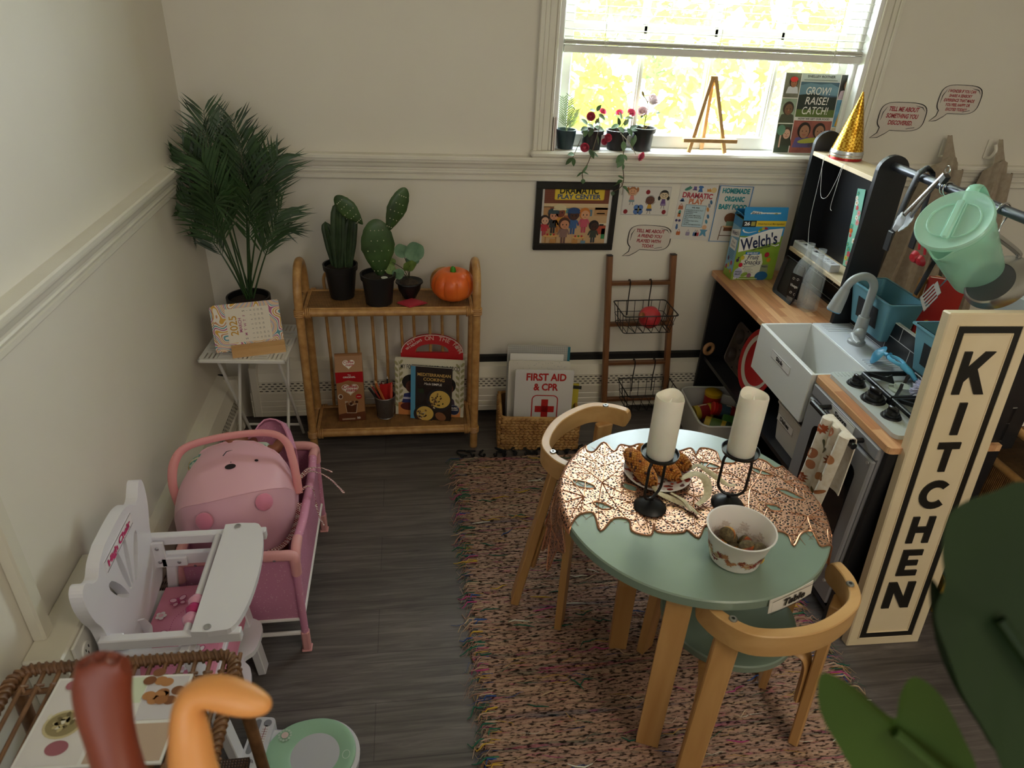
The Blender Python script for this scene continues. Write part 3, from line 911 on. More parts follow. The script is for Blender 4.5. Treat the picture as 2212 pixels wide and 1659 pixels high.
c.tube(arc((0, 0, .002), .030, 0, 360, 28), .002, mat('#8f8c8a', .35, .8), n=6)
c.build('mesh_body', cup)
def pencil(name, label, a, b, r, col, tipc):
    a, b = Vector(a), Vector(b); d = (b-a)
    c = MB(mat(col, .4)); c.tube([a, a+d*.93], r, n=6); c.tube([a+d*.93, b], [r, r*.15], mat(tipc, .6), n=6)
    tag(c.build(name), label, 'pencil')
cx, cy_, cz = .603, -.175, ZB
pencil('pencil', 'black pencil tilting out of the mesh cup toward the carton', (cx+.012, cy_-.012, cz+.01), (cx-.058, cy_-.012, cz+.135), .0045, '#1b1a1c', '#1b1a1c')
pencil('pencil', 'dull red pencil lying just above the black one in the mesh cup', (cx+.014, cy_-.002, cz+.012), (cx-.05, cy_-.004, cz+.142), .004, '#9a3a34', '#d8b48a')
pencil('pencil', 'thick orange pencil tilting out of the mesh cup', (cx+.018, cy_-.014, cz+.02), (cx-.034, cy_-.008, cz+.16), .0052, '#c46a3a', '#e0b98a')
pencil('pencil', 'short dark red pencil upright at the back of the mesh cup', (cx-.004, cy_+.022, cz+.01), (cx-.012, cy_+.028, cz+.135), .0035, '#5a1f1f', '#5a1f1f')
pencil('pencil', 'dark grey pencil standing tallest at the back of the mesh cup', (cx+.004, cy_+.022, cz+.01), (cx+.012, cy_+.028, cz+.158), .0038, '#2a2e36', '#c9c2b8')
pencil('pencil', 'coral pencil standing upright at the front of the mesh cup', (cx+.020, cy_-.014, cz+.01), (cx+.028, cy_-.018, cz+.155), .0042, '#d4604a', '#d4604a')
c = MB(mat('#c3201f', .6)); c.sheet([[(cx-.018+.048*u, cy_+.012-.006*sin(3*u), cz+.01+.122*v+.008*v*u) for u in (0, .33, .66, 1)] for v in (0, .5, 1)], th=.0012)
tag(c.build('red_paper'), 'bright red folded paper tucked inside the mesh cup', 'paper')
# books leaning on the back spindles
def book(name, label, loc, yaw, lean, w, h, t, cover, spine=None, cat='book', group=None):
    b = thing(name, label, cat, loc, (0, 0, R_(yaw)), group)
    T = Matrix.Rotation(R_(-lean), 4, 'X')
    c = MB(mat('#e9e4d8', .7)); c.box((w/2, t/2, h/2), (w-.004, t-.003, h-.004), M=T); c.build('pages', b)
    c = MB(cover)
    c.box((w/2, .0008, h/2), (w, .0016, h), M=T); c.box((w/2, t-.0008, h/2), (w, .0016, h), M=T)
    c.box((.0008, t/2, h/2), (.0016, t, h), spine or cover, M=T)
    O = T @ Vector((0, -.0002, 0)); R3 = T.to_3x3()
    return b, c, c.art(O, R3 @ Vector((1, 0, 0)), R3 @ Vector((0, 0, 1)))
# round-topped farm book, behind
fb = thing('board_book', 'red arched board book with a cut-out handle behind the two upright books', 'book', (.665, -.135, ZB), (0, 0, R_(-3)))
T = Matrix.Rotation(R_(-9), 4, 'X') @ Matrix(((1, 0, 0, 0), (0, 0, -1, 0), (0, 1, 0, 0), (0, 0, 0, 1)))
def arch(w, h0, hh, m=0.0, n=20): return [(m, m), (w-m, m), (w-m, h0)]+[(w/2+(w/2-m)*cos(R_(t)), h0+(hh-m)*sin(R_(t))) for t in [180*k/n for k in range(1, n)]]+[(m, h0)]
rd = mat('#c01a22', .45); cr = mat('#e9d9cf', .55)
fwid, fh0, fhh = .236, .235, .072
c = MB(rd)
def ring(pout, pin, z, h, mt):
    n = len(pout)
    vs = [(p[0], p[1], z+h) for p in pout]+[(p[0], p[1], z+h) for p in pin]+[(p[0], p[1], z) for p in pout]+[(p[0], p[1], z) for p in pin]
    fs = []
    for i in range(n):
        j = (i+1) % n
        fs += [(i, j, n+j, n+i), (2*n+j, 2*n+i, 3*n+i, 3*n+j), (i, 2*n+i, 2*n+j, j), (n+j, 3*n+j, 3*n+i, n+i)]
    c.add(vs, fs, mt, False, T)
po_ = [(fwid/2+fwid/2*cos(R_(t)), fh0+fhh*sin(R_(t))) for t in [180*k/20 for k in range(21)]]+[(.0, fh0-.01), (fwid*.25, fh0-.01), (fwid*.5, fh0-.01), (fwid*.75, fh0-.01), (fwid, fh0-.01)]
pi_ = [(fwid/2+.062*cos(R_(t)), fh0+.006+.028*sin(R_(t))) for t in [180*k/20 for k in range(21)]]+[(fwid/2-.062, fh0), (fwid/2-.031, fh0), (fwid/2, fh0), (fwid/2+.031, fh0), (fwid/2+.062, fh0)]
ring(po_, pi_, -.012, .014, rd)
c.box((fwid/2, fh0/2-.005, -.005), (fwid, fh0-.01, .014), rd, M=T)
O = T @ Vector((0, 0, .0024)); U = T.to_3x3() @ Vector((1, 0, 0)); V = T.to_3x3() @ Vector((0, 1, 0)); a = c.art(O, U, V)
a.line([(fwid/2+(fwid/2-.002)*cos(R_(t)), fh0+(fhh-.002)*sin(R_(t))) for t in range(0, 181, 9)], .003, cr, 1)
pk = mat('#e6b8a8', .5)
for k, ch in enumerate('ON THE FARM'):
    t = R_(100-9.2*k); x, y = fwid/2+.100*cos(t), fh0-.002+.056*sin(t)
    a.text(ch, x, y-.004, .017, pk, 1, off=.015, rot=(t-pi/2)*.75)
for k, ch in enumerate('BUSY'): a.text(ch, .030+.0075*k, fh0+.030+.0055*k, .008, cr, 1, off=.03, rot=R_(36))
for k, ch in enumerate('WINDOWS'): a.text(ch, .028+.0085*k, fh0+.013+.0055*k, .009, cr, 1, off=.03, rot=R_(33))
for k in range(6): a.ell(.212+.0045*cos(k*pi/3), fh0+.022+.0045*sin(k*pi/3), .0027, .0027, cr, 1, 8)
c.build('book_body', fb)
# picture book
CRM = mat('#e3dcc6', .5)
b, c, a = book('picture_book', 'cream landscape picture book with leaf sprigs and two child portraits', (.640, -.166, ZB), -9, 8, .262, .232, .010, CRM)
ol = mat('#a9a277', .6)
for sx_, sg in ((.014, 1), (.246, -1)):
    a.line([(sx_, .03), (sx_+sg*.004, .12), (sx_+sg*.001, .22)], .0018, ol, 1)
    for k in range(8):
        for s2 in (-1, 1): a.ell(sx_+s2*.009, .045+.024*k+s2*.003, .005, .011, ol, 1, 10, R_(-35*s2))
dkt = mat('#2b2f38', .5)
a.text('MY FOOD, YOUR FOOD, OUR FOOD', .133, .190, .018, dkt, 1, off=.005, wide=.222)
sk1, sk2, hr = mat('#5a2f20', .6), mat('#7c4a36', .6), mat('#17110f', .6)
a.ell(.060, .135, .034, .032, hr, 1); a.ell(.064, .118, .024, .026, sk1, 2); a.rect(.055, .086, .018, .02, sk1, 2)
a.poly([(.026, .05), (.034, .088), (.062, .095), (.09, .086), (.098, .05)], mat('#2c3470', .6), 3); a.rect(.03, .066, .06, .008, mat('#c9c4d8', .6), 4)
a.ell(.205, .130, .026, .030, hr, 1); a.ell(.200, .116, .021, .026, sk2, 2); a.ell(.200, .122, .005, .004, wht, 3); a.ell(.200, .122, .002, .003, hr, 4); a.rect(.185, .098, .03, .010, mat('#d0663a', .6), 3)
a.poly([(.17, .03), (.18, .08), (.205, .09), (.225, .07), (.232, .03)], mat('#4a3c4c', .6), 3)
a.poly([(.012, 0), (.012, .05), (.05, .058), (.10, .05), (.25, .04), (.25, 0)], mat('#d98a4c', .6), 2)
a.ell(.05, .036, .03, .016, mat('#5c1f1c', .6), 5)
a.ell(.226, .030, .021, .021, mat('#c8cdd6', .5), 6); a.ell(.226, .030, .020, .020, mat('#1e2a4a', .5), 7)
a.text('MUSIC', .226, .035, .007, wht, 8, off=.03); a.text('INCLUDED', .226, .028, .0045, wht, 8, off=.03)
c.build('cover', b)
# cook book in front
b, c, a = book('cookbook', 'dark cookbook with blue spine and plated food on its cover, frontmost on the shelf', (.697, -.198, ZB), -12, 9, .155, .212, .016, mat('#1f1712', .4), mat('#4a90b4', .4))
a.rect(0, 0, .018, .212, mat('#5b9fc2', .4), 1); a.rect(.018, 0, .137, .212, tex('noise', ((.3, '#17110d'), (.7, '#33241a')), nscale=30, rough=.4), 1)
yl = mat('#e0b868', .5)
a.text('MEDITERRANEAN', .088, .176, .0125, yl, 2, off=.012, wide=.125); a.text('COOKING', .088, .158, .0125, yl, 2, off=.012, wide=.080)
a.text('Made', .064, .141, .010, wht, 2, shear=.25, wide=.026); a.text('SIMPLE', .099, .141, .009, wht, 2, off=.01, wide=.038)
def plate_food(cx, cy, r, s):
    random.seed(s)
    a.ell(cx, cy, r, r*.98, mat('#2c2a2b', .3), 2, 28); a.ell(cx+.004, cy+.004, r*.82, r*.74, mat('#d8b45a', .5), 3, 24)
    for k in range(26): a.ell(cx-.012+random.gauss(0, r*.28), cy-.006+random.gauss(0, r*.26), random.uniform(.003, .006), random.uniform(.002, .004), mat(random.choice(['#3a2418', '#5a3a24', '#8a6a48', '#c9b898', '#2f3a1c', '#42221a']), .5), 4+k % 3, 8, random.uniform(0, 3))
plate_food(.108, .082, .048, 3); plate_food(.052, .020, .040, 5)
a.ell(.116, .016, .022, .016, mat('#8a5a3a', .5), 2, 16, -.5); a.ell(.04, .094, .018, .02, mat('#2a2420', .5), 2)
for k in range(6): a.ell(.034+.006*(k % 3), .112+.008*(k//3), .007, .004, mat('#27371e', .6), 3, 8, k)
c.build('cover', b)
# ============================================================= woven basket with folders
def straw():
    if 'straw' in MC: return MC['straw']
    mt = bpy.data.materials.new('braided_straw'); mt.use_nodes = True
    nt = mt.node_tree; b = nt.nodes['Principled BSDF']; b.inputs['Roughness'].default_value = .6
    tc = N(nt, 'ShaderNodeTexCoord'); no = N(nt, 'ShaderNodeTexNoise'); no.inputs['Scale'].default_value = 28
    no.inputs['Detail'].default_value = 5
    nt.links.new(tc.outputs['Object'], no.inputs['Vector'])
    r = ramp(nt, ((.3, '#94683a'), (.5, '#b4884e'), (.72, '#c9a066')), no.outputs['Fac'])
    nt.links.new(r.outputs[0], b.inputs['Base Color']); MC['straw'] = mt
    return mt
SB = straw()
bk = thing('woven_basket', 'braided straw basket on the floor holding upright folders', 'basket', (1.190, -.208, 0), (0, 0, R_(-5)))
bw, bd, bh = .296, .19, .142
def braid_wall(name, p0, p1, rows, h):
    """a wall of plaited rows: each row is a chain of slanted straw lobes"""
    c = MB(SB); p0, p1 = Vector(p0), Vector(p1); L = (p1-p0).length; u = (p1-p0)/L; nrm = Vector((u.y, -u.x, 0))
    c.box(tuple((p0+p1)/2-nrm*-.0-nrm*.004+Vector((0, 0, h/2))), (L, .005, h), mat('#6b4a26', .8), Matrix((u, -nrm, Vector((0, 0, 1)))).transposed())
    rh = h/rows; n = int(L/.017)
    for r in range(rows):
        for k in range(n):
            ctr = p0+u*(L*(k+.5+(.25 if r % 2 else 0))/n)+Vector((0, 0, rh*(r+.5)))
            for s_, a in ((1, 28), (-1, -28)):
                T = Matrix.Translation(ctr+nrm*.003+Vector((0, 0, s_*rh*.22))) @ Matrix((u, nrm, Vector((0, 0, 1)))).transposed().to_4x4() @ Matrix.Rotation(R_(-a+random.uniform(-7, 7)), 4, 'Y')
                c.ball((0, 0, 0), (L/n*.78, .0075, rh*.30), None, 8, 6, T)
    return c.build(name, bk)
random.seed(5)
braid_wall('basket_side', (-bw/2, -bd/2, 0), (bw/2, -bd/2, 0), 6, bh)
braid_wall('basket_side', (-bw/2, bd/2, 0), (-bw/2, -bd/2, 0), 6, bh)
braid_wall('basket_side', (bw/2, -bd/2, 0), (bw/2, bd/2, 0), 6, bh)
braid_wall('basket_side', (bw/2, bd/2, 0), (-bw/2, bd/2, 0), 6, bh)
MB(SB).box((0, 0, .004), (bw-.01, bd-.01, .006)).build('basket_base', bk)
c = MB(SB)
c.tube(rrect3 if False else [(x, y, bh) for x, y in rrect(-bw/2, -bd/2, bw, bd, .02, 5)], .006, n=7, closed=True)
c.build('rim', bk)
def folder(name, label, x, y, z, w, h, t, lean, m, cat='folder', yaw=-5, deco=None, rad=.003):
    o = thing(name, label, cat, (x, y, z), (0, 0, R_(yaw)))
    T = Matrix.Rotation(R_(-lean), 4, 'X') @ Matrix(((1, 0, 0, 0), (0, 0, -1, 0), (0, 1, 0, 0), (0, 0, 0, 1)))
    c = MB(m); c.prism(rrect(0, 0, w, h, rad, 3), t, None, T, z0=-t)
    if deco:
        a = c.art(T @ Vector((0, 0, .0002)), T.to_3x3() @ Vector((1, 0, 0)), T.to_3x3() @ Vector((0, 1, 0))); deco(a)
    c.build('cover', o)
    return o
PAPER = mat('#e9e6e1', .55)
CR = mat('#b3211f', .5)
def fa(a):
    a.text('FIRST AID', .118, .252, .029, CR, 1, off=.035, wide=.152); a.text('& CPR', .118, .212, .028, CR, 1, off=.035, wide=.094)
    a.line(rrect(.068, .075, .098, .115, .018, 5), .004, CR, 1, closed=True)
    a.rect(.104, .092, .026, .082, CR, 1); a.rect(.080, .120, .074, .026, CR, 1)
folder('first_aid_binder', 'white first aid binder with a red cross at the front of the straw basket', 1.090, -.247, .012, .222, .292, .012, 7, mat('#d9d6d4', .35), 'binder', deco=fa)
def dots(a):
    random.seed(3); g = mat('#b9b6b0', .6)
    for k in range(34): a.ell(random.uniform(.03, .22), random.uniform(.275, .308), .0018, .0018, g, 1, 6)
folder('paper_folder', 'cream dotted paper folder just behind the first aid binder', 1.068, -.213, .012, .236, .312, .006, 8, mat('#d8d2c6', .6), deco=dots, rad=.008)
folder('paper_folder', 'thin white paper folder second from the back in the straw basket', 1.076, -.192, .012, .206, .328, .004, 9, PAPER)
def gridd(a):
    g = mat('#9a9a97', .5)
    for k in range(30): a.rect(.008+.0078*k, .0, .0012, .35, g, 1)
    for k in range(14): a.rect(0, .245+.0078*k, .242, .0012, g, 1)
    a.rect(.232, 0, .010, .35, mat('#2f7684', .4), 2)
folder('binder', 'grey grid binder with teal spine, tallest and rearmost in the straw basket', 1.068, -.172, .012, .242, .350, .018, 9, mat('#bdbbb5', .45), 'binder', deco=gridd)
def yb(a): a.rect(0, .195, .06, .014, mat('#33352e', .5), 1)
folder('notebook', 'yellow notebook poking out beside the first aid binder', 1.292, -.222, .012, .05, .215, .008, 10, mat('#cdbb3f', .5), 'notebook', yaw=-12, deco=yb)
# ============================================================= pictures and notices on the wall
UX, UZ = Vector((1, 0, 0)), Vector((0, 0, 1))
BF = mat('#14120f', .35)
fr = thing('framed_picture', 'black framed cartoon picture of children in costumes hanging under the sill', 'picture', (1.164, -.001, .704))
c = MB(BF); fw_, fh_, ft = .303, .249, .024
for ctr, d in (((fw_/2, -.009, .011), (fw_, .018, ft)), ((fw_/2, -.009, fh_-.0115), (fw_, .018, ft)), ((.0115, -.009, fh_/2), (ft-.001, .018, fh_-.046)), ((fw_-.0095, -.009, fh_/2), (.019, .018, fh_-.046))): c.box(ctr, d, bev=.0015)
c.build('frame', fr)
c = MB(mat('#dedad3', .4)); c.box((fw_/2, -.004, fh_/2), (fw_-.04, .004, fh_-.04))
a = c.art((.0, -.0063, 0), UX, UZ)
K = lambda h: mat(h, .55)
x0, x1, y0, y1 = .032, .272, .022, .226
a.rect(x0, y0, x1-x0, y1-y0, K('#c9a47a'), 1)
a.rect(x0, .172, x1-x0, .054, K('#7a3f28'), 2)
for k in range(7): a.rect(x0, .174+.0075*k, x1-x0, .0006, K('#5d2d1c'), 3)
a.rect(x0, .158, x1-x0, .014, K('#d9bd94'), 2); a.rect(x0, .05, .06, .11, K('#b98a5c'), 2)
a.rect(.068, .184, .186, .042, K('#a8801f'), 4, .006); a.rect(.070, .186, .182, .040, K('#e3c338'), 5, .005)
a.text('DRAMATIC', .159, .2085, .0235, K('#1b1a14'), 6, off=.03, wide=.144)
a.rect(.03, .2255, .25, .012, BF, 7)
a.text('PLAY CENTER', .160, .1895, .0165, K('#2c4a7c'), 6, off=.03, wide=.160)
for x, y, w, h, col in ((.056, .115, .05, .042, '#8a4a34'), (.108, .098, .024, .03, '#a35a34'), (.222, .128, .050, .03, '#b88a5a'), (.112, .136, .022, .018, '#5f8a8f'), (.215, .058, .055, .034, '#a8462e'), (.256, .040, .014, .04, '#2f7a48'), (.212, .090, .060, .010, '#e3d2b4'), (.172, .124, .005, .03, '#333333'), (.182, .124, .005, .03, '#b04030'), (.192, .124, .004, .03, '#333333'), (.202, .126, .012, .024, '#5f7f92'), (.150, .124, .010, .026, '#b0392e'), (.232, .134, .03, .004, '#e8d8ba'), (.224, .150, .05, .008, '#e4d4c2')):
    a.rect(x, y, w, h, K(col), 3)
a.rect(.226, .092, .014, .006, K('#2a2a2a'), 4); a.rect(.246, .091, .016, .006, K('#2a2a2a'), 4)
def kid(x, y, s, skin, hair, top, legs, hat=None):
    a.rect(x-.007*s, y, .006*s, .020*s, K(legs), 6); a.rect(x+.001*s, y, .006*s, .020*s, K(legs), 6)
    a.poly([(x-.012*s, y+.018*s), (x-.009*s, y+.046*s), (x+.009*s, y+.046*s), (x+.012*s, y+.018*s)], K(top), 7)
    a.line([(x-.010*s, y+.042*s), (x-.017*s, y+.026*s)], .005*s, K(top), 7); a.line([(x+.010*s, y+.042*s), (x+.017*s, y+.026*s)], .005*s, K(top), 7)
    a.ell(x, y+.060*s, .0175*s, .018*s, K(hair), 8); a.ell(x+.002*s, y+.056*s, .0135*s, .0135*s, K(skin), 9)
    for d in (-.004, .007): a.ell(x+d*s, y+.056*s, .0018*s, .0026*s, K('#1c1210'), 10, 8)
    a.line([(x-.001*s, y+.0495*s), (x+.002*s, y+.0485*s), (x+.005*s, y+.0495*s)], .001*s, K('#7a2a22'), 10)
    if hat: a.ell(x, y+.071*s, .018*s, .009*s, K(hat), 10); a.rect(x-.019*s, y+.063*s, .038*s, .004*s, K(hat), 11)
kid(.070, .062, 1.15, '#c98a6a', '#2a2420', '#2c2f34', '#23262b', '#32464e'); kid(.092, .066, 1.3, '#7a3a2a', '#c9a440', '#c98a2c', '#b06a2c', '#d9c9a0')
kid(.145, .058, 1.25, '#4a2a20', '#1d2a48', '#3a5f92', '#34568a', '#2a4676'); kid(.186, .064, 1.2, '#d9a07a', '#c9782c', '#c9566a', '#b8485c')
kid(.112, .024, 1.25, '#c98a68', '#4a2a1c', '#8a6a62', '#6a4a42'); kid(.225, .026, 1.1, '#3a211a', '#17120f', '#3a3f36', '#2f3a42'); kid(.038, .052, 1.0, '#d9a88a', '#2a1a16', '#b8323f', '#a83a48')
for x, y, w in ((.064, .052, .052), (.170, .046, .044)):
    a.ell(x, y, w*.55, .006, K('#d9a866'), 11); a.rect(x-w*.4, y-.026, .004, .026, K('#a8743c'), 10); a.rect(x+w*.36, y-.026, .004, .026, K('#a8743c'), 10)
    for d, col in ((-.012, '#b8232a'), (.0, '#4a7a3c'), (.012, '#b8232a')): a.ell(x+d, y+.005, .004, .004, K(col), 12, 8)
a.rect(.062, .024, .022, .016, K('#c08a4c'), 11); a.rect(.146, .022, .022, .016, K('#c08a4c'), 11); a.rect(.180, .022, .018, .012, K('#6a8a9c'), 11)
c.build('picture_print', fr)
PW = mat('#ddd7d0', .5)
def sheet_paper(name, label, x, z, w, h, cat, tilt=0.0):
    o = thing(name, label, cat, (x, -.0008, z), (0, R_(tilt), 0))
    c = MB(PW); c.box((w/2, -.0005, h/2), (w, .001, h)); return o, c, c.art((0, -.0011, 0), UX, UZ)
INK = mat('#2d2a2a', .5)
o, c, a = sheet_paper('notice_card', 'white card with three cartoon children and three dark red dots', 1.487, .833, .184, .109, 'card', .3)
a.line([(.003, .003), (.181, .003), (.181, .106), (.003, .106)], .0009, INK, 1, closed=True)
for x, y in ((.095, .087), (.018, .014), (.166, .014)): a.ell(x, y, .0082, .0085, mat('#8c1520', .5), 1)
for k in range(4): a.ell(.066+.011*cos(R_(45+90*k)), .022+.011*sin(R_(45+90*k)), .0105, .0105, mat('#5578b4', .5), 1)
a.text('3', .066, .015, .014, mat('#8a8450', .5), 2, off=.03)
def stick(x, y, s, skin, hair, top, bot, style):
    a.line([(x-.012*s, y+.026*s), (x-.022*s, y+.040*s)], .002*s, K(skin), 1); a.line([(x+.012*s, y+.026*s), (x+.024*s, y+.040*s)], .002*s, K(skin), 1)
    for d in (-.006, .006): a.line([(x+d*s*.7, y+.004*s), (x+d*s, y-.012*s), (x+d*1.6*s, y-.012*s)], .002*s, K('#6a4a3a'), 1)
    a.poly([(x-.012*s, y+.004*s), (x-.007*s, y+.028*s), (x+.007*s, y+.028*s), (x+.012*s, y+.004*s)], K(top), 2)
    a.rect(x-.012*s, y, .024*s, .009*s, K(bot), 3)
    if style == 'pig':
        for d in (-1, 1): a.ell(x+d*.021*s, y+.052*s, .006*s, .011*s, K(hair), 1)
    if style == 'long': a.ell(x, y+.047*s, .021*s, .020*s, K(hair), 1); [a.ell(x+d*.020*s, y+.032*s, .006*s, .010*s, K(hair), 1) for d in (-1, 1)]
    a.ell(x, y+.045*s, .020*s, .018*s, K('#4a352c'), 2); a.ell(x, y+.045*s, .019*s, .017*s, K(skin), 3)
    if style == 'long': a.poly([(x-.019*s, y+.047*s), (x-.010*s, y+.062*s), (x+.010*s, y+.062*s), (x+.019*s, y+.047*s), (x+.008*s, y+.056*s), (x-.008*s, y+.056*s)], K(hair), 4); [a.line([(x+d*.007*s+.005*s*cos(t), y+.045*s+.005*s*sin(t)) for t in [2*pi*q/10 for q in range(10)]], .001*s, K('#2b2a2a'), 4, closed=True) for d in (-1, 1)]
    if style == 'spike':
        for k in range(9): t = R_(30+15*k); a.line([(x+.017*s*cos(t), y+.045*s+.016*s*sin(t)), (x+.023*s*cos(t), y+.045*s+.023*s*sin(t))], .0015*s, K(hair), 4)
    if style == 'pig': a.poly([(x-.018*s, y+.05*s), (x-.008*s, y+.064*s), (x+.008*s, y+.064*s), (x+.018*s, y+.05*s), (x, y+.058*s)], K(hair), 4)
    for d in (-.006, .006): a.ell(x+d*s, y+.047*s, .0015*s, .002*s, K('#1d1512'), 5, 8)
    a.line([(x+.010*s*cos(t), y+.042*s+.007*s*sin(t)) for t in [R_(200+14*q) for q in range(11)]], .0013*s, K('#7a2a22'), 5)
stick(.036, .050, .86, '#d9a37c', '#a86a3c', '#d48a80', '#7f9aa0', 'pig'); stick(.107, .018, .86, '#6a4434', '#1c1512', '#d0a038', '#3f557c', 'spike'); stick(.158, .038, .86, '#dfc9a8', '#22201f', '#6a4a84', '#8f7aa4', 'long')
c.build('card_sheet', o)
o, c, a = sheet_paper('notice_poster', 'white notice headed DRAMATIC PLAY with colourful costume drawings', 1.694, .744, .150, .211, 'poster', 3.2)
a.text('DRAMATIC', .072, .160, .019, mat('#b23a4a', .5), 1, off=.04, wide=.118); a.text('PLAY', .072, .138, .019, mat('#c9714a', .5), 1, off=.04, wide=.058)
a.rect(.034, .050, .082, .084, mat('#5f7f92', .5), 1); a.rect(.0355, .0515, .079, .081, mat('#bcd3dc', .5), 2)
a.text('WE ARE:', .075, .121, .006, INK, 3, off=.02)
for k, s_ in enumerate(('ENGAGING IN ROLE PLAY', 'EXPRESSING OUR', 'CREATIVITY', 'EXPLORING EMOTIONS', 'PRACTICING LANGUAGE', 'SKILLS', 'COOPERATING WITH', 'OTHERS', 'USING OUR IMAGINATION')):
    a.text(s_, .039, .112-.0068*k, .0042, INK, 3, off=.015, al='l')
def dress(x, y, s, col): a.poly([(x-.010*s, y), (x-.005*s, y+.014*s), (x-.012*s, y+.018*s), (x-.006*s, y+.024*s), (x+.006*s, y+.024*s), (x+.012*s, y+.018*s), (x+.005*s, y+.014*s), (x+.010*s, y)], K(col), 1)
dress(.078, .183, .95, '#3f6ea8'); a.ell(.030, .192, .015, .006, K('#4f8f7c'), 1, 10, .4); a.line([(.022, .186), (.036, .202)], .004, K('#3f7a6a'), 2)
a.rect(.047, .188, .018, .003, K('#5a4a7c'), 1); a.rect(.050, .190, .012, .012, K('#6a5a94'), 1)
a.poly([(.104, .186), (.104, .198), (.110, .193), (.114, .200), (.118, .193), (.122, .198), (.122, .186)], K('#cf8a3c'), 1); a.ell(.130, .193, .011, .010, K('#dcc08a'), 2)
for y, kind in ((.146, 'hat'), (.122, 'bag'), (.096, 'cone'), (.072, 'glass'), (.048, 'tie')):
    x = .016
    if kind == 'hat': a.ell(x, y, .010, .003, K('#3f5f94'), 1); a.ell(x, y+.004, .006, .006, K('#3f5f94'), 1)
    if kind == 'bag': a.poly([(x-.010, y-.008), (x-.008, y+.006), (x+.008, y+.006), (x+.010, y-.008)], K('#b8694a'), 1); a.line([(x-.006, y+.006), (x, y+.014), (x+.006, y+.006)], .002, K('#b8694a'), 1)
    if kind == 'cone': a.poly([(x-.006, y-.010), (x-.005, y+.004), (x+.005, y+.004), (x+.006, y-.010)], K('#c97a44'), 1); a.ell(x, y+.008, .005, .008, K('#4f8f7c'), 1)
    if kind == 'glass': [a.ell(x+d, y, .005, .005, K('#4a4470'), 1) for d in (-.006, .006)]
    if kind == 'tie': a.poly([(x-.003, y+.010), (x+.003, y+.010), (x+.006, y-.006), (x, y-.012), (x-.004, y-.004)], K('#4a6a9c'), 1)
for y, col in ((.148, '#3f6a8f'), (.120, '#c98a44'), (.094, '#4f7a9c'), (.074, '#4f8fa4'), (.135, '#8a8fa0')): a.ell(.128+.004*sin(y*90), y, .005, .009, K(col), 1, 10, .4)
for x, col in ((.028, '#c0693c'), (.066, '#9a8fa8'), (.095, '#4a6a9c'), (.103, '#b04050')): a.rect(x-.008, .016, .016, .014, K(col), 1, .003); a.line([(x-.005, .030), (x, .040), (x+.005, .030)], .002, K(col), 1)
a.ell(.127, .052, .009, .009, K('#e0b088'), 2); a.poly([(.113, .016), (.118, .034), (.111, .042), (.127, .044), (.143, .042), (.136, .034), (.141, .016), (.131, .020), (.127, .026), (.123, .020)], K('#5a94b4'), 1)
c.build('poster_sheet', o)
o, c, a = sheet_paper('notice_poster', 'blue bordered notice headed HOMEMADE ORGANIC BABY FOOD behind the snack box', 1.846, .729, .142, .224, 'poster', 1.5)
a.line([(.006, .006), (.136, .006), (.136, .218), (.006, .218)], .0045, mat('#4d82b4', .5), 1, closed=True)
tl = mat('#1f8a92', .5)
for s_, y, w in (('HOMEMADE', .192, .108), ('ORGANIC', .162, .080), ('BABY FOOD', .132, .112)): a.text(s_, .072, y, .018, tl, 1, off=.05, wide=w)
br_, bt = K('#7a4a30'), K('#6a4a30')
a.ell(.072, .098, .024, .020, br_, 2); a.rect(.060, .068, .03, .018, K('#7a9a84'), 3); a.rect(.048, .062, .05, .006, K('#d0a47c'), 4); a.rect(.054, .048, .034, .016, br_, 3)
for x in (.044, .096): a.line([(x, .066), (x-.004, .012)], .003, bt, 3)
a.line([(.042, .030), (.098, .030)], .003, bt, 3)
c.build('poster_sheet', o)
def bubble(name, label, x, z, w, h, lines, th, tilt):
    o = thing(name, label, 'wall sign', (x, -.0006, z), (0, R_(tilt), 0))
    pts = []
    for k in range(40):
        t = 2*pi*k/40
        cx, sy_ = cos(t), sin(t)
        pts.append((w/2+w/2*math.copysign(abs(cx)**.55, cx), h/2+h/2*math.copysign(abs(sy_)**.6, sy_)))
    i0 = min(range(40), key=lambda k: (pts[k][0]-w*.10)**2+(pts[k][1]-h*.10)**2); i1 = min(range(40), key=lambda k: (pts[k][0]-w*.30)**2+pts[k][1]**2)
    lo, hi = min(i0, i1), max(i0, i1)
    out = pts[:lo+1]+[(w*.07, -h*.10), (-w*.06, -h*.30), (w*.10, -h*.27), (w*.24, -h*.12)]+pts[hi:]
    c = MB(mat('#d9cfc4', .5)); T = Matrix(((1, 0, 0, 0), (0, 0, -1, 0), (0, 1, 0, 0), (0, 0, 0, 1)))
    c.prism(out, .0006, None, T)
    a = c.art((0, -.0008, 0), UX, UZ)
    n = len(out); a.line(out, [.0016+.0022*(.5+.5*sin(2*pi*k/n*2+1)) for k in range(n)], mat('#17151a', .5), 1, closed=True)
    a.line([(w*.06, h*.35), (w*.07, h*.62), (w*.13, h*.82)], [.001, .003, .0008], mat('#17151a', .5), 1); a.line([(w*.72, h*.90), (w*.88, h*.85), (w*.95, h*.72)], [.0006, .003, .0006], mat('#17151a', .5), 1)
    a.line([(w*.66, h*.08), (w*.84, h*.14)], .0016, mat('#17151a', .5), 1)
    rd_ = mat('#a8323c', .5)
    for k, s_ in enumerate(lines): a.text(s_[0], w*.50, h*.84-th*1.55*k-th, th, rd_, 1, off=.035, shear=.12, wide=s_[1], rot=0)
    c.build('sign_face', o)
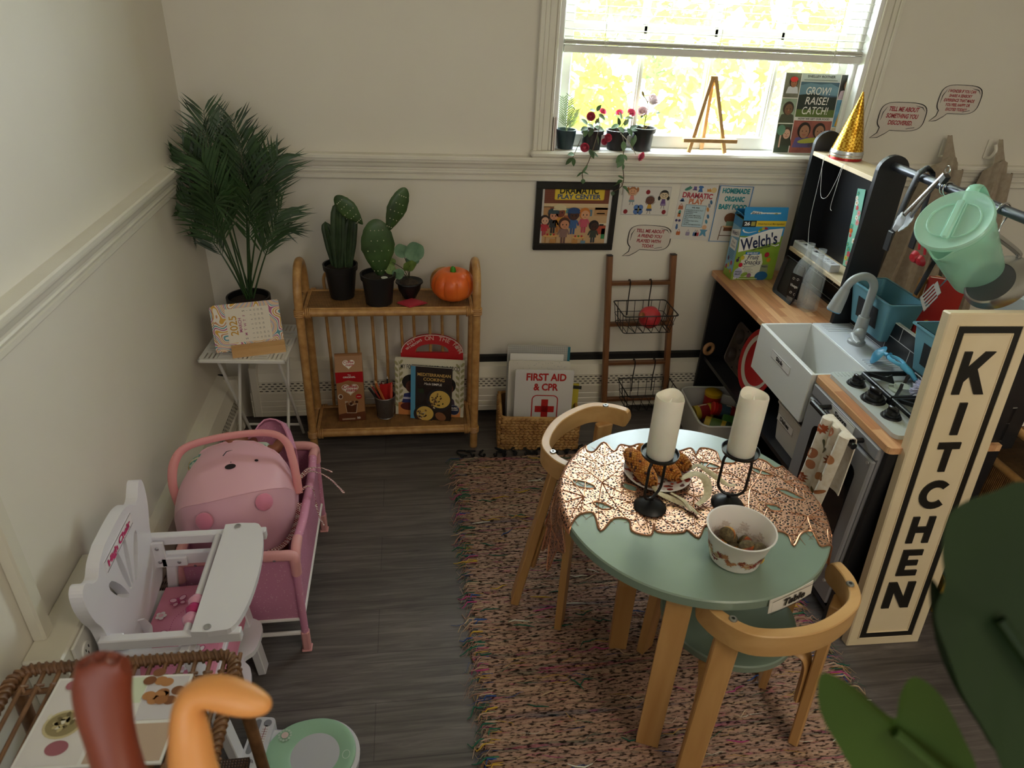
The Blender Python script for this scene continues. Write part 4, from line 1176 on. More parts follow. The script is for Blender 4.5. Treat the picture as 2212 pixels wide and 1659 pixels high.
bubble('speech_bubble_sign', 'speech bubble decal about a friend, above the wooden ladder', 1.527, .703, .168, .096, (('TELL ME ABOUT', .112), ('A FRIEND YOU', .096), ('PLAYED WITH', .096), ('TODAY.', .048)), .0125, 3)
bubble('speech_bubble_sign', 'speech bubble decal about something discovered, nearest the window', 2.408, 1.158, .186, .098, (('TELL ME ABOUT', .120), ('SOMETHING YOU', .128), ('DISCOVERED.', .098)), .0150, 1)
bubble('speech_bubble_sign', 'speech bubble decal about a sensory experience, farthest from the window', 2.624, 1.222, .168, .098, (('I WONDER IF YOU CAN', .112), ('SHARE A SENSORY', .094), ('EXPERIENCE THAT MADE', .124), ('YOU FEEL HAPPY OR', .100), ('EXCITED TODAY?', .086)), .0100, 1)
# ============================================================= ladder and wire baskets
LW = wood('#6b4426', '#8a5c36', 'z', .8)
ld = thing('wooden_ladder', 'small brown wooden ladder leaning on the wall under the pictures', 'ladder', (1.49, -.115, 0))
A0, A1 = Vector((0, 0, 0)), Vector((-.030, .093, .684)); B0, B1 = Vector((.262, 0, 0)), Vector((.222, .093, .688))
for p, q in ((A0, A1), (B0, B1)): MB(LW).bar(p, q, .021, .026, bev=.003, up=(0, 1, 0)).build('ladder_rail', ld)
for q, p in ((A1, A0), (B1, B0)):
    MB(mat('#1b1613', .5)).bar(q-(q-p).normalized()*.001, q+(q-p).normalized()*.002, .0205, .0255, up=(0, 1, 0)).build('end_cap', ld)
RUNG = wood('#5e3b21', '#7f5330', 'x', .8)
def lp_(A, B, z): return A+(B-A)*(z/.684)
for z in (.095, .252, .414, .577):
    MB(RUNG).bar(lp_(A0, A1, z), lp_(B0, B1, z), .02, .014, bev=.002).build('rung', ld)
BWI = mat('#121212', .4, .3)
def wire_basket(label, x, y, zr, w, d, h, rung):
    o = thing('wire_basket', label, 'basket', (x, y, zr-h), (0, 0, R_(1.5)), 'wire baskets hung on the ladder')
    c = MB(BWI)
    top = rrect(-w/2, -d/2, w, d, .012, 3); bot = rrect(-w/2+.012, -d/2+.022, w-.024, d-.034, .01, 3)
    c.tube([(p[0], p[1], h) for p in top], .0024, n=6, closed=True); c.tube([(p[0], p[1], h*.45) for p in rrect(-w/2+.007, -d/2+.012, w-.014, d-.019, .01, 3)], .0013, n=5, closed=True)
    c.tube([(p[0], p[1], 0) for p in bot], .0018, n=6, closed=True)
    n = 6
    for k in range(n):
        for yt, yb in ((-d/2, -d/2+.022), (d/2, d/2-.012)):
            xa = -w/2+.02+(w-.04)*k/(n-1)
            c.tube([(xa, yt, h), (xa*.93, yb, 0)], .0013, n=5)
            if yt < 0 and k < n-1: c.tube([(xa, -d/2+.012, h*.45), (xa*.93+(w-.04)/(n-1)*.93, yb, 0)], .0013, n=5)
        xb = (-w/2+.02+(w-.04)*k/(n-1))*.93; c.tube([(xb, -d/2+.022, 0), (xb, d/2-.012, 0)], .0012, n=5)
    for sg in (-1, 1):
        for k in range(4): y_ = -d/2+.02+(d-.04)*k/3; c.tube([(sg*w/2, y_, h), (sg*(w/2-.012), y_*.8+.005, 0)], .0013, n=5)
    c.build('wire_body', o)
    for sx_ in (-.045, .04):
        r = Vector(rung)-Vector((x, y, zr-h))
        MB(BWI).tube([(sx_, r.y+.010, r.z-.004), (sx_, r.y+.009, r.z+.012), (sx_, r.y-.002, r.z+.0165), (sx_, r.y-.0135, r.z+.010), (sx_, r.y-.0145, r.z-.012), (sx_, d/2+.001, h), (sx_, d/2-.007, h*.25)], .0022, n=6).build('hook', o)
    return o
wire_basket('upper wire basket on the ladder holding a red pomegranate', 1.594, -.128, .512, .212, .152, .078, (1.594, -.0365, .577))
wire_basket('lower wire basket on the ladder, empty', 1.645, -.166, .186, .216, .150, .078, (1.645, -.081, .252))
pg = thing('pomegranate', 'red pomegranate lying in the upper wire basket', 'fruit', (1.612, -.140, .437))
c = MB(tex('noise', ((.3, '#a8252c'), (.6, '#c4393f'), (.8, '#d2686a')), nscale=22, rough=.4))
T = Matrix.Translation((0, 0, .042)) @ Matrix.Rotation(R_(-62), 4, 'Y') @ Matrix.Rotation(R_(30), 4, 'X')
c.lathe([(.0, -.041), (.02, -.038), (.036, -.022), (.0435, 0), (.038, .022), (.024, .036), (.012, .041), (.009, .046), (.0115, .053), (.010, .053), (.006, .045), (0, .044)], n=26, M=T)
c.build('fruit_body', pg)
c = MB(mat('#b0764a', .6)); c.lathe([(.0105, .0415), (.0085, .047), (.0115, .0545), (.010, .0545), (.0055, .046), (0, .0455)], n=10, M=T); c.build('calyx', pg)
# ============================================================= plants and things on the window sill
ZS = 1.0627
def leaf(c, p, d, up, L, Wd, mt, curl=.15):
    p, d = Vector(p), Vector(d).normalized(); up = Vector(up)
    s = d.cross(up)
    s = s.normalized() if s.length > 1e-5 else d.orthogonal().normalized()
    n = s.cross(d)
    R = []
    for t, w in ((0, .05), (.2, .72), (.45, 1), (.7, .78), (.9, .3), (1, .02)):
        q = p+d*L*t-n*(curl*L*t*t)
        R.append([q+s*w*Wd/2+n*.10*Wd*w, q, q-s*w*Wd/2+n*.10*Wd*w])
    c.sheet(R, mt)
def leafpart(par, p, d, up, L, Wd, mt, curl=.15):
    c = MB(); leaf(c, p, d, up, L, Wd, mt, curl); return c
LF = [tex('noise', ((.3, a), (.7, b)), nscale=30, rough=.5) for a, b in (('#3c5a34', '#56744a'), ('#4a6a44', '#6f8f66'), ('#2c4426', '#46603a'))]
def rose(par, p, r, d, col, name='blossom'):
    m1 = tex('noise', ((.3, col[0]), (.7, col[1])), nscale=40, rough=.55)
    c = MB(m1); d = Vector(d).normalized(); ax = d.orthogonal().normalized(); ay = d.cross(ax)
    T = Matrix((ax, ay, d)).transposed().to_4x4(); T.translation = Vector(p)
    for ring_, (nn, rr, hh, op) in enumerate(((3, .35, 1.0, .05), (4, .6, .95, .16), (5, .85, .8, .3), (5, 1.0, .55, .5))):
        for k in range(nn):
            a0 = 2*pi*(k+.5*(ring_ % 2))/nn
            G = []
            for i in range(4):
                t = i/3
                G.append([(r*(rr*(.55+.45*t)+op*t*.5)*cos(a0+(j-1.5)*.55*(1-.35*abs(t-.6))), r*(rr*(.55+.45*t)+op*t*.5)*sin(a0+(j-1.5)*.55*(1-.35*abs(t-.6))), r*(-.55+1.3*hh*t-.12*abs(j-1.5)*t)) for j in range(4)])
            c.sheet(G, None, True, T)
    c.ball((0, 0, -.25*r), (r*.6, r*.6, r*.4), None, 10, 6, T)
    o = c.build(name, par)
    return o
def stem(par, pts, r=.0013, col='#5a4a34', name='stem'):
    return MB(mat(col, .6)).tube(spline(pts, 5), r, n=5).build(name, par)
ROSE = ('#b8374e', '#d8657a'); PINK = ('#e0406e', '#ee7a9a'); PALE = ('#e9d6d8', '#f6ecec')
def small_pot(name, label, x, y, r0, r1, h, mt, lip=True):
    o = thing(name, label, 'potted plant', (x, y, ZS))
    prof = [(0, 0), (r0, 0), (r1-.003, h*.78), (r1+.003, h*.79), (r1+.005, h), (r1-.001, h), (r1-.004, h*.8), (0, h*.78)] if lip else [(0, 0), (r0, 0), (r1, h), (r1-.003, h), (r0-.003, .006), (0, h*.8)]
    MB(mt).lathe(prof, n=26).build('pot', o)
    MB(tex('noise', ((.3, '#2a2018'), (.7, '#4a3a2a')), nscale=150, rough=.95, bump=.4)).lathe([(0, h*.86), (r1-.005, h*.84)], n=18).build('soil', o)
    return o
random.seed(21)
fp = small_pot('fern_pot', 'dark green pot of pale fern fronds at the window casing end of the sill', 1.264, .030, .027, .036, .064, mat('#23383c', .4), False)
for tx, ty, tz, n in ((-.022, .0, .172, 13), (.006, .012, .178, 13), (.03, .0, .13, 11)):
    c = MB(mat('#9db08a', .5)); b_ = Vector((0, 0, .055)); t_ = Vector((tx, ty, tz)); tg = (t_-b_).normalized()
    c.tube([b_, b_.lerp(t_, .5)+Vector((.002, -.003, 0)), t_], .0011, n=5)
    for k in range(n):
        p = b_.lerp(t_, .15+.83*k/n)
        for sg in (-1, 1):
            dd = (tg*.75+Vector((sg*.8, -.25, 0))).normalized()
            leaf(c, p, dd, (0, -1, .3), .036*(1-.5*k/n), .0036, None, .2)
    c.build('frond', fp)
MB(mat('#d9c4c0', .5)).box((-.058, -.045, .005), (.0, .0, .0)) if False else None
leafs = lambda par, items: [leafpart(par, *it).build('leaf', par) for it in items]
# trailing rose, first
r1 = small_pot('trailing_rose', 'black pot of trailing red roses hanging over the sill beside the fern', 1.358, .030, .032, .037, .066, PB)
stem(r1, [(0, 0, .05), (.012, -.03, .095), (.004, -.075, .09), (-.012, -.092, .03), (-.03, -.098, -.03), (-.045, -.093, -.06), (-.04, -.086, -.085)], .0015)
stem(r1, [(0, 0, .05), (.006, -.02, .10), (-.02, -.04, .11)], .0012); stem(r1, [(0, 0, .05), (.02, -.01, .12), (.028, -.02, .135)], .0012)
stem(r1, [(0, 0, .055), (-.035, -.04, .07), (-.062, -.085, .04), (-.085, -.095, -.015)], .0011); stem(r1, [(0, 0, .06), (.03, -.05, .07), (.03, -.09, .055)], .0012)
for p, r, d, col in (((-.022, -.045, .115), .0125, (-.2, -1, .4), ROSE), ((.026, -.015, .128), .011, (.2, -.6, .8), PINK), ((-.048, -.105, .024), .0125, (-.3, -1, .1), ROSE), ((.032, -.098, .056), .0115, (.2, -1, .3), ROSE), ((.022, -.092, .042), .009, (-.5, -1, 0), ROSE)): rose(r1, p, r, d, col)
L3 = []
for p, d, L, w in (((.0, -.03, .13), (.35, -.3, .8), .026, .016), ((-.004, -.03, .13), (-.7, -.4, .3), .026, .015), ((.01, -.02, .12), (.6, -.5, -.3), .03, .017), ((-.01, -.06, .085), (.9, -.4, -.1), .036, .019), ((-.015, -.06, .08), (-.4, -.4, -.7), .034, .018), ((-.03, -.05, .08), (-.9, -.4, -.2), .03, .02), ((-.035, -.05, .075), (-.3, -.5, -.8), .03, .019), ((-.085, -.096, -.012), (-.7, -.2, -.6), .034, .016), ((-.085, -.096, -.012), (.3, -.2, -.9), .03, .017), ((-.08, -.095, -.002), (-.9, -.3, .2), .024, .018), ((-.03, -.1, .018), (.4, -.4, -.7), .036, .02), ((-.025, -.098, .01), (.9, -.2, -.35), .034, .013), ((-.03, -.1, -.035), (-.6, -.1, -.9), .034, .009), ((-.045, -.095, -.06), (-.8, -.1, -.5), .026, .008), ((-.045, -.095, -.06), (.9, -.2, -.2), .024, .007), ((-.04, -.088, -.085), (.1, -.4, -.9), .018, .017), ((.0, -.02, .08), (.5, -.6, .5), .03, .017), ((.0, -.02, .07), (-.6, -.3, .6), .032, .018), ((.01, .0, .08), (.2, -.3, 1), .026, .015), ((-.02, .0, .08), (-.7, .1, .7), .03, .018), ((.0, -.07, .06), (.15, -.6, -.8), .034, .007)):
    L3.append((p, d, (0, -.6, .8), L, w, random.choice(LF), random.uniform(.05, .35)))
leafs(r1, L3)
r2 = small_pot('trailing_rose', 'black pot of roses trailing down past the picture frame corner', 1.450, .030, .032, .038, .066, PB)
stem(r2, [(0, 0, .05), (-.014, -.03, .085), (.0, -.075, .05), (.004, -.085, .005), (.006, -.093, -.04), (.016, -.087, -.085), (.012, -.078, -.115), (-.008, -.06, -.135)], .0015)
stem(r2, [(0, 0, .055), (.0, -.05, .06), (.024, -.075, .035), (.05, -.085, .0)], .0013, '#b0a890'); stem(r2, [(0, 0, .055), (.02, -.02, .11), (.026, -.03, .125)], .0012); stem(r2, [(.012, -.078, -.1), (.022, -.075, -.12), (.022, -.07, -.145)], .0009)
for p, r, d, col in (((.03, -.035, .13), .0125, (.2, -.7, .7), PINK), ((-.005, -.01, .125), .0115, (-.3, -.5, .8), PINK), ((.066, -.095, -.004), .0135, (.8, -.8, -.3), ROSE)): rose(r2, p, r, d, col)
L3 = []
for p, d, L, w in (((.0, -.03, .105), (-.3, -.3, .8), .03, .013), ((.01, -.03, .11), (.8, -.3, .2), .03, .014), ((-.01, -.04, .09), (-.8, -.5, -.1), .036, .018), ((-.012, -.05, .085), (.3, -.6, -.4), .03, .02), ((.02, -.04, .08), (.5, -.5, -.6), .034, .02), ((.03, -.03, .07), (.7, -.4, .7), .036, .018), ((.03, -.03, .07), (.9, -.4, .3), .03, .015), ((.038, -.05, .05), (.1, -.4, -1), .038, .014), ((.05, -.05, .06), (-.1, -.4, -.9), .034, .013), ((.0, -.085, .045), (-.05, -.5, -.9), .036, .02), ((.004, -.09, .0), (-.7, -.3, -.5), .036, .022), ((.004, -.092, -.01), (-.6, -.4, -.8), .04, .026), ((.004, -.09, -.0), (.5, -.3, -.6), .024, .014), ((.006, -.094, -.03), (.05, -.3, -.9), .022, .010), ((.016, -.088, -.083), (-.7, -.2, .4), .028, .012), ((.014, -.085, -.09), (-.8, -.3, -.1), .024, .014), ((.014, -.082, -.095), (-.9, -.1, -.25), .034, .006), ((.02, -.076, -.112), (.5, -.3, -.3), .022, .014), ((.024, -.074, -.115), (.8, -.1, -.6), .036, .010), ((-.008, -.06, -.135), (-.3, -.4, -.8), .016, .016), ((.0, -.01, .08), (-.2, -.2, 1), .03, .016), ((.02, .0, .08), (.5, -.1, 1), .028, .016)):
    L3.append((p, d, (0, -.6, .8), L, w, random.choice(LF), random.uniform(.05, .35)))
leafs(r2, L3)
r3 = small_pot('rose_pot', 'black pot of one upright pale rose standing nearest the wooden easel', 1.543, .030, .034, .041, .077, mat('#141414', .35))
stem(r3, [(0, 0, .05), (.0, -.005, .10), (.003, -.006, .14), (-.004, -.006, .165), (-.018, -.005, .18)], .0018, '#8a8450')
stem(r3, [(.003, -.006, .135), (.012, -.008, .145), (.018, -.008, .155)], .0013, '#8a8450'); stem(r3, [(.0, -.005, .11), (-.012, -.008, .125)], .0012, '#8a8450'); stem(r3, [(.0, -.005, .10), (.022, -.008, .12), (.034, -.008, .125)], .001, '#8a8450')
for a_ in (-.5, .5): stem(r3, [(0, 0, .06), (sin(a_)*.012, -.004, .075), (sin(a_)*.026, -.006, .083)], .0016, '#a89a68')
rose(r3, (.018, -.008, .168), .021, (.1, -.5, .9), PALE); rose(r3, (-.016, -.010, .132), .015, (-.3, -.7, .6), ('#e6c4c6', '#f2dcdc'))
c = MB(mat('#9a8a4c', .6)); c.ball((0, 0, 0), (.005, .005, .010), None, 8, 6, Matrix.Translation((-.021, -.005, .188)) @ Matrix.Rotation(-.5, 4, 'Y')); c.build('bud', r3)
leafs(r3, [((.02, -.008, .122), (.2, -.5, .5), (0, -.6, .8), .018, .013, LF[1], .1), ((.034, -.008, .125), (.6, -.4, .2), (0, -.6, .8), .018, .012, LF[2], .1), ((-.012, -.008, .12), (-.5, -.5, -.5), (0, -.6, .8), .016, .010, LF[1], .1), ((.0, -.0, .08), (-.8, -.4, .3), (0, -.6, .8), .024, .014, LF[0], .2)])
# thin book leaning in the corner of the sill
tb = thing('picture_book', 'thin book seen edge-on leaning in the sill corner by the fern pot', 'book', (1.213, -.022, ZS), (0, 0, R_(78)))
MB(mat('#e4ddd0', .6)).box((.042, .004, .055), (.084, .005, .108), rot=(0, 0, 0)).build('pages', tb)
c = MB(mat('#6a5a48', .5)); c.box((.042, .0075, .055), (.086, .0018, .11)); c.box((.042, .0005, .055), (.086, .0018, .11), mat('#8a5a54', .5)); c.build('cover', tb)
# easel
EW = wood('#b58a55', '#cda56c', 'z', 1.2)
ez = thing('mini_easel', 'small empty wooden display easel standing on the window sill', 'easel', (1.776, .022, ZS))
MB(EW).bar((-.068, -.030, .002), (-.012, .006, .248), .012, .011, up=(0, 1, 0)).build('leg', ez); MB(EW).bar((.068, -.030, .002), (.0, .006, .248), .012, .011, up=(0, 1, 0)).build('leg', ez)
MB(EW).bar((.006, .036, .002), (-.006, .014, .248), .012, .009, up=(0, 1, 0)).build('leg', ez)
MB(EW).box((-.006, .008, .246), (.028, .014, .012), bev=.002).build('top_block', ez)
MB(EW).box((0, -.040, .046), (.200, .022, .013), bev=.0015).build('ledge', ez)
# big photo book
b, c, a = book('photo_book', 'large photo-covered book titled GROW! RAISE! CATCH! standing in the window', (2.046, .026, ZS), 1, 6, .274, .272, .008, mat('#e9e6e0', .35))
def K2(h): return mat(h, .4)
wl, hl = .274, .272
a.rect(0, 0, wl, hl, K2('#efece4'), 1)
cells = ((.002, .190, .058, .080, '#6a6a5a'), (.002, .104, .058, .083, '#8a9a86'), (.002, .002, .058, .099, '#3a4434'), (.216, .190, .056, .080, '#2a2a28'), (.216, .094, .056, .093, '#5f8fae'), (.216, .002, .056, .089, '#b8a88c'), (.063, .002, .150, .112, '#8a4f44'))
for x, y, w, h, col in cells: a.rect(x, y, w, h, tex('noise', ((.35, col), (.65, '#%02x%02x%02x' % tuple(min(255, int(int(col[i:i+2], 16)*1.25)) for i in (1, 3, 5)))), nscale=25, rough=.4), 2)
a.rect(.063, .126, .150, .118, K2('#4a6878'), 2); a.rect(.063, .246, .150, .024, K2('#c9d2d0'), 2)
a.poly([(.063, .232), (.10, .240), (.14, .236), (.18, .240), (.213, .228), (.213, .2), (.063, .2)], K2('#6f93a4'), 3); a.poly([(.063, .2), (.12, .206), (.17, .194), (.213, .196), (.213, .15), (.063, .15)], K2('#26332c'), 4); a.rect(.063, .126, .150, .026, K2('#5f7434'), 5)
w_ = K2('#f6f4ec'); dk2 = K2('#2b2f30')
a.text('SHELLEY ROTNER', .138, .258, .008, dk2, 4, off=.02, wide=.108); a.rect(.072, .2485, .13, .003, K2('#8a948e'), 4)
for s_, y, w in (('GROW!', .202, .096), ('RAISE!', .169, .090), ('CATCH!', .136, .102)): a.text(s_, .136, y, .026, w_, 6, off=.006, shear=.15, wide=w)
a.text('HOW WE GET OUR FOOD', .138, .117, .0065, dk2, 4, off=.02, wide=.124)
def face(x, y, r, skin, hair, top, cap=None):
    a.poly([(x-r*1.7, y-r*2.6), (x-r*1.3, y-r*1.1), (x, y-r*.7), (x+r*1.3, y-r*1.1), (x+r*1.7, y-r*2.6)], K2(top), 3)
    a.ell(x, y+r*.12, r*1.18, r*1.28, K2(hair), 4); a.ell(x+r*.1, y-r*.1, r*.86, r*1.05, K2(skin), 5)
    for d in (-.28, .42): a.ell(x+d*r, y, r*.11, r*.08, K2('#1d1512'), 6, 8)
    a.line([(x-.2*r, y-.55*r), (x+.1*r, y-.64*r), (x+.4*r, y-.55*r)], r*.12, K2('#a05048'), 6); a.ell(x+.08*r, y-.25*r, r*.12, r*.16, K2('#b07a5a'), 6, 8)
    if cap: a.ell(x, y+r*.72, r*1.05, r*.62, K2(cap), 7)
face(.034, .240, .014, '#a9714f', '#2a1c16', '#d9dbe2', '#d83a34'); face(.031, .152, .018, '#7a5a44', '#3a2e26', '#4a5040'); face(.040, .068, .016, '#d3a890', '#4a3428', '#3c3f30'); face(.246, .236, .018, '#c9977a', '#241a18', '#d8c4d0')
face(.244, .156, .008, '#a9744c', '#2a1c16', '#d9a52c'); face(.244, .060, .017, '#4a342a', '#1d1614', '#c9b8a0'); face(.108, .078, .022, '#b07f62', '#241a17', '#6a5f94'); face(.168, .078, .021, '#b58568', '#2a1e1a', '#5f5a6a')
a.poly([(.224, .097), (.232, .140), (.244, .146), (.256, .140), (.266, .097)], K2('#e0ad2c'), 4); a.ell(.018, .080, .016, .018, K2('#5f8a74'), 6); a.rect(.016, .02, .006, .05, K2('#c9a08c'), 5); a.ell(.138, .046, .05, .009, K2('#b8b84c'), 7, 16, .12)
c.build('cover', b)
b, c, a = book('picture_book', 'dark and yellow book mostly hidden behind the large photo book in the window', (2.120, .046, ZS), 1, 5, .212, .266, .006, mat('#3a3226', .4))
a.rect(.12, .0, .092, .266, K2('#54452a'), 1); a.ell(.198, .20, .02, .04, K2('#c9a02c'), 2); a.ell(.2, .12, .016, .03, K2('#8a2a24'), 2)
c.build('cover', b)
# ============================================================= coats on wall hooks
CLOTH = tex('noise', ((.3, '#9a8b78'), (.7, '#aa9c88')), nscale=60, rough=.85, bump=.1)
def coat(label, x, z, wtop, wbot, L, seed, skew=0.0):
    o = thing('hanging_coat', label, 'coat', (x, -.05, z)); random.seed(seed)
    G = []; nu, nv = 26, 16
    for i in range(nv):
        v = i/(nv-1); w = wtop+(wbot-wtop)*(v**.55); zz = -L*v
        row = []
        for j in range(nu):
            u = j/(nu-1)*2-1
            fold = .012*sin(u*9+seed+v*2.2)+.007*sin(u*17+seed*2-v*3)
            row.append((u*w/2+skew*v, -.014-.035*(1-u*u)*(.35+.65*v**.4)-fold*(.25+v)*.9+.02*abs(u)**3, zz-.05*abs(u)**1.8*(1-v)))
        G.append(row)
    c = MB(CLOTH); c.sheet(G, th=.003); c.build('coat_body', o)
    c = MB(CLOTH); c.sheet([[(u*(wtop*.33)*(1-.75*v)+.0, -.02+.045*v-.012*(1-u*u), -.03+.095*v) for u in (-1, -.5, 0, .5, 1)] for v in (0, .35, .7, 1)], th=.003); c.build('collar', o)
    s = MB(CLOTH); s.sheet([[(wtop*.30+.055*v+.026*cos(t)+skew*.4*v, -.030-.015*v-.020*sin(t), -.045-.44*v) for t in (0, .6, 1.2, 1.9, 2.5, 3.1)] for v in (0, .25, .5, .75, 1)], th=.003); s.build('sleeve', o)
    return o
coat('beige cloth coat with a wide left skirt hanging from the wall hook nearest the window', 2.70, 1.085, .10, .235, .62, 1, -.02)
coat('narrow beige cloth coat hanging from the second wall hook', 2.915, 1.075, .085, .17, .62, 4, .03)
for x, lb in ((2.705, 'pale wall hook holding the wide beige coat'), (2.895, 'pale wall hook holding the narrow beige coat')):
    h = thing('wall_hook', lb, 'hook', (x, 0, 1.07))
    MB(TRIM).box((0, -.004, .03), (.018, .008, .07), bev=.003).build('back_plate', h)
    MB(TRIM).tube(spline([(0, -.006, .0), (0, -.03, .005), (0, -.045, .03), (0, -.035, .05)], 5), [.006]*15+[.007], n=8).build('hook_arm', h)
# ============================================================= play kitchen
KR = R_(-1.16)
KO = Vector((1.885, -.07, 0))
KM = Matrix.Translation(KO) @ Matrix.Rotation(KR, 4, 'Z')
def KP(x, y, z): return tuple(KM @ Vector((x, y, z)))
def butcher():
    mt = bpy.data.materials.new('butcher_block_laminate'); mt.use_nodes = True
    nt = mt.node_tree; b = nt.nodes['Principled BSDF']; b.inputs['Roughness'].default_value = .4
    tc = N(nt, 'ShaderNodeTexCoord'); mp = N(nt, 'ShaderNodeMapping'); mp.inputs['Rotation'].default_value = (0, 0, R_(90))
    nt.links.new(tc.outputs['Object'], mp.inputs[0])
    br = N(nt, 'ShaderNodeTexBrick'); br.offset = .37
    for k, v in (('Scale', 1), ('Brick Width', .19), ('Row Height', .026), ('Mortar Size', .0002)): br.inputs[k].default_value = v
    br.inputs['Color1'].default_value = lin('#b5794f'); br.inputs['Color2'].default_value = lin('#dcae80'); br.inputs['Mortar'].default_value = lin('#a06a44')
    nt.links.new(mp.outputs[0], br.inputs['Vector'])
    m2 = N(nt, 'ShaderNodeMapping'); m2.inputs['Scale'].default_value = (70, 5, 70); nt.links.new(tc.outputs['Object'], m2.inputs[0])
    no = N(nt, 'ShaderNodeTexNoise'); no.inputs['Scale'].default_value = 1.5; no.inputs['Detail'].default_value = 4; nt.links.new(m2.outputs[0], no.inputs['Vector'])
    mx = N(nt, 'ShaderNodeMix'); mx.data_type = 'RGBA'; mx.blend_type = 'OVERLAY'; mx.inputs['Factor'].default_value = .35
    nt.links.new(br.outputs['Color'], mx.inputs['A']); nt.links.new(no.outputs['Fac'], mx.inputs['B']); nt.links.new(mx.outputs['Result'], b.inputs['Base Color'])
    return mt
BB = butcher()
KB_ = mat('#17181b', .45); KBs = mat('#1d1e22', .4); KW = mat('#e2e3e0', .35); KG = mat('#8d8d8f', .45); LG_ = mat('#c3c8c6', .4)
k = thing('play_kitchen', 'large toy kitchen with butcher block counter, white sink and black upper shelf', 'play kitchen', tuple(KO), (0, 0, KR))
def part(name, mt=None): return MB(mt)
MB(KB_).box((.155, -.008, .30), (.33, .016, .60), bev=.002).build('side_panel', k)
MB(KB_).box((.155, -1.140, .30), (.30, .016, .60), bev=.002).build('side_panel', k)
MB(KB_).box((.155, -.795, .30), (.29, .014, .60)).build('divider_panel', k)
MB(KB_).box((.312, -.575, .33), (.012, 1.125, .60)).build('back_panel', k)
MB(KBs).box((.155, -.40, .272), (.30, .77, .016)).build('cubby_shelf', k)
MB(KBs).box((.155, -.573, .04), (.29, 1.115, .016)).build('bottom_board', k)
c = MB(BB); P_ = rrect(-.004, -.432, .31, .490, .012)
c.prism(P_, .018, None, None, z0=.602); c.build('countertop', k)
c = MB(BB); c.prism(rrect(-.004, -1.154, .16, .370, .014), .018, None, None, z0=.602); c.box((.225, -.969, .611), (.15, .368, .018)); c.build('countertop', k)
# sink
c = MB(KW)
c.box((-.008, -.609, .538), (.014, .352, .164), bev=.002)
c.box((.164, -.609, .545), (.010, .34, .15)); c.box((.08, -.437, .545), (.165, .008, .15)); c.box((.08, -.781, .545), (.165, .008, .15))
c.box((.08, -.609, .475), (.165, .34, .010))
c.build('sink_basin', k)
c = MB(mat('#dfe3e8', .35)); c.box((.232, -.609, .611), (.132, .352, .02), bev=.002)
for y0 in (-.45, -.70):
    for j in range(5): c.box((.232, y0-.012*j+(.0 if y0 > -.5 else .0), .6215), (.09, .0045, .0025), bev=.001)
c.build('drainboard', k)
# sink label
def label_strip(par, O_, w, h, txt, tw, ink_='#1a1a1e', face_='#e7e5e2', nm='name_label'):
    c = MB(mat(face_, .45)); O_ = Vector(O_)
    c.box(tuple(O_+Vector((-.0006, -w/2, h/2))), (.0012, w, h))
    a = c.art(O_+Vector((-.0013, 0, 0)), (0, -1, 0), (0, 0, 1))
    a.line([(.0015, .0015), (w-.0015, .0015), (w-.0015, h-.0015), (.0015, h-.0015)], .0011, mat('#2c2c30', .5), 1, closed=True)
    a.text(txt, w*.47, h*.28, h*.48, mat(ink_, .5), 2, off=.035, wide=tw)
    return c.build(nm, par)
label_strip(k, (-.0152, -.545, .553), .124, .027, 'Sink', .048)
# faucet
FG = mat('#9fa3a3', .35)
f = MB(FG).lathe([(0, 0), (.027, 0), (.027, .008), (.021, .012), (.019, .05), (.0175, .09), (.016, .092), (0, .092)], n=24, c=(.235, -.585, .621)).build('faucet', k)
MB(FG).tube(spline([(.235, -.585, .705), (.235, -.585, .78), (.233, -.585, .815), (.215, -.585, .838), (.190, -.585, .845), (.166, -.585, .838), (.150, -.585, .822), (.142, -.585, .80)], 6), .0125, n=12).build('spout', f)
c = MB(FG); c.tube([(.144, -.585, .806), (.136, -.585, .775), (.126, -.585, .735)], [.014, .019, .0225], n=16); c.build('spray_head', f)
MB(mat('#5f9ec4', .4)).tube([(.1262, -.585, .736), (.1252, -.585, .732)], [.0215, .0205], n=16).build('spray_ring', f)
c = MB(FG); c.ball((.222, -.606, .665), (.017, .017, .017), None, 14, 10); c.tube([(.214, -.59, .657), (.20, -.625, .653), (.194, -.652, .655)], [(.014, .006), (.011, .004), (.007, .003)], n=10, flat=(1, 0, .3)); c.build('tap_lever', f)
# oven
c = MB(KG); c.box((.006, -.965, .33), (.014, .332, .535), bev=.003); c.build('oven_front', k)
d = MB(KG); d.box((-.008, -.966, .36), (.014, .326, .40), bev=.004); d = d.build('oven_door', k)
c = MB(mat('#0b0c0e', .15)); c.prism(rrect(-1.085, .255, .225, .25, .025), .002, None, Matrix(((0, 0, 1, -.0168), (1, 0, 0, 0), (0, 1, 0, 0), (0, 0, 0, 1)))); c.build('oven_window', d)
c = MB(mat('#141518', .25))
c.tube([(-.052, -.878, .585), (-.052, -1.094, .585)], .0085, n=12)
for y in (-.905, -1.066): c.tube([(-.012, y, .585), (-.052, y, .585)], .0075, n=10)
c.build('oven_handle', k)
MB(KG).box((-.004, -.966, .583), (.014, .33, .034), bev=.002).build('control_panel', k)
label_strip(k, (-.0115, -.905, .5675), .118, .028, 'Stove', .062)
c = MB(KG)
for y, z in ((-1.115, .55), (-1.115, .14), (-.82, .14)):
    c.tube([(-.018, y, z), (-.012, y, z)], .005, mat('#b9b9ba', .3, .6), n=10)
c.build('screw_caps', k)
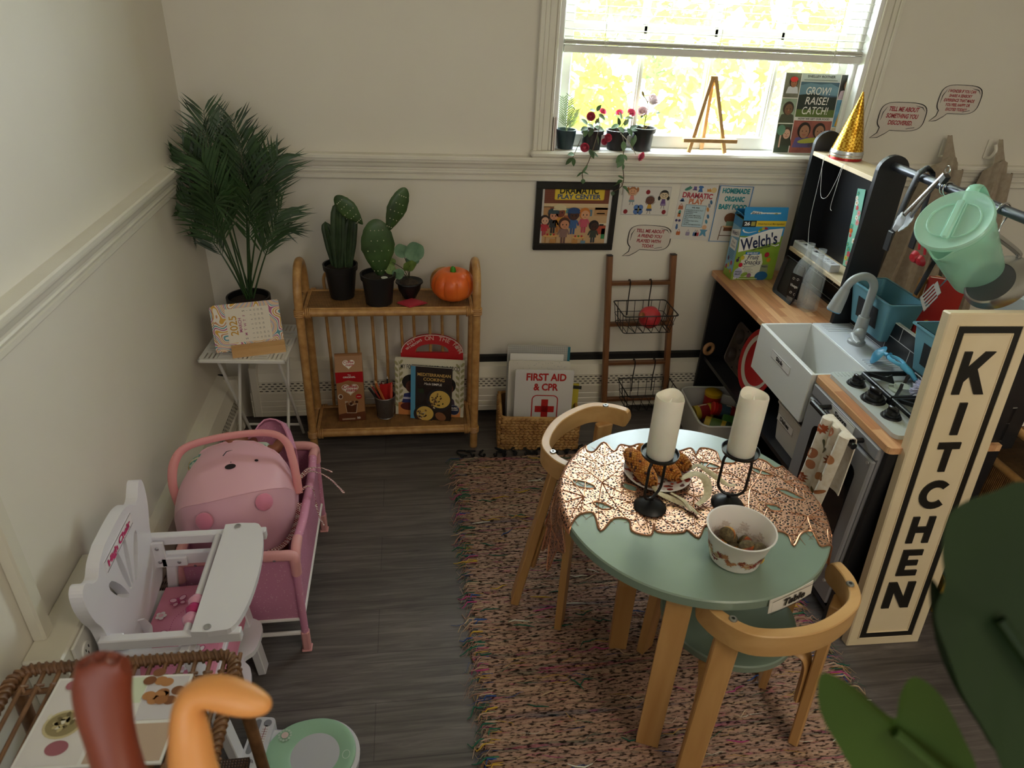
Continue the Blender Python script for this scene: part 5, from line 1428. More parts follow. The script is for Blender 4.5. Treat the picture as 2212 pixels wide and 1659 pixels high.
# hob
h = MB(LG_); h.prism(rrect(.030, -1.118, .245, .328, .016), .012, None, None, z0=.6205)
for j in range(7): h.box((.052, -.80-.0, .633), (.001, .001, .001))
for j in range(9): h.box((.045+.011*j, -.806, .6328), (.004, .022, .0018))
h = h.build('hob', k)
KN = mat('#131416', .3)
for y, s in ((-.862, 1), (-.946, 1.25), (-1.030, 1)):
    c = MB(KN); T = Matrix.Translation((.073, y, .6325)) @ Matrix.Scale(s, 4)
    c.lathe([(0, .004), (.024, .004), (.0265, 0), (.0265, -.001)], n=24, M=T); c.lathe([(.020, .004), (.020, .010), (.016, .011), (.015, .018), (.0, .019)], n=20, M=T)
    c.box((0, 0, .022), (.010, .030, .012), rot=(0, 0, .3), bev=.003, M=T); c.build('knob', h)
for y0 in (-.90, -1.045):
    c = MB(KN); cx_ = .185
    hw, hh = .078, .066
    c.box((cx_-hw, y0, .648), (.010, 2*hh+.01, .013), bev=.002); c.box((cx_+hw, y0, .648), (.010, 2*hh+.01, .013), bev=.002); c.box((cx_, y0-hh, .648), (2*hw, .010, .013), bev=.002); c.box((cx_, y0+hh, .648), (2*hw, .010, .013), bev=.002)
    for a_ in range(4):
        T = Matrix.Translation((cx_, y0, 0)) @ Matrix.Rotation(R_(45+90*a_), 4, 'Z')
        c.prism([(.022, .645), (.035, .668), (.045, .656), (.09, .654), (.09, .645)], .008, None, T @ Matrix(((1, 0, 0, 0), (0, 0, 1, -.004), (0, 1, 0, 0), (0, 0, 0, 1))))
    for sx_ in (-hw, hw):
        for sy_ in (-hh, hh): c.box((cx_+sx_, y0+sy_, .637), (.012, .012, .012))
    c.build('burner_grate', h)
    MB(mat('#b9c2b4', .4)).lathe([(.034, 0), (.034, .005), (.022, .008), (.020, .014), (.0, .015)], n=24, c=(cx_, y0, .6325)).build('burner_cap', h)
# tile splashback
tm = bpy.data.materials.new('black_tiles'); tm.use_nodes = True
nt_ = tm.node_tree; b_ = nt_.nodes['Principled BSDF']; b_.inputs['Roughness'].default_value = .3
tc_ = N(nt_, 'ShaderNodeTexCoord'); mp_ = N(nt_, 'ShaderNodeMapping'); mp_.inputs['Rotation'].default_value = (0, R_(90), R_(90)); mp_.inputs['Location'].default_value = (.02, .012, 0)
sx3 = N(nt_, 'ShaderNodeSeparateXYZ'); cb3 = N(nt_, 'ShaderNodeCombineXYZ')
nt_.links.new(tc_.outputs['Object'], sx3.inputs[0]); nt_.links.new(sx3.outputs[1], cb3.inputs[0]); nt_.links.new(sx3.outputs[2], cb3.inputs[1])
bt_ = N(nt_, 'ShaderNodeTexBrick'); bt_.inputs['Scale'].default_value = 1; bt_.inputs['Brick Width'].default_value = .115; bt_.inputs['Row Height'].default_value = .052; bt_.inputs['Mortar Size'].default_value = .0012
bt_.inputs['Color1'].default_value = lin('#17181d'); bt_.inputs['Color2'].default_value = lin('#1c1d22'); bt_.inputs['Mortar'].default_value = lin('#c9c9c7')
nt_.links.new(cb3.outputs[0], bt_.inputs['Vector']); nt_.links.new(bt_.outputs['Color'], b_.inputs['Base Color'])
MB(tm).box((.301, -.79, .664), (.010, .70, .112)).build('tile_splashback', k)
MB(mat('#dcdcd8', .5)).box((.301, -.79, .7215), (.012, .70, .003)).build('splashback_edge', k)
MB(tm).box((.336, -.225, .69), (.008, .40, .14)).build('tile_splashback', k)
# tower shelf
def tower_panel(y):
    pts = [(.232, .62), (.232, 1.125)]+[(.2815-.0495*cos(R_(t)), 1.125+.045*sin(R_(t))) for t in range(15, 180, 15)]+[(.331, 1.125), (.345, .62)]
    return MB(KB_).prism(pts, .016, None, Matrix(((1, 0, 0, 0), (0, 0, 1, y), (0, 1, 0, 0), (0, 0, 0, 1)))).build('tower_side', k)
tower_panel(-.052); tower_panel(-.440)
MB(KBs).box((.338, -.238, .925), (.008, .378, .34)).build('tower_back', k)
PL = tex('noise', ((.3, '#d8c09a'), (.7, '#e8d6b6')), scale=(30, 3, 30), nscale=2, rough=.5)
MB(PL).box((.286, -.238, 1.095), (.106, .374, .014), bev=.001).build('tower_shelf', k)
MB(PL).box((.286, -.238, .752), (.106, .374, .013), bev=.001).build('tower_shelf', k)
c = MB(mat('#4a4d54', .3, .4)); c.tube([(.2815, -.43, 1.138), (.2815, -1.128, 1.138)], .0125, n=16); c.build('hanging_rail', k)
pts = [(.232, .60), (.232, 1.125)]+[(.2815-.0495*cos(R_(t)), 1.125+.045*sin(R_(t))) for t in range(15, 180, 15)]+[(.331, 1.125), (.345, .60)]
MB(KB_).prism(pts, .016, None, Matrix(((1, 0, 0, 0), (0, 0, 1, -1.140), (0, 1, 0, 0), (0, 0, 0, 1)))).build('rail_support', k)
# ------------------------------------------------------------- snack box
wb = thing('snack_box', 'tall blue and green fruit snack box on the far end of the wooden counter', 'box', KP(.034, -.044, .6205), (0, 0, KR+R_(1)))
GRN = tex('noise', ((.3, '#6f9a2c'), (.7, '#a9c44a')), nscale=8, rough=.4)
w_, d_, h_ = .168, .072, .232
c = MB(GRN)
c.box((w_/2, d_/2, h_/2), (w_, d_, h_))
sky_ = mat('#2f8fcb', .4); wh = mat('#f2f1ee', .45); nv = mat('#16224a', .45)
c.box((w_/2, .002, h_+.022), (w_, .002, .048), sky_, rot=(R_(-12), 0, 0)); c.box((w_/2, d_-.002, h_+.012), (w_, .002, .03), sky_, rot=(R_(35), 0, 0))
c.box((w_/2, d_/2, h_-.001), (w_-.006, d_-.006, .004), mat('#17120e', .9)); c.box((.0, d_/2, h_+.014), (.002, d_-.01, .03), mat('#3b8fc0', .5), rot=(0, R_(-50), 0))
a = c.art((0, -.0004, 0), (1, 0, 0), (0, 0, 1))
a.rect(0, .172, w_, .06, sky_, 1); a.rect(.0, .206, .052, .024, mat('#15161c', .4), 3); a.rect(.052, .208, .116, .021, mat('#e3c42f', .4), 3)
a.text('26', .017, .212, .013, wh, 4, off=.04, wide=.022); a.rect(.032, .210, .016, .016, mat('#a8a04a', .4), 4); a.text('Whole Fruit is our Main Ingredient!', .111, .215, .006, mat('#3a2f12', .5), 4, off=.01, shear=.2, wide=.104)
a.line([(.006, .196), (.012, .188), (.03, .184), (.06, .190)], [.006, .005, .003, .001], wh, 3)
a.poly([(-.000, .168), (.02, .166), (.06, .180), (.11, .197), (.162, .202), (.160, .150), (.12, .142), (.06, .122), (.005, .110)], wh, 4)
a.line([(.16, .140), (.148, .134), (.12, .142)], [.006, .004, .001], wh, 4)
for i, (x, y, r, col) in enumerate(((.075, .196, .006, '#5f9a3a'), (.084, .200, .006, '#c9b03a'), (.093, .201, .005, '#c0392e'), (.070, .190, .004, '#d8c24a'), (.099, .200, .004, '#8a3a7a'))): a.ell(x, y, r, r, mat(col, .4), 3)
a.text("Welch's", .082, .130, .046, nv, 6, off=.02, rot=R_(12), wide=.142)
a.text('FAMILY FARMER OWNED', .092, .124, .0045, nv, 6, off=.02, rot=R_(13), wide=.075)
a.rect(.036, .101, .056, .010, mat('#2f7fc0', .4), 5); a.text('MIXED FRUIT', .064, .1035, .0055, wh, 6, off=.03, wide=.044)
a.poly([(.03, .10), (.10, .104), (.112, .07), (.108, .03), (.09, .012), (.03, .012), (.02, .05)], mat('#e4e6d6', .4), 2)
a.text('Fruit', .070, .082, .019, nv, 5, off=.005, shear=.25, wide=.046); a.text('Snacks', .070, .062, .019, nv, 5, off=.005, shear=.25, wide=.066)
a.line([(.03, .056), (.06, .054), (.086, .058)], .0012, nv, 5)
for j, s in enumerate(('Colors from', 'Natural Sources', 'Good Source', 'of Vitamin A & C', 'Gluten Free')): a.text(s, .046, .046-.0062*j, .0036, mat('#4a4a44', .5), 5, al='l')
a.line([(.037, .046), (.040, .042), (.045, .051)], .0014, nv, 5)
a.ell(.022, .027, .017, .021, mat('#b9bed8', .3), 4); a.text('WHOLE', .022, .030, .0062, nv, 5, off=.03, wide=.026); a.text('FRUIT', .022, .020, .0062, nv, 5, off=.03, wide=.023)
a.ell(.048, .022, .014, .008, mat('#8fb04a', .4), 5, a=.4); a.ell(.068, .018, .009, .009, mat('#9a6a8a', .4), 5)
a.poly([(.108, .06), (.136, .062), (.140, .03), (.108, .028)], mat('#8f9a7a', .4), 4); a.text("Welch's", .123, .050, .008, nv, 5, off=.02, wide=.024); a.ell(.118, .016, .026, .018, mat('#2a6a9c', .4), 5)
for x, y, r, col in ((.010, .078, .006, '#4a2f5a'), (.028, .088, .008, '#cfc23a'), (.122, .100, .009, '#a8203a'), (.133, .080, .008, '#d08a2c'), (.026, .060, .008, '#c0203a'), (.013, .088, .003, '#4a2f5a')): a.ell(x, y, r, r*1.1, mat(col, .4), 5)
a.text('26', .006, .003, .009, wh, 6, off=.04, al='l'); a.rect(.024, .004, .08, .003, mat('#cfd6b0', .5), 5)
a2 = c.art((0, .0025-.010, h_+.0), (1, 0, 0), (0, -.21, .978))
a2 = c.art((0, -.0005+.0065, h_+.0005), (1, 0, 0), (0, -.208, .978))
a2.rect(.028, .006, .112, .022, wh, 1); a2.poly([(.022, .024), (.03, .034), (.066, .030), (.064, .014), (.026, .010)], wh, 2); a2.text("Welch's", .044, .018, .013, nv, 3, off=.02, wide=.036); a2.text('Fruit', .088, .017, .008, nv, 3, shear=.2, wide=.018); a2.text('Snacks', .088, .009, .008, nv, 3, shear=.2, wide=.028); a2.ell(.122, .017, .009, .009, mat('#8a9a6a', .4), 3)
s_ = c.art((-.0004, d_, 0), (0, -1, 0), (0, 0, 1))
s_.rect(0, 0, d_, h_, mat('#7fb4d4', .4), 1); s_.rect(0, 0, d_, .03, GRN, 2); s_.rect(0, .2, d_, .032, sky_, 2); s_.poly([(.002, .176), (.07, .196), (.07, .165), (.002, .15)], wh, 2); s_.text("Welch's", .036, .165, .016, nv, 3, off=.02, rot=R_(12), wide=.056)
s_.rect(.01, .11, .05, .04, wh, 2); s_.text('Fruit', .036, .132, .010, nv, 3, shear=.2, wide=.026); s_.text('Snacks', .036, .118, .010, nv, 3, shear=.2, wide=.036)
for x, y, col in ((.02, .07, '#4a2f5a'), (.05, .06, '#c0203a'), (.03, .045, '#cfc23a'), (.055, .03, '#d08a2c'), (.015, .035, '#a8203a')): s_.ell(x, y, .007, .009, mat(col, .4), 3)
for j in range(6): s_.rect(.012, .104-.006*j, .045, .0022, mat('#3f7fa4', .5), 3)
c.build('box_body', wb)
# black tray leaning in the corner
tr = thing('baking_tray', 'small black tray leaning on the shelf side next to the glass bottles', 'tray', KP(.152, -.150, .6205), (0, 0, KR+R_(-88)))
c = MB(mat('#161719', .4)); T = Matrix.Rotation(R_(-9), 4, 'X') @ Matrix(((1, 0, 0, 0), (0, 0, -1, 0), (0, 1, 0, 0), (0, 0, 0, 1)))
ow = rrect(0, 0, .140, .140, .014); iw = rrect(.008, .008, .124, .124, .010)
c.prism(iw, .002, None, T, z0=-.012)
n_ = len(ow); vs_ = [(p[0], p[1], 0) for p in ow]+[(p[0], p[1], -.010) for p in iw]
c.add(vs_, [(i, (i+1) % n_, n_+(i+1) % n_, n_+i) for i in range(n_)], None, True, T)
c.tube([T @ Vector((p[0], p[1], 0)) for p in ow], .002, n=6, closed=True)
c.build('tray_body', tr)
# bottles
GL = mat('#e9f1f1', .04, spec=.9, alpha=.16)
def bottle(label, x, y, rz, deco):
    o = thing('glass_bottle', label, 'bottle', KP(x, y, .6205), (0, 0, rz), 'glass bottles on the wooden counter')
    c = MB(GL); prof = [(.024, 0), (.027, .006), (.027, .12), (.022, .150), (.011, .175), (.010, .205), (.0135, .208), (.0135, .218), (.010, .218)]
    n = 28; vs, fs = [], []
    for r, z in prof:
        sq = 1 if z < .13 else max(0, 1-(z-.13)/.04)
        for j in range(n):
            a_ = 2*pi*j/n; q = r*(1+sq*(min(1/max(abs(cos(a_)), abs(sin(a_))), 1.30)-1))
            vs.append((q*cos(a_), q*sin(a_), z))
    for i in range(len(prof)-1):
        for j in range(n): fs.append((i*n+j, i*n+(j+1) % n, (i+1)*n+(j+1) % n, (i+1)*n+j))
    fs.append(tuple(range(n))[::-1])
    c.add(vs, fs, None, True); 
    inn = [(.0085, .217), (.0085, .175), (.020, .148), (.0245, .118), (.0245, .010), (.0, .010)]
    c.lathe(inn, None, 24)
    c.build('bottle_glass', o)
    if deco:
        c = MB(mat('#0f1012', .5)); c.box((-.0278, 0, .066), (.0008, .050, .085)); wq = mat('#e8e8e6', .5)
        a = c.art((-.0283, .025, .024), (0, -1, 0), (0, 0, 1)); a.text('Vinegar', .025, .038, .010, wq, 1, off=.01, shear=.3, wide=.036)
        for j, (x_, y_) in enumerate(((.014, .066), (.032, .068), (.016, .015), (.034, .013))):
            a.line([(x_+.006*cos(t)*(1-t/9), y_+.006*sin(t)*(1-t/9)) for t in [.45*q for q in range(16)]], .0012, wq, 1)
        c.build('bottle_label', o)
bottle('square glass bottle with a black scroll label, behind the clear bottle', .190, -.262, KR+R_(20), True)
bottle('clear square glass bottle with no label, nearest the sink', .200, -.322, KR+R_(8), False)
# party hats stacked
hb = KP(.286, -.165, 1.1025)
GOLD = mat('#b98a22', .28, .9)
def holo():
    mt = bpy.data.materials.new('holographic_gold'); mt.use_nodes = True
    nt = mt.node_tree; b = nt.nodes['Principled BSDF']; b.inputs['Metallic'].default_value = .85; b.inputs['Roughness'].default_value = .25
    tc = N(nt, 'ShaderNodeTexCoord'); v = N(nt, 'ShaderNodeTexChecker'); v.inputs['Scale'].default_value = 130
    mp = N(nt, 'ShaderNodeMapping'); mp.inputs['Rotation'].default_value = (.3, .2, .78); nt.links.new(tc.outputs['Object'], mp.inputs[0]); nt.links.new(mp.outputs[0], v.inputs[0])
    r = ramp(nt, ((.2, '#a87416'), (.8, '#e8bf4c')), v.outputs['Fac']); nt.links.new(r.outputs[0], b.inputs['Base Color'])
    bn = N(nt, 'ShaderNodeBump'); bn.inputs['Strength'].default_value = .6; bn.inputs['Distance'].default_value = .002; nt.links.new(v.outputs['Fac'], bn.inputs['Height']); nt.links.new(bn.outputs[0], b.inputs['Normal'])
    return mt
HG = holo()
for j, (lb, mt) in enumerate((('red foil rim hat at the bottom of the cone hat stack', mat('#a81f22', .3, .5)), ('gold party hat in the middle of the cone hat stack', HG), ('glittering gold cone party hat on top of the hat stack', HG))):
    z0 = .008*j
    o = thing('party_hat', lb, 'party hat', (hb[0], hb[1], hb[2]+z0), (0, 0, j*.7), 'cone hats stacked on the black shelf')
    MB(mt).lathe([(.0525, 0), (.0512, .010), (.0025, .192), (.001, .193), (.0505, .006), (.0525, 0)], n=36).build('cone', o)
    if j: MB(mat('#cfd3d6', .25, .8)).lathe([(.0528, .001), (.0535, .004), (.0508, .014), (.0498, .014)], n=36).build('tinsel_band', o)
def string(pts, lb):
    tag(MB(mat('#e6e6e4', .6)).tube(spline([KP(*p) for p in pts], 7), .0007, n=5).build('elastic_string'), lb, 'string')
string([(.245, -.13, 1.103), (.226, -.135, 1.10), (.224, -.16, 1.03), (.222, -.19, .98), (.223, -.225, .99), (.224, -.25, 1.05), (.226, -.26, 1.10), (.245, -.255, 1.104)], 'white elastic hat string hanging in a loop from the black shelf')
string([(.245, -.14, 1.103), (.225, -.145, 1.10), (.224, -.15, .99), (.224, -.16, .88), (.226, -.20, .77), (.23, -.21, .766)], 'white elastic hat string hanging straight down to the bottles')
string([(.245, -.262, 1.104), (.226, -.265, 1.10), (.223, -.262, 1.02), (.222, -.262, .965), (.223, -.272, .955)], 'short white elastic hat string with a knotted end')
# pill box tray with letters
pb = thing('pill_organizer', 'clear weekly pill organizer lying on the lower pale shelf', 'organizer', KP(.258, -.195, .7588), (0, 0, KR))
c = MB(mat('#eef1f4', .2, alpha=.55)); c.box((0, 0, .012), (.036, .27, .024), bev=.002); c.build('case', pb)
c = MB(mat('#f5f6f7', .2, alpha=.8))
for j in range(7):
    c.box((0, .1155-.0385*j, .0252), (.034, .0365, .003), bev=.001)
c.build('lids', pb)
c = MB(mat('#1b1b20', .5)); a = c.art((0, 0, .0275), (0, -1, 0), (1, 0, 0))
for j, ch in enumerate('SMTWTFS'): a.text(ch, -.1155+.0385*j, -.007, .014, mat('#1b1b20', .5), 0, off=.03)
c.build('letters', pb)
# floral strip
fs = thing('floral_card', 'tall floral print card standing against the back of the black shelf', 'card', KP(.331, -.256, .7595), (R_(-9), 0, KR))
c = MB(mat('#8fd0b8', .5)); T = Matrix.Rotation(R_(2), 4, 'Y')
c.box((0, -.0225, .13), (.0012, .045, .26))
a = c.art((-.0008, 0, 0), (0, -1, 0), (0, 0, 1))
random.seed(9)
for j in range(16):
    x, y, r = random.uniform(.006, .039), .012+.0155*j, random.uniform(.006, .010); col = random.choice(['#e2556a', '#f0a0ac', '#f2d25a', '#f7f3ea', '#e8743c', '#4fae96'])
    for q in range(5): a.ell(x+r*.6*cos(1.26*q), y+r*.6*sin(1.26*q), r*.5, r*.5, mat(col, .5), 1+j % 3, 8)
    a.ell(x, y, r*.3, r*.3, mat('#c9a02c', .5), 4, 8)
c.build('card_face', fs)
# ------------------------------------------------------------- blue bins on the splashback
BL = mat('#5f93a3', .45)
def bin_(lb, y0, y1, z, dz):
    o = thing('plastic_bin', lb, 'bin', KP(.312, (y0+y1)/2, z), (0, 0, KR), 'blue bins hooked on the tiled board')
    L = y0-y1; c = MB(BL)
    def rr(w, l): return rrect(-w/2, -l/2, w, l, .008, 3)
    o1, o2 = rr(.118, L), rr(.082, L-.045); i1, i2 = rr(.112, L-.006), rr(.077, L-.05)
    n = len(o1)
    vs = [(p[0]-.002, p[1], dz) for p in o1]+[(p[0], p[1], 0) for p in o2]+[(p[0]-.002, p[1], dz) for p in i1]+[(p[0], p[1], .003) for p in i2]
    fs_ = []
    for i in range(n):
        j = (i+1) % n
        fs_ += [(i, n+i, n+j, j), (2*n+i, 2*n+j, 3*n+j, 3*n+i), (i, j, 2*n+j, 2*n+i)]
    fs_ += [tuple(range(n, 2*n))[::-1], tuple(range(3*n, 4*n))]
    c.add(vs, fs_, None, False)
    o3 = rr(.132, L+.014)
    vs = [(p[0]-.002, p[1], dz) for p in o3]+[(p[0]-.002, p[1], dz) for p in i1]+[(p[0]-.002, p[1], dz-.004) for p in o3]+[(p[0]-.002, p[1], dz-.004) for p in o1]
    fs_ = []
    for i in range(n):
        j = (i+1) % n
        fs_ += [(i, j, n+j, n+i), (2*n+j, 2*n+i, 3*n+i, 3*n+j), (i, 2*n+i, 2*n+j, j)]
    c.add(vs, fs_, None, False)
    c.build('bin_body', o)
    c = MB(mat('#17181b', .7)); T = Matrix(((0, 0, 1, 0), (-1, 0, 0, 0), (0, 1, 0, 0), (0, 0, 0, 1)))
    sl_ = (.059-.041)/dz
    c.prism([(-.055, dz*.22), (.055, dz*.22), (.055, dz*.72), (-.055, dz*.72)], .001, None, Matrix.Translation((-.0445, 0, 0)) @ Matrix.Rotation(-math.atan(sl_)*1.0, 4, 'Y') @ T)
    c.build('chalk_label', o)
    return o
bin_('blue plastic bin with a black label hooked behind the faucet', -.446, -.662, .652, .133)
bin_('blue plastic bin hooked on the tiled board beyond the hob, half behind the sign', -.782, -1.0, .652, .133)
# ------------------------------------------------------------- brush and scrubber by the hob
br = thing('dish_brush', 'bright blue dish wand with a round suction base lying beyond the burner', 'brush', KP(.222, -.76, .66), (0, 0, KR))
BC = mat('#3d8fb5', .35); BC2 = mat('#5fb4dc', .35)
MB(BC).lathe([(.0, .003), (.012, .001), (.031, -.010), (.0325, -.012), (.031, -.011), (.0, .0)], n=28, M=Matrix.Translation((-.010, .045, -.006)) @ Matrix.Rotation(R_(-58), 4, 'Y') @ Matrix.Rotation(R_(-25), 4, 'X')).build('suction_base', br)
c = MB(BC2); c.tube(spline([(-.006, .038, .0), (.0, .02, .004), (.003, .0, .006)], 4), [.006]*8+[.011], n=10)
for sg in (-1, 1): c.tube(spline([(.003, .002, .006), (.005+sg*.013, -.02, .007), (.009+sg*.010, -.048, .006), (.010, -.062, .005)], 5), .0055, n=8)
c.tube([(.010, -.058, .005), (.014, -.085, .0), (.018, -.115, -.012)], [.010, .009, .006], n=10)
c.build('handle', br)
ms = thing('microfibre_scrubber', 'fluffy pale lilac scrubber with a teal handle next to the burner', 'scrubber', KP(.205, -.965, .667), (0, 0, KR))
random.seed(4); c = MB(mat('#cfcfe6', .8, sheen=.5))
for q in range(420):
    dv = Vector((random.gauss(0, 1), random.gauss(0, 1), random.gauss(.2, 1))).normalized()
    p = dv*.016; e = dv*random.uniform(.034, .042); c.tube([p, e+Vector((0, 0, -.003))], [.0022, .0012], n=4)
c.ball((0, 0, 0), .02, None, 10, 8); c.build('fluffy_head', ms)
MB(mat('#3f8f8a', .4)).tube([(.0, -.012, -.005), (.0, -.05, -.012)], [.014, .012], n=12).build('handle', ms)
# ------------------------------------------------------------- towel on the oven handle
def towel_mat():
    mt = bpy.data.materials.new('autumn_leaf_print'); mt.use_nodes = True
    nt = mt.node_tree; b = nt.nodes['Principled BSDF']; b.inputs['Roughness'].default_value = .9
    tc = N(nt, 'ShaderNodeTexCoord')
    no = N(nt, 'ShaderNodeTexNoise'); no.inputs['Scale'].default_value = 60; nt.links.new(tc.outputs['Object'], no.inputs['Vector'])
    r = ramp(nt, ((.3, '#d8cbb4'), (.7, '#eae2d4')), no.outputs['Fac']); nt.links.new(r.outputs[0], b.inputs['Base Color'])
    return mt
tw = thing('tea_towel', 'white tea towel printed with autumn leaves hanging on the oven handle', 'towel', KP(-.052, -1.02, .585), (0, 0, KR))
TM = towel_mat(); random.seed(3)
def towel_pt(u, v):
    y = -.055+.115*u+.012*v*(u-.5); fold = .010*sin(u*8.5+.6)*(.3+.7*v)+.005*sin(u*17)
    return Vector((-.0125-.012*v-fold*1.3-.010*v*v, -y*1.0-.012*v+.025*v*(u-.3), .0105-.275*v))
c = MB(TM)
G = [[(.0125+.004*sin(u_*9), -(-.055+.115*u_), .0105-.18*(1-t)) for u_ in [q/20 for q in range(21)]] for t in (0, .3, .6, .9)]
G += [[(.0105*cos(R_(t)), -(-.055+.115*u_), .0105+.0035*sin(R_(t))) for u_ in [q/20 for q in range(21)]] for t in (0, 45, 90, 135)]
G += [[tuple(towel_pt(q/20, v)) for q in range(21)] for v in [k_/16 for k_ in range(17)]]
c.sheet(G, th=.003); c.build('towel_cloth', tw)
def stamp(par, nm, u0, v0, s, shape, col, ang):
    c = MB(mat(col, .9))
    pts = []
    for (x, y) in shape:
        xx, yy = x*cos(ang)-y*sin(ang), x*sin(ang)+y*cos(ang)
        pts.append((u0+xx*s/.115, v0+yy*s/.275))
    tri = tess(pts); tri2 = []
    vs = list(pts)
    def sub(t, d):
        if d == 0: tri2.append(t); return
        i = []
        for a_, b_ in ((0, 1), (1, 2), (2, 0)):
            vs.append(((vs[t[a_]][0]+vs[t[b_]][0])/2, (vs[t[a_]][1]+vs[t[b_]][1])/2)); i.append(len(vs)-1)
        for q in ((t[0], i[0], i[2]), (i[0], t[1], i[1]), (i[2], i[1], t[2]), tuple(i)): sub(q, d-1)
    for t in tri: sub(t, 1)
    P = []
    for u, v in vs:
        u, v = min(max(u, .01), .99), min(max(v, .01), .99)
        p = towel_pt(u, v); du = towel_pt(u+.01, v)-p; dv = towel_pt(u, v+.01)-p
        n = du.cross(dv).normalized()
        if n.x > 0: n = -n
        P.append(p+n*.0044)
    return P, tri2, mat(col, .9)
OAK = [(0, -1), (.18, -.7), (.5, -.75), (.35, -.4), (.75, -.3), (.4, -.05), (.8, .25), (.35, .35), (.45, .8), (.12, .6), (0, 1), (-.12, .6), (-.45, .8), (-.35, .35), (-.8, .25), (-.4, -.05), (-.75, -.3), (-.35, -.4), (-.5, -.75), (-.18, -.7)]
OVAL = [(.62*sin(t), -cos(t)) for t in [2*pi*q/14 for q in range(14)]]; SLIM = [(.34*sin(t), -cos(t)) for t in [2*pi*q/10 for q in range(10)]]
c = MB()
for u0, v0, s, sh, col, ang in ((.15, .10, .017, OAK, '#a8522c', .5), (.42, .06, .016, OVAL, '#c9805c', .2), (.28, .24, .014, SLIM, '#5a5a40', -.5), (.42, .28, .013, SLIM, '#5a5038', .4), (.14, .38, .016, OVAL, '#a86a4a', .1), (.18, .50, .014, OVAL, '#b07450', -.2), (.10, .68, .020, OAK, '#9a4a24', .2), (.30, .80, .018, OAK, '#a8562c', -.3), (.70, .16, .014, OVAL, '#b06a48', 0), (.62, .34, .022, OAK, '#8a4a2a', .3), (.50, .55, .013, OVAL, '#b0784c', .3), (.85, .26, .013, OVAL, '#b57a50', 0), (.80, .46, .014, SLIM, '#8a5a34', -.5), (.70, .60, .014, SLIM, '#7a5230', .5), (.90, .62, .014, SLIM, '#9a6238', .7), (.50, .74, .014, SLIM, '#6a5a34', -.6), (.66, .80, .016, SLIM, '#8a5430', .4), (.46, .92, .014, SLIM, '#7a5c38', .9), (.84, .88, .018, OAK, '#a05a30', .1), (.08, .90, .012, SLIM, '#6a5a3a', .4)):
    P, T3, m3 = stamp(tw, 'x', u0, v0, s, sh, col, ang); c.add(P, [t for t in T3], m3, True)
c.build('leaf_print', tw)
# ------------------------------------------------------------- cubby contents
mf = thing('muffin_tin', 'dark muffin tin standing on edge in the black cubby', 'muffin tin', KP(.075, -.045, .2815), (0, 0, KR+R_(-90)))
TIN = mat('#6a5f58', .4, .5)
T = Matrix.Rotation(R_(-12), 4, 'X') @ Matrix(((1, 0, 0, 0), (0, 0, -1, 0), (0, 1, 0, 0), (0, 0, 0, 1)))
c = MB(TIN); ow = rrect(0, 0, .24, .17, .022, 5)
n_ = 20; holes = [(.05+.07*i, .046+.078*j) for i in range(3) for j in range(2)]
c.tube([T @ Vector((p[0], p[1], 0)) for p in ow], .003, n=6, closed=True)
for hx_, hy_ in holes:
    cell = rrect(hx_-.035-(.015 if hx_ < .06 else 0), hy_-.039-.007, .07+(.015 if hx_ < .06 or hx_ > .17 else 0), .078+.007, .002, 1)
    vs, fs_ = [], []
    m_ = 24
    for q in range(m_):
        a_ = 2*pi*q/m_; cx_, sx_ = cos(a_), sin(a_)
        x0_, x1_ = hx_-.035-(.015 if hx_ < .06 else 0), hx_+.035+(.015 if hx_ > .17 else 0); y0_, y1_ = hy_-.046, hy_+.039+(.007 if hy_ > .1 else 0)
        ts = [1e9]
        if cx_ > 1e-6: ts.append((x1_-hx_)/cx_)
        if cx_ < -1e-6: ts.append((x0_-hx_)/cx_)
        if sx_ > 1e-6: ts.append((y1_-hy_)/sx_)
        if sx_ < -1e-6: ts.append((y0_-hy_)/sx_)
        t_ = min(ts); vs.append((hx_+cx_*t_, hy_+sx_*t_, 0))
    for r_, z_ in ((.030, 0), (.028, -.006), (.023, -.030), (.020, -.031)):
        for q in range(m_): vs.append((hx_+r_*cos(2*pi*q/m_), hy_+r_*sin(2*pi*q/m_), z_))
    for i in range(4):
        for q in range(m_): fs_.append((i*m_+q, i*m_+(q+1) % m_, (i+1)*m_+(q+1) % m_, (i+1)*m_+q))
    fs_.append(tuple(range(4*m_, 5*m_)))
    c.add(vs, fs_, None, True, T)
c.build('tin_body', mf)
tr_ = MB(mat('#b98a5c', .5)); tr_.tube(arc((0, 0, 0), .021, 0, 360, 24), .008, n=10)
tag(tr_.build('wooden_ring', None, KP(.012, -.030, .318), (R_(90), 0, KR+R_(18))), 'small wooden ring standing on edge beside the muffin tin', 'ring')
rp = thing('red_plate', 'red rimmed plate standing on edge in the cubby behind the sink', 'plate', KP(.085, -.315, .2815), (0, 0, KR))
T = Matrix.Translation((0, 0, .125)) @ Matrix.Rotation(R_(-78), 4, 'Y')
c = MB(mat('#b3161c', .35)); c.lathe([(0, -.004), (.07, -.004), (.085, .004), (.122, .012), (.125, .014), (.122, .016), (.085, .008), (.07, .0), (0, 0)], n=40, M=T); c.build('plate_body', rp)
c = MB(mat('#d8d2c8', .4)); c.lathe([(.088, .0092), (.104, .0125), (.1045, .0131), (.088, .0098)], n=40, M=T); c.build('pale_band', rp)
db = thing('dish_bin', 'white plastic bin labelled Dishes on the shelf beneath the sink', 'bin', KP(.135, -.675, .2805), (0, 0, KR))
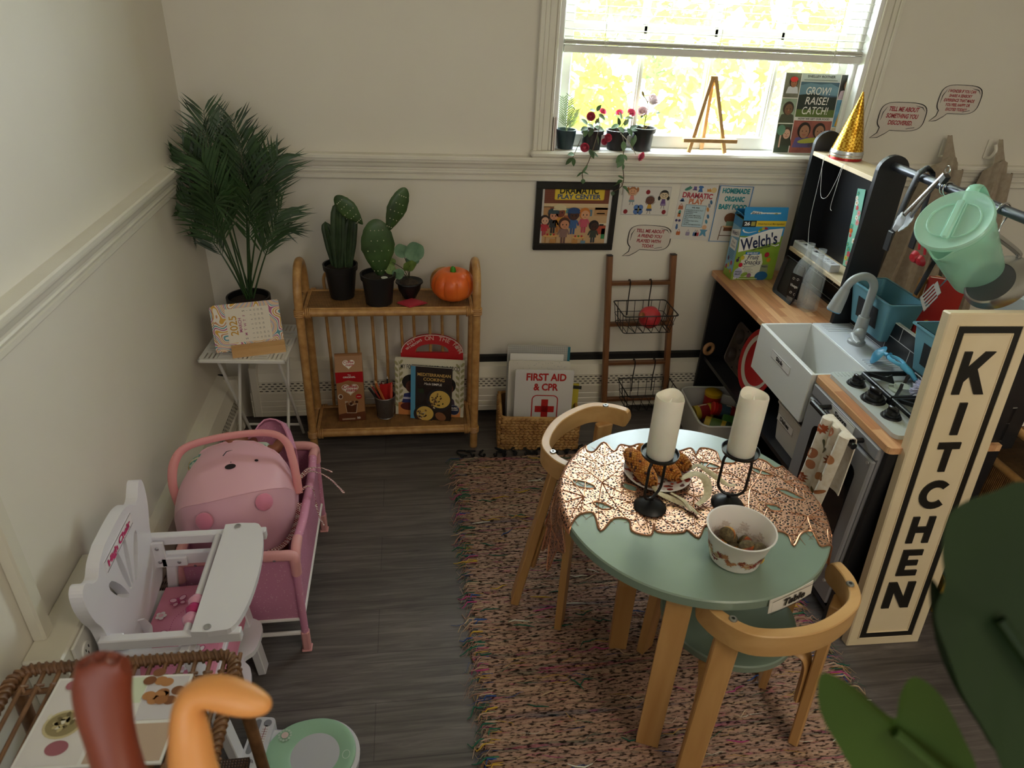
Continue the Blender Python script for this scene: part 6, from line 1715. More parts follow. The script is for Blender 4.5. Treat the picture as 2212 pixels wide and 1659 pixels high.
def open_bin(w, l, h_, taper, mt, r=.02):
    c = MB(mt); o1, o2 = rrect(-w/2, -l/2, w, l, r, 4), rrect(-w/2+taper, -l/2+taper, w-2*taper, l-2*taper, r, 4); t = .003
    i1, i2 = rrect(-w/2+t, -l/2+t, w-2*t, l-2*t, r-.001, 4), rrect(-w/2+taper+t, -l/2+taper+t, w-2*taper-2*t, l-2*taper-2*t, r-.001, 4); n = len(o1)
    vs = [(p[0], p[1], h_) for p in o1]+[(p[0], p[1], 0) for p in o2]+[(p[0], p[1], h_) for p in i1]+[(p[0], p[1], t) for p in i2]; f = []
    for i in range(n):
        j = (i+1) % n; f += [(i, n+i, n+j, j), (2*n+i, 2*n+j, 3*n+j, 3*n+i), (i, j, 2*n+j, 2*n+i)]
    f += [tuple(range(n, 2*n))[::-1], tuple(range(3*n, 4*n))]
    c.add(vs, f, None, True); c.tube([(p[0], p[1], h_) for p in o1], .0045, n=6, closed=True)
    return c
WB = mat('#cfccc6', .4)
open_bin(.22, .20, .13, .012, WB, .03).build('bin_body', db)
label_strip(db, (-.106, .072, .070), .105, .030, 'Dishes', .06)
for j, (x, y, col, lb) in enumerate(((-.02, .0, '#5a8a3a', 'green toy dish in the bin labelled Dishes'), (.01, -.055, '#c98a4a', 'tan toy dish in the bin labelled Dishes'), (.03, .05, '#7aa84c', 'light green toy cup in the bin labelled Dishes'))):
    o = MB(mat(col, .4)).lathe([(0, 0), (.025, 0), (.042, .03), (.040, .03), (.024, .004), (0, .004)], n=24, M=Matrix.Rotation(R_(70), 4, 'Y'))
    tag(o.build('toy_dish', None, KP(.135+x, -.675+y, .335+.01*j), (0, 0, KR)), lb, 'dish')
wb2 = thing('storage_tub', 'white plastic tub of toy groceries on the floor under the counter end', 'tub', (1.905, -.262, .0), (0, 0, R_(-4)))
open_bin(.225, .30, .145, .012, mat('#cfcfcc', .4), .04).build('tub_body', wb2)
def can(lb, c0, d, r, L, col, lid, band=None, txt=None, cat='can', name='toy_can'):
    d = Vector(d).normalized(); o = thing(name, lb, cat, c0); ax = d.orthogonal().normalized(); ay = d.cross(ax)
    if abs(d.z) < .9:
        ax = (Vector((0, 0, 1))-d*d.z).normalized(); ay = d.cross(ax)
    T = Matrix((ax, ay, d)).transposed().to_4x4()
    MB(mat(col, .4)).lathe([(0, 0), (r, 0), (r, L), (0, L)], n=24, M=T).build('can_body', o)
    MB(mat(lid, .4)).lathe([(0, L+.006), (r*.92, L+.006), (r*1.03, L+.003), (r*1.03, L-.010), (r, L-.010)], n=24, M=T).build('lid', o)
    if band: MB(mat(band, .4)).lathe([(r*1.005, L*.25), (r*1.01, L*.26), (r*1.01, L*.7), (r*1.005, L*.71)], n=24, M=T).build('label_band', o)
    if txt:
        c = MB(); k_ = mat('#efe6d2', .4)
        vs, fs_ = text_mesh(txt, .03)
        c.add([T @ Vector(((r*1.018)*cos(p[1]*.014/r-.2), (r*1.018)*sin(p[1]*.014/r-.2), L*.2+p[0]*.012)) for p in vs], fs_, k_); c.build('lettering', o)
    return o
can('toy jar with a fat yellow lid standing at the back of the white tub', (1.925, -.165, .02), (0, 0, 1), .034, .13, '#a82a20', '#c9a01f', None, None, 'jar', 'toy_jar')
can('yellow and red toy can lying across the white tub', (1.832, -.215, .085), (1, .12, .1), .030, .085, '#c0a53a', '#4a5a34', '#8a1c22', 'Tomato')
can('yellow and green toy can lying at the front of the white tub', (1.842, -.305, .095), (.8, -.55, .0), .031, .09, '#b99a2e', '#2f4a34', '#4f6a2c', None)
can('red juice bottle lying in the white tub with its round red cap outward', (1.985, -.245, .10), (-1, .15, .22), .026, .085, '#8f1a1c', '#c0201f', '#3f5a6a', 'Juice', 'bottle', 'toy_bottle')
tag(MB(mat('#3f6a2c', .4)).box((0, 0, 0), (.085, .055, .03), mat('#3f6a2c', .4), bev=.002).build('toy_carton', None, (1.945, -.335, .108), (R_(25), R_(5), R_(-20))), 'green toy food carton at the front of the white tub', 'carton')
tag(MB(mat('#d6d3cc', .5)).box((0, 0, 0), (.06, .012, .06), bev=.002).build('toy_carton', None, (1.985, -.185, .118), (R_(10), 0, R_(-30))), 'white toy carton at the back of the white tub', 'carton')
# ============================================================= rag rug
def rug_mat():
    mt = bpy.data.materials.new('woven_rag'); mt.use_nodes = True
    nt = mt.node_tree; b = nt.nodes['Principled BSDF']; b.inputs['Roughness'].default_value = .95; b.inputs['Specular IOR Level'].default_value = .1
    tc = N(nt, 'ShaderNodeTexCoord')
    def noise(scale, s, d, ds=0.0):
        mp = N(nt, 'ShaderNodeMapping'); mp.inputs['Scale'].default_value = scale; nt.links.new(tc.outputs['Object'], mp.inputs[0])
        n = N(nt, 'ShaderNodeTexNoise'); n.inputs['Scale'].default_value = s; n.inputs['Detail'].default_value = d; n.inputs['Distortion'].default_value = ds
        nt.links.new(mp.outputs[0], n.inputs['Vector']); return n
    n1 = noise((1.1, 34, 1), 1.0, 3, .3)
    r1 = ramp(nt, ((.20, '#2c6a5a'), (.34, '#28355c'), (.385, '#8a7058'), (.43, '#b08e7c'), (.50, '#a5806e'), (.54, '#c0a486'), (.585, '#8f6a5a'), (.62, '#2a5a48'), (.66, '#9a2f62'), (.71, '#c9a23c'), (.78, '#b8a08c')), n1.outputs['Fac'])
    n2 = noise((9, 60, 1), 1.6, 3)
    r2 = ramp(nt, ((.30, '#1f4f45'), (.40, '#ad8c7c'), (.52, '#b99a88'), (.62, '#94705e'), (.68, '#c24a86'), (.73, '#d0ad4c'), (.8, '#34508a')), n2.outputs['Fac'])
    mx = N(nt, 'ShaderNodeMix'); mx.data_type = 'RGBA'; mx.inputs['Factor'].default_value = .46
    nt.links.new(r1.outputs[0], mx.inputs['A']); nt.links.new(r2.outputs[0], mx.inputs['B'])
    n3 = noise((130, 130, 1), 1.0, 2)
    n4 = noise((60, 190, 1), 1.0, 2)
    r3 = ramp(nt, ((.38, '#1a1614'), (.5, '#ffffff')), n4.outputs['Fac'])
    m2 = N(nt, 'ShaderNodeMix'); m2.data_type = 'RGBA'; m2.blend_type = 'MULTIPLY'; m2.inputs['Factor'].default_value = .9
    nt.links.new(mx.outputs['Result'], m2.inputs['A']); nt.links.new(r3.outputs[0], m2.inputs['B'])
    nt.links.new(m2.outputs['Result'], b.inputs['Base Color'])
    bn = N(nt, 'ShaderNodeBump'); bn.inputs['Strength'].default_value = 1; bn.inputs['Distance'].default_value = .004
    nt.links.new(n3.outputs['Fac'], bn.inputs['Height']); nt.links.new(bn.outputs[0], b.inputs['Normal'])
    return mt
rx0, rx1, ry0, ry1 = .868, 1.815, -.352, -2.05
rug = thing('rag_rug', 'multicoloured striped rag rug under the round table', 'rug', (rx0, ry0, 0))
random.seed(2)
c = MB(rug_mat()); G = []; ny = 340
ph = [random.uniform(0, 6) for _ in range(ny+1)]
for i in range(ny+1):
    y = (ry1-ry0)*i/ny; row = []
    e0 = .012*sin(i*.13)+.008*sin(i*.41+1)+random.uniform(-.005, .005); e1 = .012*sin(i*.11+2)+random.uniform(-.006, .006)
    for j in range(61):
        u = j/60; x = e0+(rx1-rx0+e1-e0)*u
        row.append((x, y+.003*sin(j*.5+ph[i//3]), .007+.0022*(1 if i % 3 else -1)*(.6+.4*sin(j*1.9+ph[i]))+random.uniform(0, .0012)))
    G.append(row)
c.sheet(G, None, True)
for i in range(ny): c.add([(G[i][0][0], G[i][0][1], 0), G[i][0], G[i+1][0], (G[i+1][0][0], G[i+1][0][1], 0)], [(0, 1, 2, 3)], None)
c.build('woven_field', rug)
FR = ['#b08e7c', '#a5806e', '#c0a486', '#2a6a52', '#b0447a', '#c9a23c', '#34508a', '#8f6a5a', '#b9a08c', '#b08e7c', '#a5806e', '#1f5a48']
for e, xe, sg in (('selvedge_tufts', 0, -1), ('selvedge_tufts', rx1-rx0, 1)):
    c = MB()
    for q in range(620):
        y = random.uniform(ry1-ry0, 0); cl_ = random.choice(FR); L = random.uniform(.012, .045)*(1.5 if random.random() < .08 else 1)
        x = xe+random.uniform(-.012, .012); p = [(x-sg*.02, y, .008)]
        for s_ in range(1, 5): p.append((x+sg*L*s_/4, y+random.gauss(0, .006)*s_/2-.003*s_, max(.0015, .009+.006*sin(s_)-.0016*s_)))
        r_ = random.choice((.0006, .0006, .001, .0022))
        c.tube(p, [r_, r_, r_*.9, r_*.7, r_*.4], mat(cl_, .95), n=4)
    c.build(e, rug)['kind'] = 'stuff'
c = MB()
for q in range(900):
    x, y = random.uniform(.01, rx1-rx0-.01), random.uniform(ry1-ry0, -.01); cl_ = random.choice(FR+['#b0447a', '#c9a23c', '#e0e0d0', '#1f5a48']); a_ = random.gauss(0, .5)
    p = [(x+cos(a_)*.02*s_+random.gauss(0, .003), y+sin(a_)*.02*s_*.5+random.gauss(0, .003), .0105+.003*abs(sin(s_*1.5+q))) for s_ in range(4)]
    r_ = random.choice((.0004, .0005, .0007, .0018)); c.tube(p, [r_*.5, r_, r_, r_*.4], mat(cl_, .95), n=4)
c.build('loose_yarn', rug)['kind'] = 'stuff'
c = MB(mat('#151719', .9))
for q in range(24):
    x = .02+.04*q; pts = [(x, 0, .008)]
    for s_ in range(1, 6): pts.append((x+random.gauss(0, .010)*s_*.5, .010*s_, .008+.006*sin(s_*2+q)))
    c.tube(spline(pts, 3), .0034, n=5); c.ball((x+.002, .012, .010), .006, None, 7, 5)
c.build('knotted_fringe', rug)
# ============================================================= round table
TG = tex('noise', ((.3, '#7b8e80'), (.7, '#839688')), nscale=4, rough=.24, spec=.5)
BIR = wood('#b98a52', '#cfa26a', 'z', .7, .4)
TC = Vector((1.348, -1.272, 0)); TZ, TR = .53, .31
tb_ = thing('round_table', 'round sage green childrens table with birch legs on the rag rug', 'table', tuple(TC))
c = MB(TG); c.lathe([(0, TZ-.025), (TR-.003, TZ-.025), (TR, TZ-.022), (TR, TZ-.003), (TR-.003, TZ), (0, TZ)], n=96); c.build('tabletop', tb_)
for ang in (-113, -25.5, 64.5, 154.5):
    c = MB(BIR); a_ = R_(ang); T = Matrix.Rotation(a_, 4, 'Z')
    prof = [(.283, .0105), (.283, TZ-.075)]+[(.238+.045*cos(R_(t)), TZ-.075+.050*sin(R_(t))) for t in (20, 45, 70, 90)]+[(.12, TZ-.0253), (.12, TZ-.043), (.238, TZ-.043), (.255, TZ-.05), (.263, TZ-.068), (.265, TZ-.085), (.265, .0105)]
    c.prism(prof, .052, None, T @ Matrix(((1, 0, 0, 0), (0, 0, -1, .026), (0, 1, 0, 0), (0, 0, 0, 1)))); c.build('leg', tb_)
d_ = Vector((.11, -.29, 0)).normalized(); u_ = Vector((-d_.y, d_.x, 0))
c = MB(mat('#e2ddd4', .35)); O_ = d_*(TR+.003)-u_*.062+Vector((0, 0, TZ-.036)); up_ = (Vector((0, 0, 1))-d_*.12).normalized()
c.sheet([[tuple(O_+u_*(.124*q/8)+up_*(.034*w_)+d_*(.004*cos((q-4)*.35)-.004)) for q in range(9)] for w_ in (0, .5, 1)], th=-.0012)
a = c.art(O_+d_*.0028, u_, up_); a.line([(.002, .002), (.122, .002), (.122, .032), (.002, .032)], .0014, mat('#2c2c30', .5), 1, closed=True); a.text('Table', .066, .0095, .0165, mat('#15151a', .5), 2, off=.04, shear=.2, wide=.062)
c.build('name_label', tb_)
# ============================================================= chairs
def chair(label, loc, rot, bl, br, fl, frr):
    o = thing('childrens_chair', label, 'chair', loc, (0, 0, rot), 'birch chairs at the round table')
    c = MB(TG); c.lathe([(0, .285), (.152, .285), (.155, .288), (.155, .303), (.152, .306), (0, .306)], n=64); c.build('seat', o)
    pts = spline([(-.170, -.085), (-.160, -.145), (-.115, -.200), (0, -.226), (.115, -.200), (.160, -.145), (.170, -.085)], 7)
    c = MB(wood('#c0935a', '#d6ac74', 'x', .5, .35)); n = len(pts); vs, fs = [], []
    for i, p in enumerate(pts):
        t = (pts[min(n-1, i+1)]-pts[max(0, i-1)]).normalized(); nn = Vector((-t.y, t.x))
        e = min(i, n-1-i)/2.5; k_ = 1 if e >= 1 else math.sqrt(max(.05, 1-(1-e)**2))
        for s_, z in ((-.0115, .5-.0275-.0275*k_), (-.0115, .4725+.0255*k_), (-.0095, .4725+.0275*k_), (.0095, .4725+.0275*k_), (.0115, .4725+.0255*k_), (.0115, .4725-.0275*k_)):
            vs.append((p.x+nn.x*s_, p.y+nn.y*s_-.0*z, z))
    for i in range(n-1):
        for q in range(6): fs.append((i*6+q, (i+1)*6+q, (i+1)*6+(q+1) % 6, i*6+(q+1) % 6))
    fs += [tuple(range(6)), tuple(range((n-1)*6, n*6))[::-1]]
    c.add(vs, fs, None, True); b_ = c.build('backrest', o, sharp=30)
    for sg, ft in ((-1, bl), (1, br)):
        top = Vector((sg*.140, -.150, .446)); f_ = Vector((ft[0], ft[1], .0105))
        out = Vector((sg*.55, -.83, 0)).normalized(); tn = Vector((-out.y, out.x, 0))
        MB(BIR).bar(f_, top, .05, .023, bev=.003, up=tuple(out)).build('leg', o)
        c = MB(BIR); inn = -out
        m_ = f_.lerp(top, .62); a0 = f_.lerp(top, .30)
        P = [a0+inn*.019, f_.lerp(top, .50)+inn*.020]
        P += [f_.lerp(top, .56)+inn*.026+Vector((0, 0, .006)), f_.lerp(top, .60)+inn*.042, Vector((f_.lerp(top, .6).x, f_.lerp(top, .6).y, .276))+inn*.085]
        c.tube(spline(P, 5), [(.0095, .024)]*21, n=8, flat=tuple(out)); c.build('seat_bracket', o)
        c = MB(mat('#9a9a96', .3, .8)); c.lathe([(0, .002), (.0035, .002), (.0036, .0035), (.007, .0035), (.0085, .0015), (.0085, 0)], n=18, M=Matrix.Translation((sg*.148, -.1565, .5))); c.build('screw', b_)
        c = MB(mat('#1d1d1d', .5)); c.lathe([(0, .0026), (.0034, .0026)], n=6, M=Matrix.Translation((sg*.148, -.1565, .5))); c.build('screw_socket', b_)
    for ft in (fl, frr):
        f_ = Vector((ft[0], ft[1], .0105)); dr = Vector((ft[0], ft[1], 0)).normalized(); tn = Vector((-dr.y, dr.x, 0))
        T = Matrix((dr, tn, Vector((0, 0, 1)))).transposed().to_4x4(); R0 = math.hypot(*ft)
        c = MB(BIR); q_ = min(R0*.97, R0-.006); prof = [(R0+.010, .0105), (q_+.010, .235), (q_-.002, .270), (q_-.03, .2848), (.02, .2848), (.02, .266), (q_-.03, .266), (q_-.013, .230), (R0-.010, .0105)]
        c.prism(prof, .046, None, T @ Matrix(((1, 0, 0, 0), (0, 0, -1, .023), (0, 1, 0, 0), (0, 0, 0, 1)))); c.build('leg', o)
    return o
chair('birch chair with curved backrest turned to the camera, sage seat beneath the Table label', (1.43, -1.41, 0), R_(13), (-.176, -.177), (.137, -.178), (-.078, .172), (.10, .165))
chair('birch chair behind the table beside the straw basket, backrest toward the ladder', (1.285, -1.011, 0), R_(-132), (-.165, -.17), (.236, -.19), (-.12, .13), (.203, .126))
# ============================================================= copper leaf runner
up_l = [(1.15, -1.029), (1.148, -1.059), (1.165, -1.064), (1.201, -1.025), (1.217, -1.067), (1.242, -1.039), (1.267, -1.048), (1.299, -1.039), (1.33, -1.075), (1.383, -1.079), (1.424, -1.066), (1.427, -1.096), (1.451, -1.068), (1.485, -1.085), (1.481, -1.129), (1.513, -1.138), (1.54, -1.115), (1.594, -1.13), (1.61, -1.165), (1.641, -1.16)]
rt_l = [(1.69, -1.19), (1.685, -1.24), (1.735, -1.26), (1.705, -1.31), (1.745, -1.345), (1.70, -1.375), (1.725, -1.43), (1.675, -1.425), (1.665, -1.475), (1.63, -1.445)]
lo_l = [(1.598, -1.444), (1.579, -1.443), (1.587, -1.4), (1.557, -1.403), (1.52, -1.44), (1.524, -1.406), (1.503, -1.391), (1.46, -1.40), (1.43, -1.375), (1.40, -1.395), (1.357, -1.365), (1.345, -1.364), (1.319, -1.398), (1.303, -1.372), (1.287, -1.379), (1.234, -1.372), (1.235, -1.345), (1.216, -1.381), (1.179, -1.365), (1.182, -1.329), (1.149, -1.321), (1.109, -1.359), (1.108, -1.301), (1.081, -1.299), (1.062, -1.314), (1.036, -1.348), (1.023, -1.311)]
lf_l = [(.985, -1.36), (.95, -1.325), (.885, -1.325), (.925, -1.27), (.885, -1.235), (.935, -1.20), (.925, -1.15), (.975, -1.15), (.975, -1.10), (1.02, -1.115), (1.03, -1.06), (1.075, -1.075), (1.09, -1.035), (1.12, -1.05)]
poly = [Vector((x, y)) for x, y in up_l+rt_l+lo_l+lf_l]
poly = spline(poly, 4, True)
def inside(x, y, P):
    r = False; n = len(P); j = n-1
    for i in range(n):
        if (P[i][1] > y) != (P[j][1] > y) and x < (P[j][0]-P[i][0])*(y-P[i][1])/(P[j][1]-P[i][1])+P[i][0]: r = not r
        j = i
    return r
gaps = [[(1.085, -1.175), (1.115, -1.185), (1.135, -1.205), (1.12, -1.212), (1.09, -1.20)], [(1.115, -1.262), (1.135, -1.265), (1.155, -1.285), (1.13, -1.288)], [(1.205, -1.195), (1.235, -1.215), (1.225, -1.232), (1.20, -1.215)], [(1.425, -1.125), (1.455, -1.135), (1.47, -1.155), (1.43, -1.15)], [(1.545, -1.155), (1.575, -1.175), (1.59, -1.195), (1.555, -1.185)], [(1.575, -1.245), (1.60, -1.255), (1.625, -1.29), (1.60, -1.285), (1.58, -1.26)], [(1.40, -1.275), (1.45, -1.285), (1.47, -1.30), (1.42, -1.305)], [(1.52, -1.30), (1.545, -1.305), (1.55, -1.325), (1.525, -1.322)]]
def bend(x, y, h=0.0):
    dx, dy = x-TC.x, y-TC.y; r = math.hypot(dx, dy); ux, uy = dx/r, dy/r
    R1 = TR+.0015; rb = .008
    if r <= R1-rb: return (TC.x+dx, TC.y+dy, TZ+.0012+h)
    s = r-(R1-rb); th = min(s/rb, pi/2*.94)
    rr, z = R1-rb+(rb+.0012+h)*sin(th), TZ-rb+(rb+.0012+h)*cos(th)
    ex = s-th*rb
    if ex > 0: rr += ex*cos(pi/2*.94)*.9+.02*(ex/.1)**2*.3; z -= ex*sin(pi/2*.94)
    return (TC.x+ux*rr, TC.y+uy*rr, z)
def lace():
    mt = bpy.data.materials.new('copper_lace'); mt.use_nodes = True
    nt = mt.node_tree; b = nt.nodes['Principled BSDF']; out = nt.nodes['Material Output']
    b.inputs['Metallic'].default_value = .75; b.inputs['Roughness'].default_value = .3; b.inputs['Base Color'].default_value = lin('#c99a80')
    tc = N(nt, 'ShaderNodeTexCoord'); v = N(nt, 'ShaderNodeTexVoronoi'); v.feature = 'DISTANCE_TO_EDGE'; v.inputs['Scale'].default_value = 140
    nt.links.new(tc.outputs['Object'], v.inputs['Vector'])
    g = N(nt, 'ShaderNodeMath', operation='GREATER_THAN'); g.inputs[1].default_value = .17; nt.links.new(v.outputs['Distance'], g.inputs[0])
    d2 = N(nt, 'ShaderNodeBsdfPrincipled'); d2.inputs['Base Color'].default_value = lin('#2c1912'); d2.inputs['Roughness'].default_value = .5; d2.inputs['Metallic'].default_value = .3
    tr = N(nt, 'ShaderNodeBsdfTransparent')
    m0 = N(nt, 'ShaderNodeMixShader'); m0.inputs[0].default_value = .25; nt.links.new(d2.outputs[0], m0.inputs[1]); nt.links.new(tr.outputs[0], m0.inputs[2])
    mx = N(nt, 'ShaderNodeMixShader'); nt.links.new(g.outputs[0], mx.inputs[0]); nt.links.new(b.outputs[0], mx.inputs[1]); nt.links.new(m0.outputs[0], mx.inputs[2]); nt.links.new(mx.outputs[0], out.inputs[0])
    bn = N(nt, 'ShaderNodeBump'); bn.inputs['Strength'].default_value = .5; bn.inputs['Distance'].default_value = .002; bn.invert = True; nt.links.new(v.outputs['Distance'], bn.inputs['Height']); nt.links.new(bn.outputs[0], b.inputs['Normal'])
    return mt
rn = thing('leaf_runner', 'copper lace table runner of linked maple leaves draped over the sage table', 'table runner', tuple(TC+Vector((0, 0, TZ))))
off = TC+Vector((0, 0, TZ)); c = MB(lace()); gx = .005; idx = {}; vs = []; fs = []
def vid(i, j):
    if (i, j) not in idx: idx[i, j] = len(vs); vs.append(Vector(bend(.87+gx*i, -1.50+gx*j))-off)
    return idx[i, j]
for i in range(182):
    for j in range(102):
        x, y = .87+gx*(i+.5), -1.50+gx*(j+.5)
        if inside(x, y, poly) and not any(inside(x, y, g_) for g_ in gaps): fs.append((vid(i, j), vid(i+1, j), vid(i+1, j+1), vid(i, j+1)))
c.add(vs, fs, None, True); c.build('lace_field', rn)
COP = mat('#c08a68', .28, .8)
c = MB(COP); c.tube([Vector(bend(p.x, p.y, .0005))-off for p in poly], .0022, n=6, closed=True)
for g_ in gaps: c.tube([Vector(bend(p.x, p.y, .0003))-off for p in spline([Vector(q) for q in g_], 3, True)], .0018, n=5, closed=True)
c.build('leaf_edging', rn)
c = MB(COP)
def vein(p, q, r=.0014):
    p, q = Vector(p), Vector(q); m_ = (p+q)/2+Vector((q.y-p.y, p.x-q.x))*.06
    P = [p*(1-t)**2+m_*2*t*(1-t)+q*t*t for t in [k_/10 for k_ in range(11)]]
    c.tube([Vector(bend(s_.x, s_.y, .0004))-off for s_ in P], [r*(1-.06*k_) for k_ in range(11)], n=5)
for ctr, tips in (((1.10, -1.24), ((1.036, -1.34), (.98, -1.18), (1.06, -1.13), (1.12, -1.14), (1.0, -1.28), (1.08, -1.295))), ((1.155, -1.19), ((1.201, -1.03), (1.15, -1.06), (1.10, -1.10), (1.22, -1.13), (1.109, -1.35), (1.18, -1.33), (1.21, -1.25))), ((1.235, -1.27), ((1.216, -1.375), (1.179, -1.36), (1.285, -1.375), (1.18, -1.27), (1.29, -1.23), (1.26, -1.2))), ((1.27, -1.13), ((1.242, -1.042), (1.299, -1.042), (1.36, -1.10), (1.21, -1.12), (1.32, -1.17))), ((1.36, -1.26), ((1.319, -1.395), (1.34, -1.33), (1.40, -1.36), (1.38, -1.18), (1.31, -1.22), (1.43, -1.24))), ((1.42, -1.16), ((1.424, -1.07), (1.451, -1.072), (1.485, -1.088), (1.40, -1.10), (1.49, -1.18), (1.38, -1.19))), ((1.51, -1.24), ((1.481, -1.16), (1.594, -1.14), (1.54, -1.16), (1.46, -1.27), (1.52, -1.36), (1.45, -1.38), (1.57, -1.30))), ((1.61, -1.22), ((1.64, -1.165), (1.69, -1.2), (1.72, -1.26), (1.59, -1.17), (1.65, -1.28))), ((1.60, -1.35), ((1.52, -1.435), (1.579, -1.44), (1.66, -1.465), (1.72, -1.42), (1.735, -1.345), (1.68, -1.30), (1.56, -1.33))), ((.96, -1.24), ((.89, -1.32), (.89, -1.235), (.925, -1.155), (.975, -1.105), (.985, -1.35), (1.03, -1.3)))):
    for t_ in tips:
        vein(ctr, t_); a0, b0 = Vector(ctr), Vector(t_); dd = b0-a0; pp = Vector((-dd.y, dd.x))
        for f_, s_ in ((.4, .28), (.4, -.28), (.65, .2), (.65, -.2)): vein(a0+dd*f_, a0+dd*(f_+.22)+pp*s_, .0008)
c.build('leaf_veins', rn)
# ============================================================= candles
CB = mat('#111112', .4, .2); WAX = tex('noise', ((.3, '#e9e3d4'), (.7, '#efeadd')), nscale=20, rough=.45, sss=.15)
def holder(label, x, y, rot):
    o = thing('candle_holder', label, 'candle holder', (x, y, TZ+.0024), (0, 0, rot), 'black candle holders on the round table')
    MB(CB).lathe([(0, 0), (.037, 0), (.0375, .002), (.032, .008), (.020, .015), (.008, .019), (.005, .021), (.0055, .026), (.0, .028)], n=32).build('base', o)
    rr = rrect(-.0305, .027, .061, .118, .028, 6); MB(CB).tube([(p[0], 0, p[1]) for p in rr], .0034, n=8, closed=True).build('oval_ring', o)
    MB(CB).lathe([(0, .148), (.0385, .148), (.041, .154), (.0425, .154), (.040, .146), (0, .145)], n=32).build('candle_plate', o)
def candle(label, x, y, tilt):
    o = thing('pillar_candle', label, 'candle', (x, y, TZ+.0024+.1485), (0, 0, tilt), 'ivory candles on black holders'); c = MB(WAX); n = 40; vs, fs = [], []
    r = .0305; H = .152
    rows = [(r*.97, lambda a: 0), (r, lambda a: .003), (r, lambda a: H*.5), (r, lambda a: H-.006+.003*sin(a*2+tilt)+.0015*sin(a*3)), (r*.97, lambda a: H-.004+.003*sin(a*2+tilt)+.0015*sin(a*3)), (r*.90, lambda a: H-.009+.003*sin(a*2+tilt)+.0015*sin(a*3)), (r*.78, lambda a: H-.018), (r*.4, lambda a: H-.025), (.001, lambda a: H-.026)]
    for rr, f_ in rows:
        for q in range(n): a_ = 2*pi*q/n; vs.append((rr*cos(a_), rr*sin(a_), f_(a_)))
    for i in range(len(rows)-1):
        for q in range(n): fs.append((i*n+q, i*n+(q+1) % n, (i+1)*n+(q+1) % n, (i+1)*n+q))
    c.add(vs, fs, None, True); c.build('wax_body', o)
    MB(mat('#f6f1e2', .4)).tube([(0, 0, H-.027), (.0005, 0, H-.023), (.001, 0, H-.018), (.004, -.001, H-.009)], [.008, .0045, .003, .0005], n=8).build('flame_tip', o)
hx1, hx2 = (1.243, -1.289), (1.429, -1.292)
holder('black oval candle holder turned edge-on in front of the corn plate', *hx1, R_(34)); holder('black oval candle holder showing its open ring beside the bowl', *hx2, R_(-26))
candle('ivory flameless candle standing behind the turned holder, nearest the basket', *hx1, .3); candle('ivory flameless candle nearest the play kitchen', *hx2, 1.6)
# ============================================================= plate of corn
pc = (1.297, -1.172)
pl_ = thing('autumn_plate', 'small plate printed with red pumpkins and leaves on the copper runner', 'plate', (pc[0], pc[1], TZ+.0026))
c = MB(mat('#efe8e2', .3)); c.lathe([(0, 0), (.05, 0), (.055, .003), (.082, .011), (.083, .013), (.081, .0135), (.054, .006), (.05, .0045), (0, .0045)], n=48); c.build('plate_body', pl_)
c = MB(); random.seed(12)
for q in range(95):
    a_ = random.uniform(0, 6.283); r_ = math.sqrt(random.uniform(.0, 1))*.079
    z_ = .0056 if r_ < .05 else .0064+max(0, r_-.053)*.29
    s_ = random.uniform(.0045, .0085); col = random.choice(['#9a2f22', '#b0432c', '#8a2418', '#a33a2a', '#6a2a1e'])
    dr = Vector((cos(a_), sin(a_), 0)); tn = Vector((-sin(a_), cos(a_), 0)); sl = (dr+Vector((0, 0, .29 if r_ >= .053 else 0))).normalized()
    k_ = random.choice((0, 1)); b0 = random.uniform(0, 6.28); P = []
    m_ = 12
    for t in range(m_):
        th_ = 2*pi*t/m_; rr = s_*(1 if k_ == 0 else (1 if t % 2 else .45)); P.append(dr*r_+Vector((0, 0, z_))+sl*(rr*cos(th_+b0)*.8)+tn*(rr*sin(th_+b0)))
    ctr = dr*r_+Vector((0, 0, z_)); c.add([ctr]+P, [(0, 1+t, 1+(t+1) % m_) for t in range(m_)], mat(col, .35))
c.build('printed_pattern', pl_)
def corn(label, a, b, r, seed):
    a, b = Vector(a), Vector(b); random.seed(seed); o = thing('decorative_corn', label, 'corn', tuple(a), (0, 0, 0), 'speckled corn on the autumn plate')
    d = b-a; L = d.length; d.normalize(); ax = d.orthogonal().normalized(); ay = d.cross(ax)
    T = Matrix((ax, ay, d)).transposed().to_4x4(); cols = [mat(h, .35) for h in ('#b8702a', '#c07e30', '#ac6424', '#c98a3a')]; dk_ = mat('#4a1c14', .35)
    c = MB(); c.lathe([(0, 0), (r*.55, .002), (r*.85, L*.12), (r*.9, L*.5), (r*.6, L*.9), (0, L)], cols[0], 16, M=T)
    nr = 18; nk = int(L/.0062)
    for i in range(nk):
        t = (i+.5)/nk; rr = r*(.62+.38*min(1, t*5))*(1 if t < .6 else math.sqrt(max(.05, 1-((t-.6)/.42)**2)))
        for q in range(nr):
            a_ = 2*pi*(q+.5*(i % 2))/nr; c.ball((rr*cos(a_)*.96, rr*sin(a_)*.96, L*t), (rr*.2, rr*.2, .0040), dk_ if random.random() < .09 else random.choice(cols), 6, 4, T)
    c.build('cob', o); return o
z0 = TZ+.012
corn('speckled orange corn cob at the outer edge of the plate', (1.236, -1.118, z0+.024), (1.262, -1.248, z0+.020), .0205, 1); corn('speckled orange corn cob in the middle of the plate', (1.270, -1.105, z0+.024), (1.330, -1.228, z0+.020), .0205, 2); corn('speckled golden corn cob half hidden behind the candle holder', (1.318, -1.108, z0+.024), (1.368, -1.192, z0+.022), .0195, 3)
RAF = tex('noise', ((.3, '#c2b48e'), (.7, '#ded2b2')), scale=(60, 60, 60), nscale=2, rough=.8)
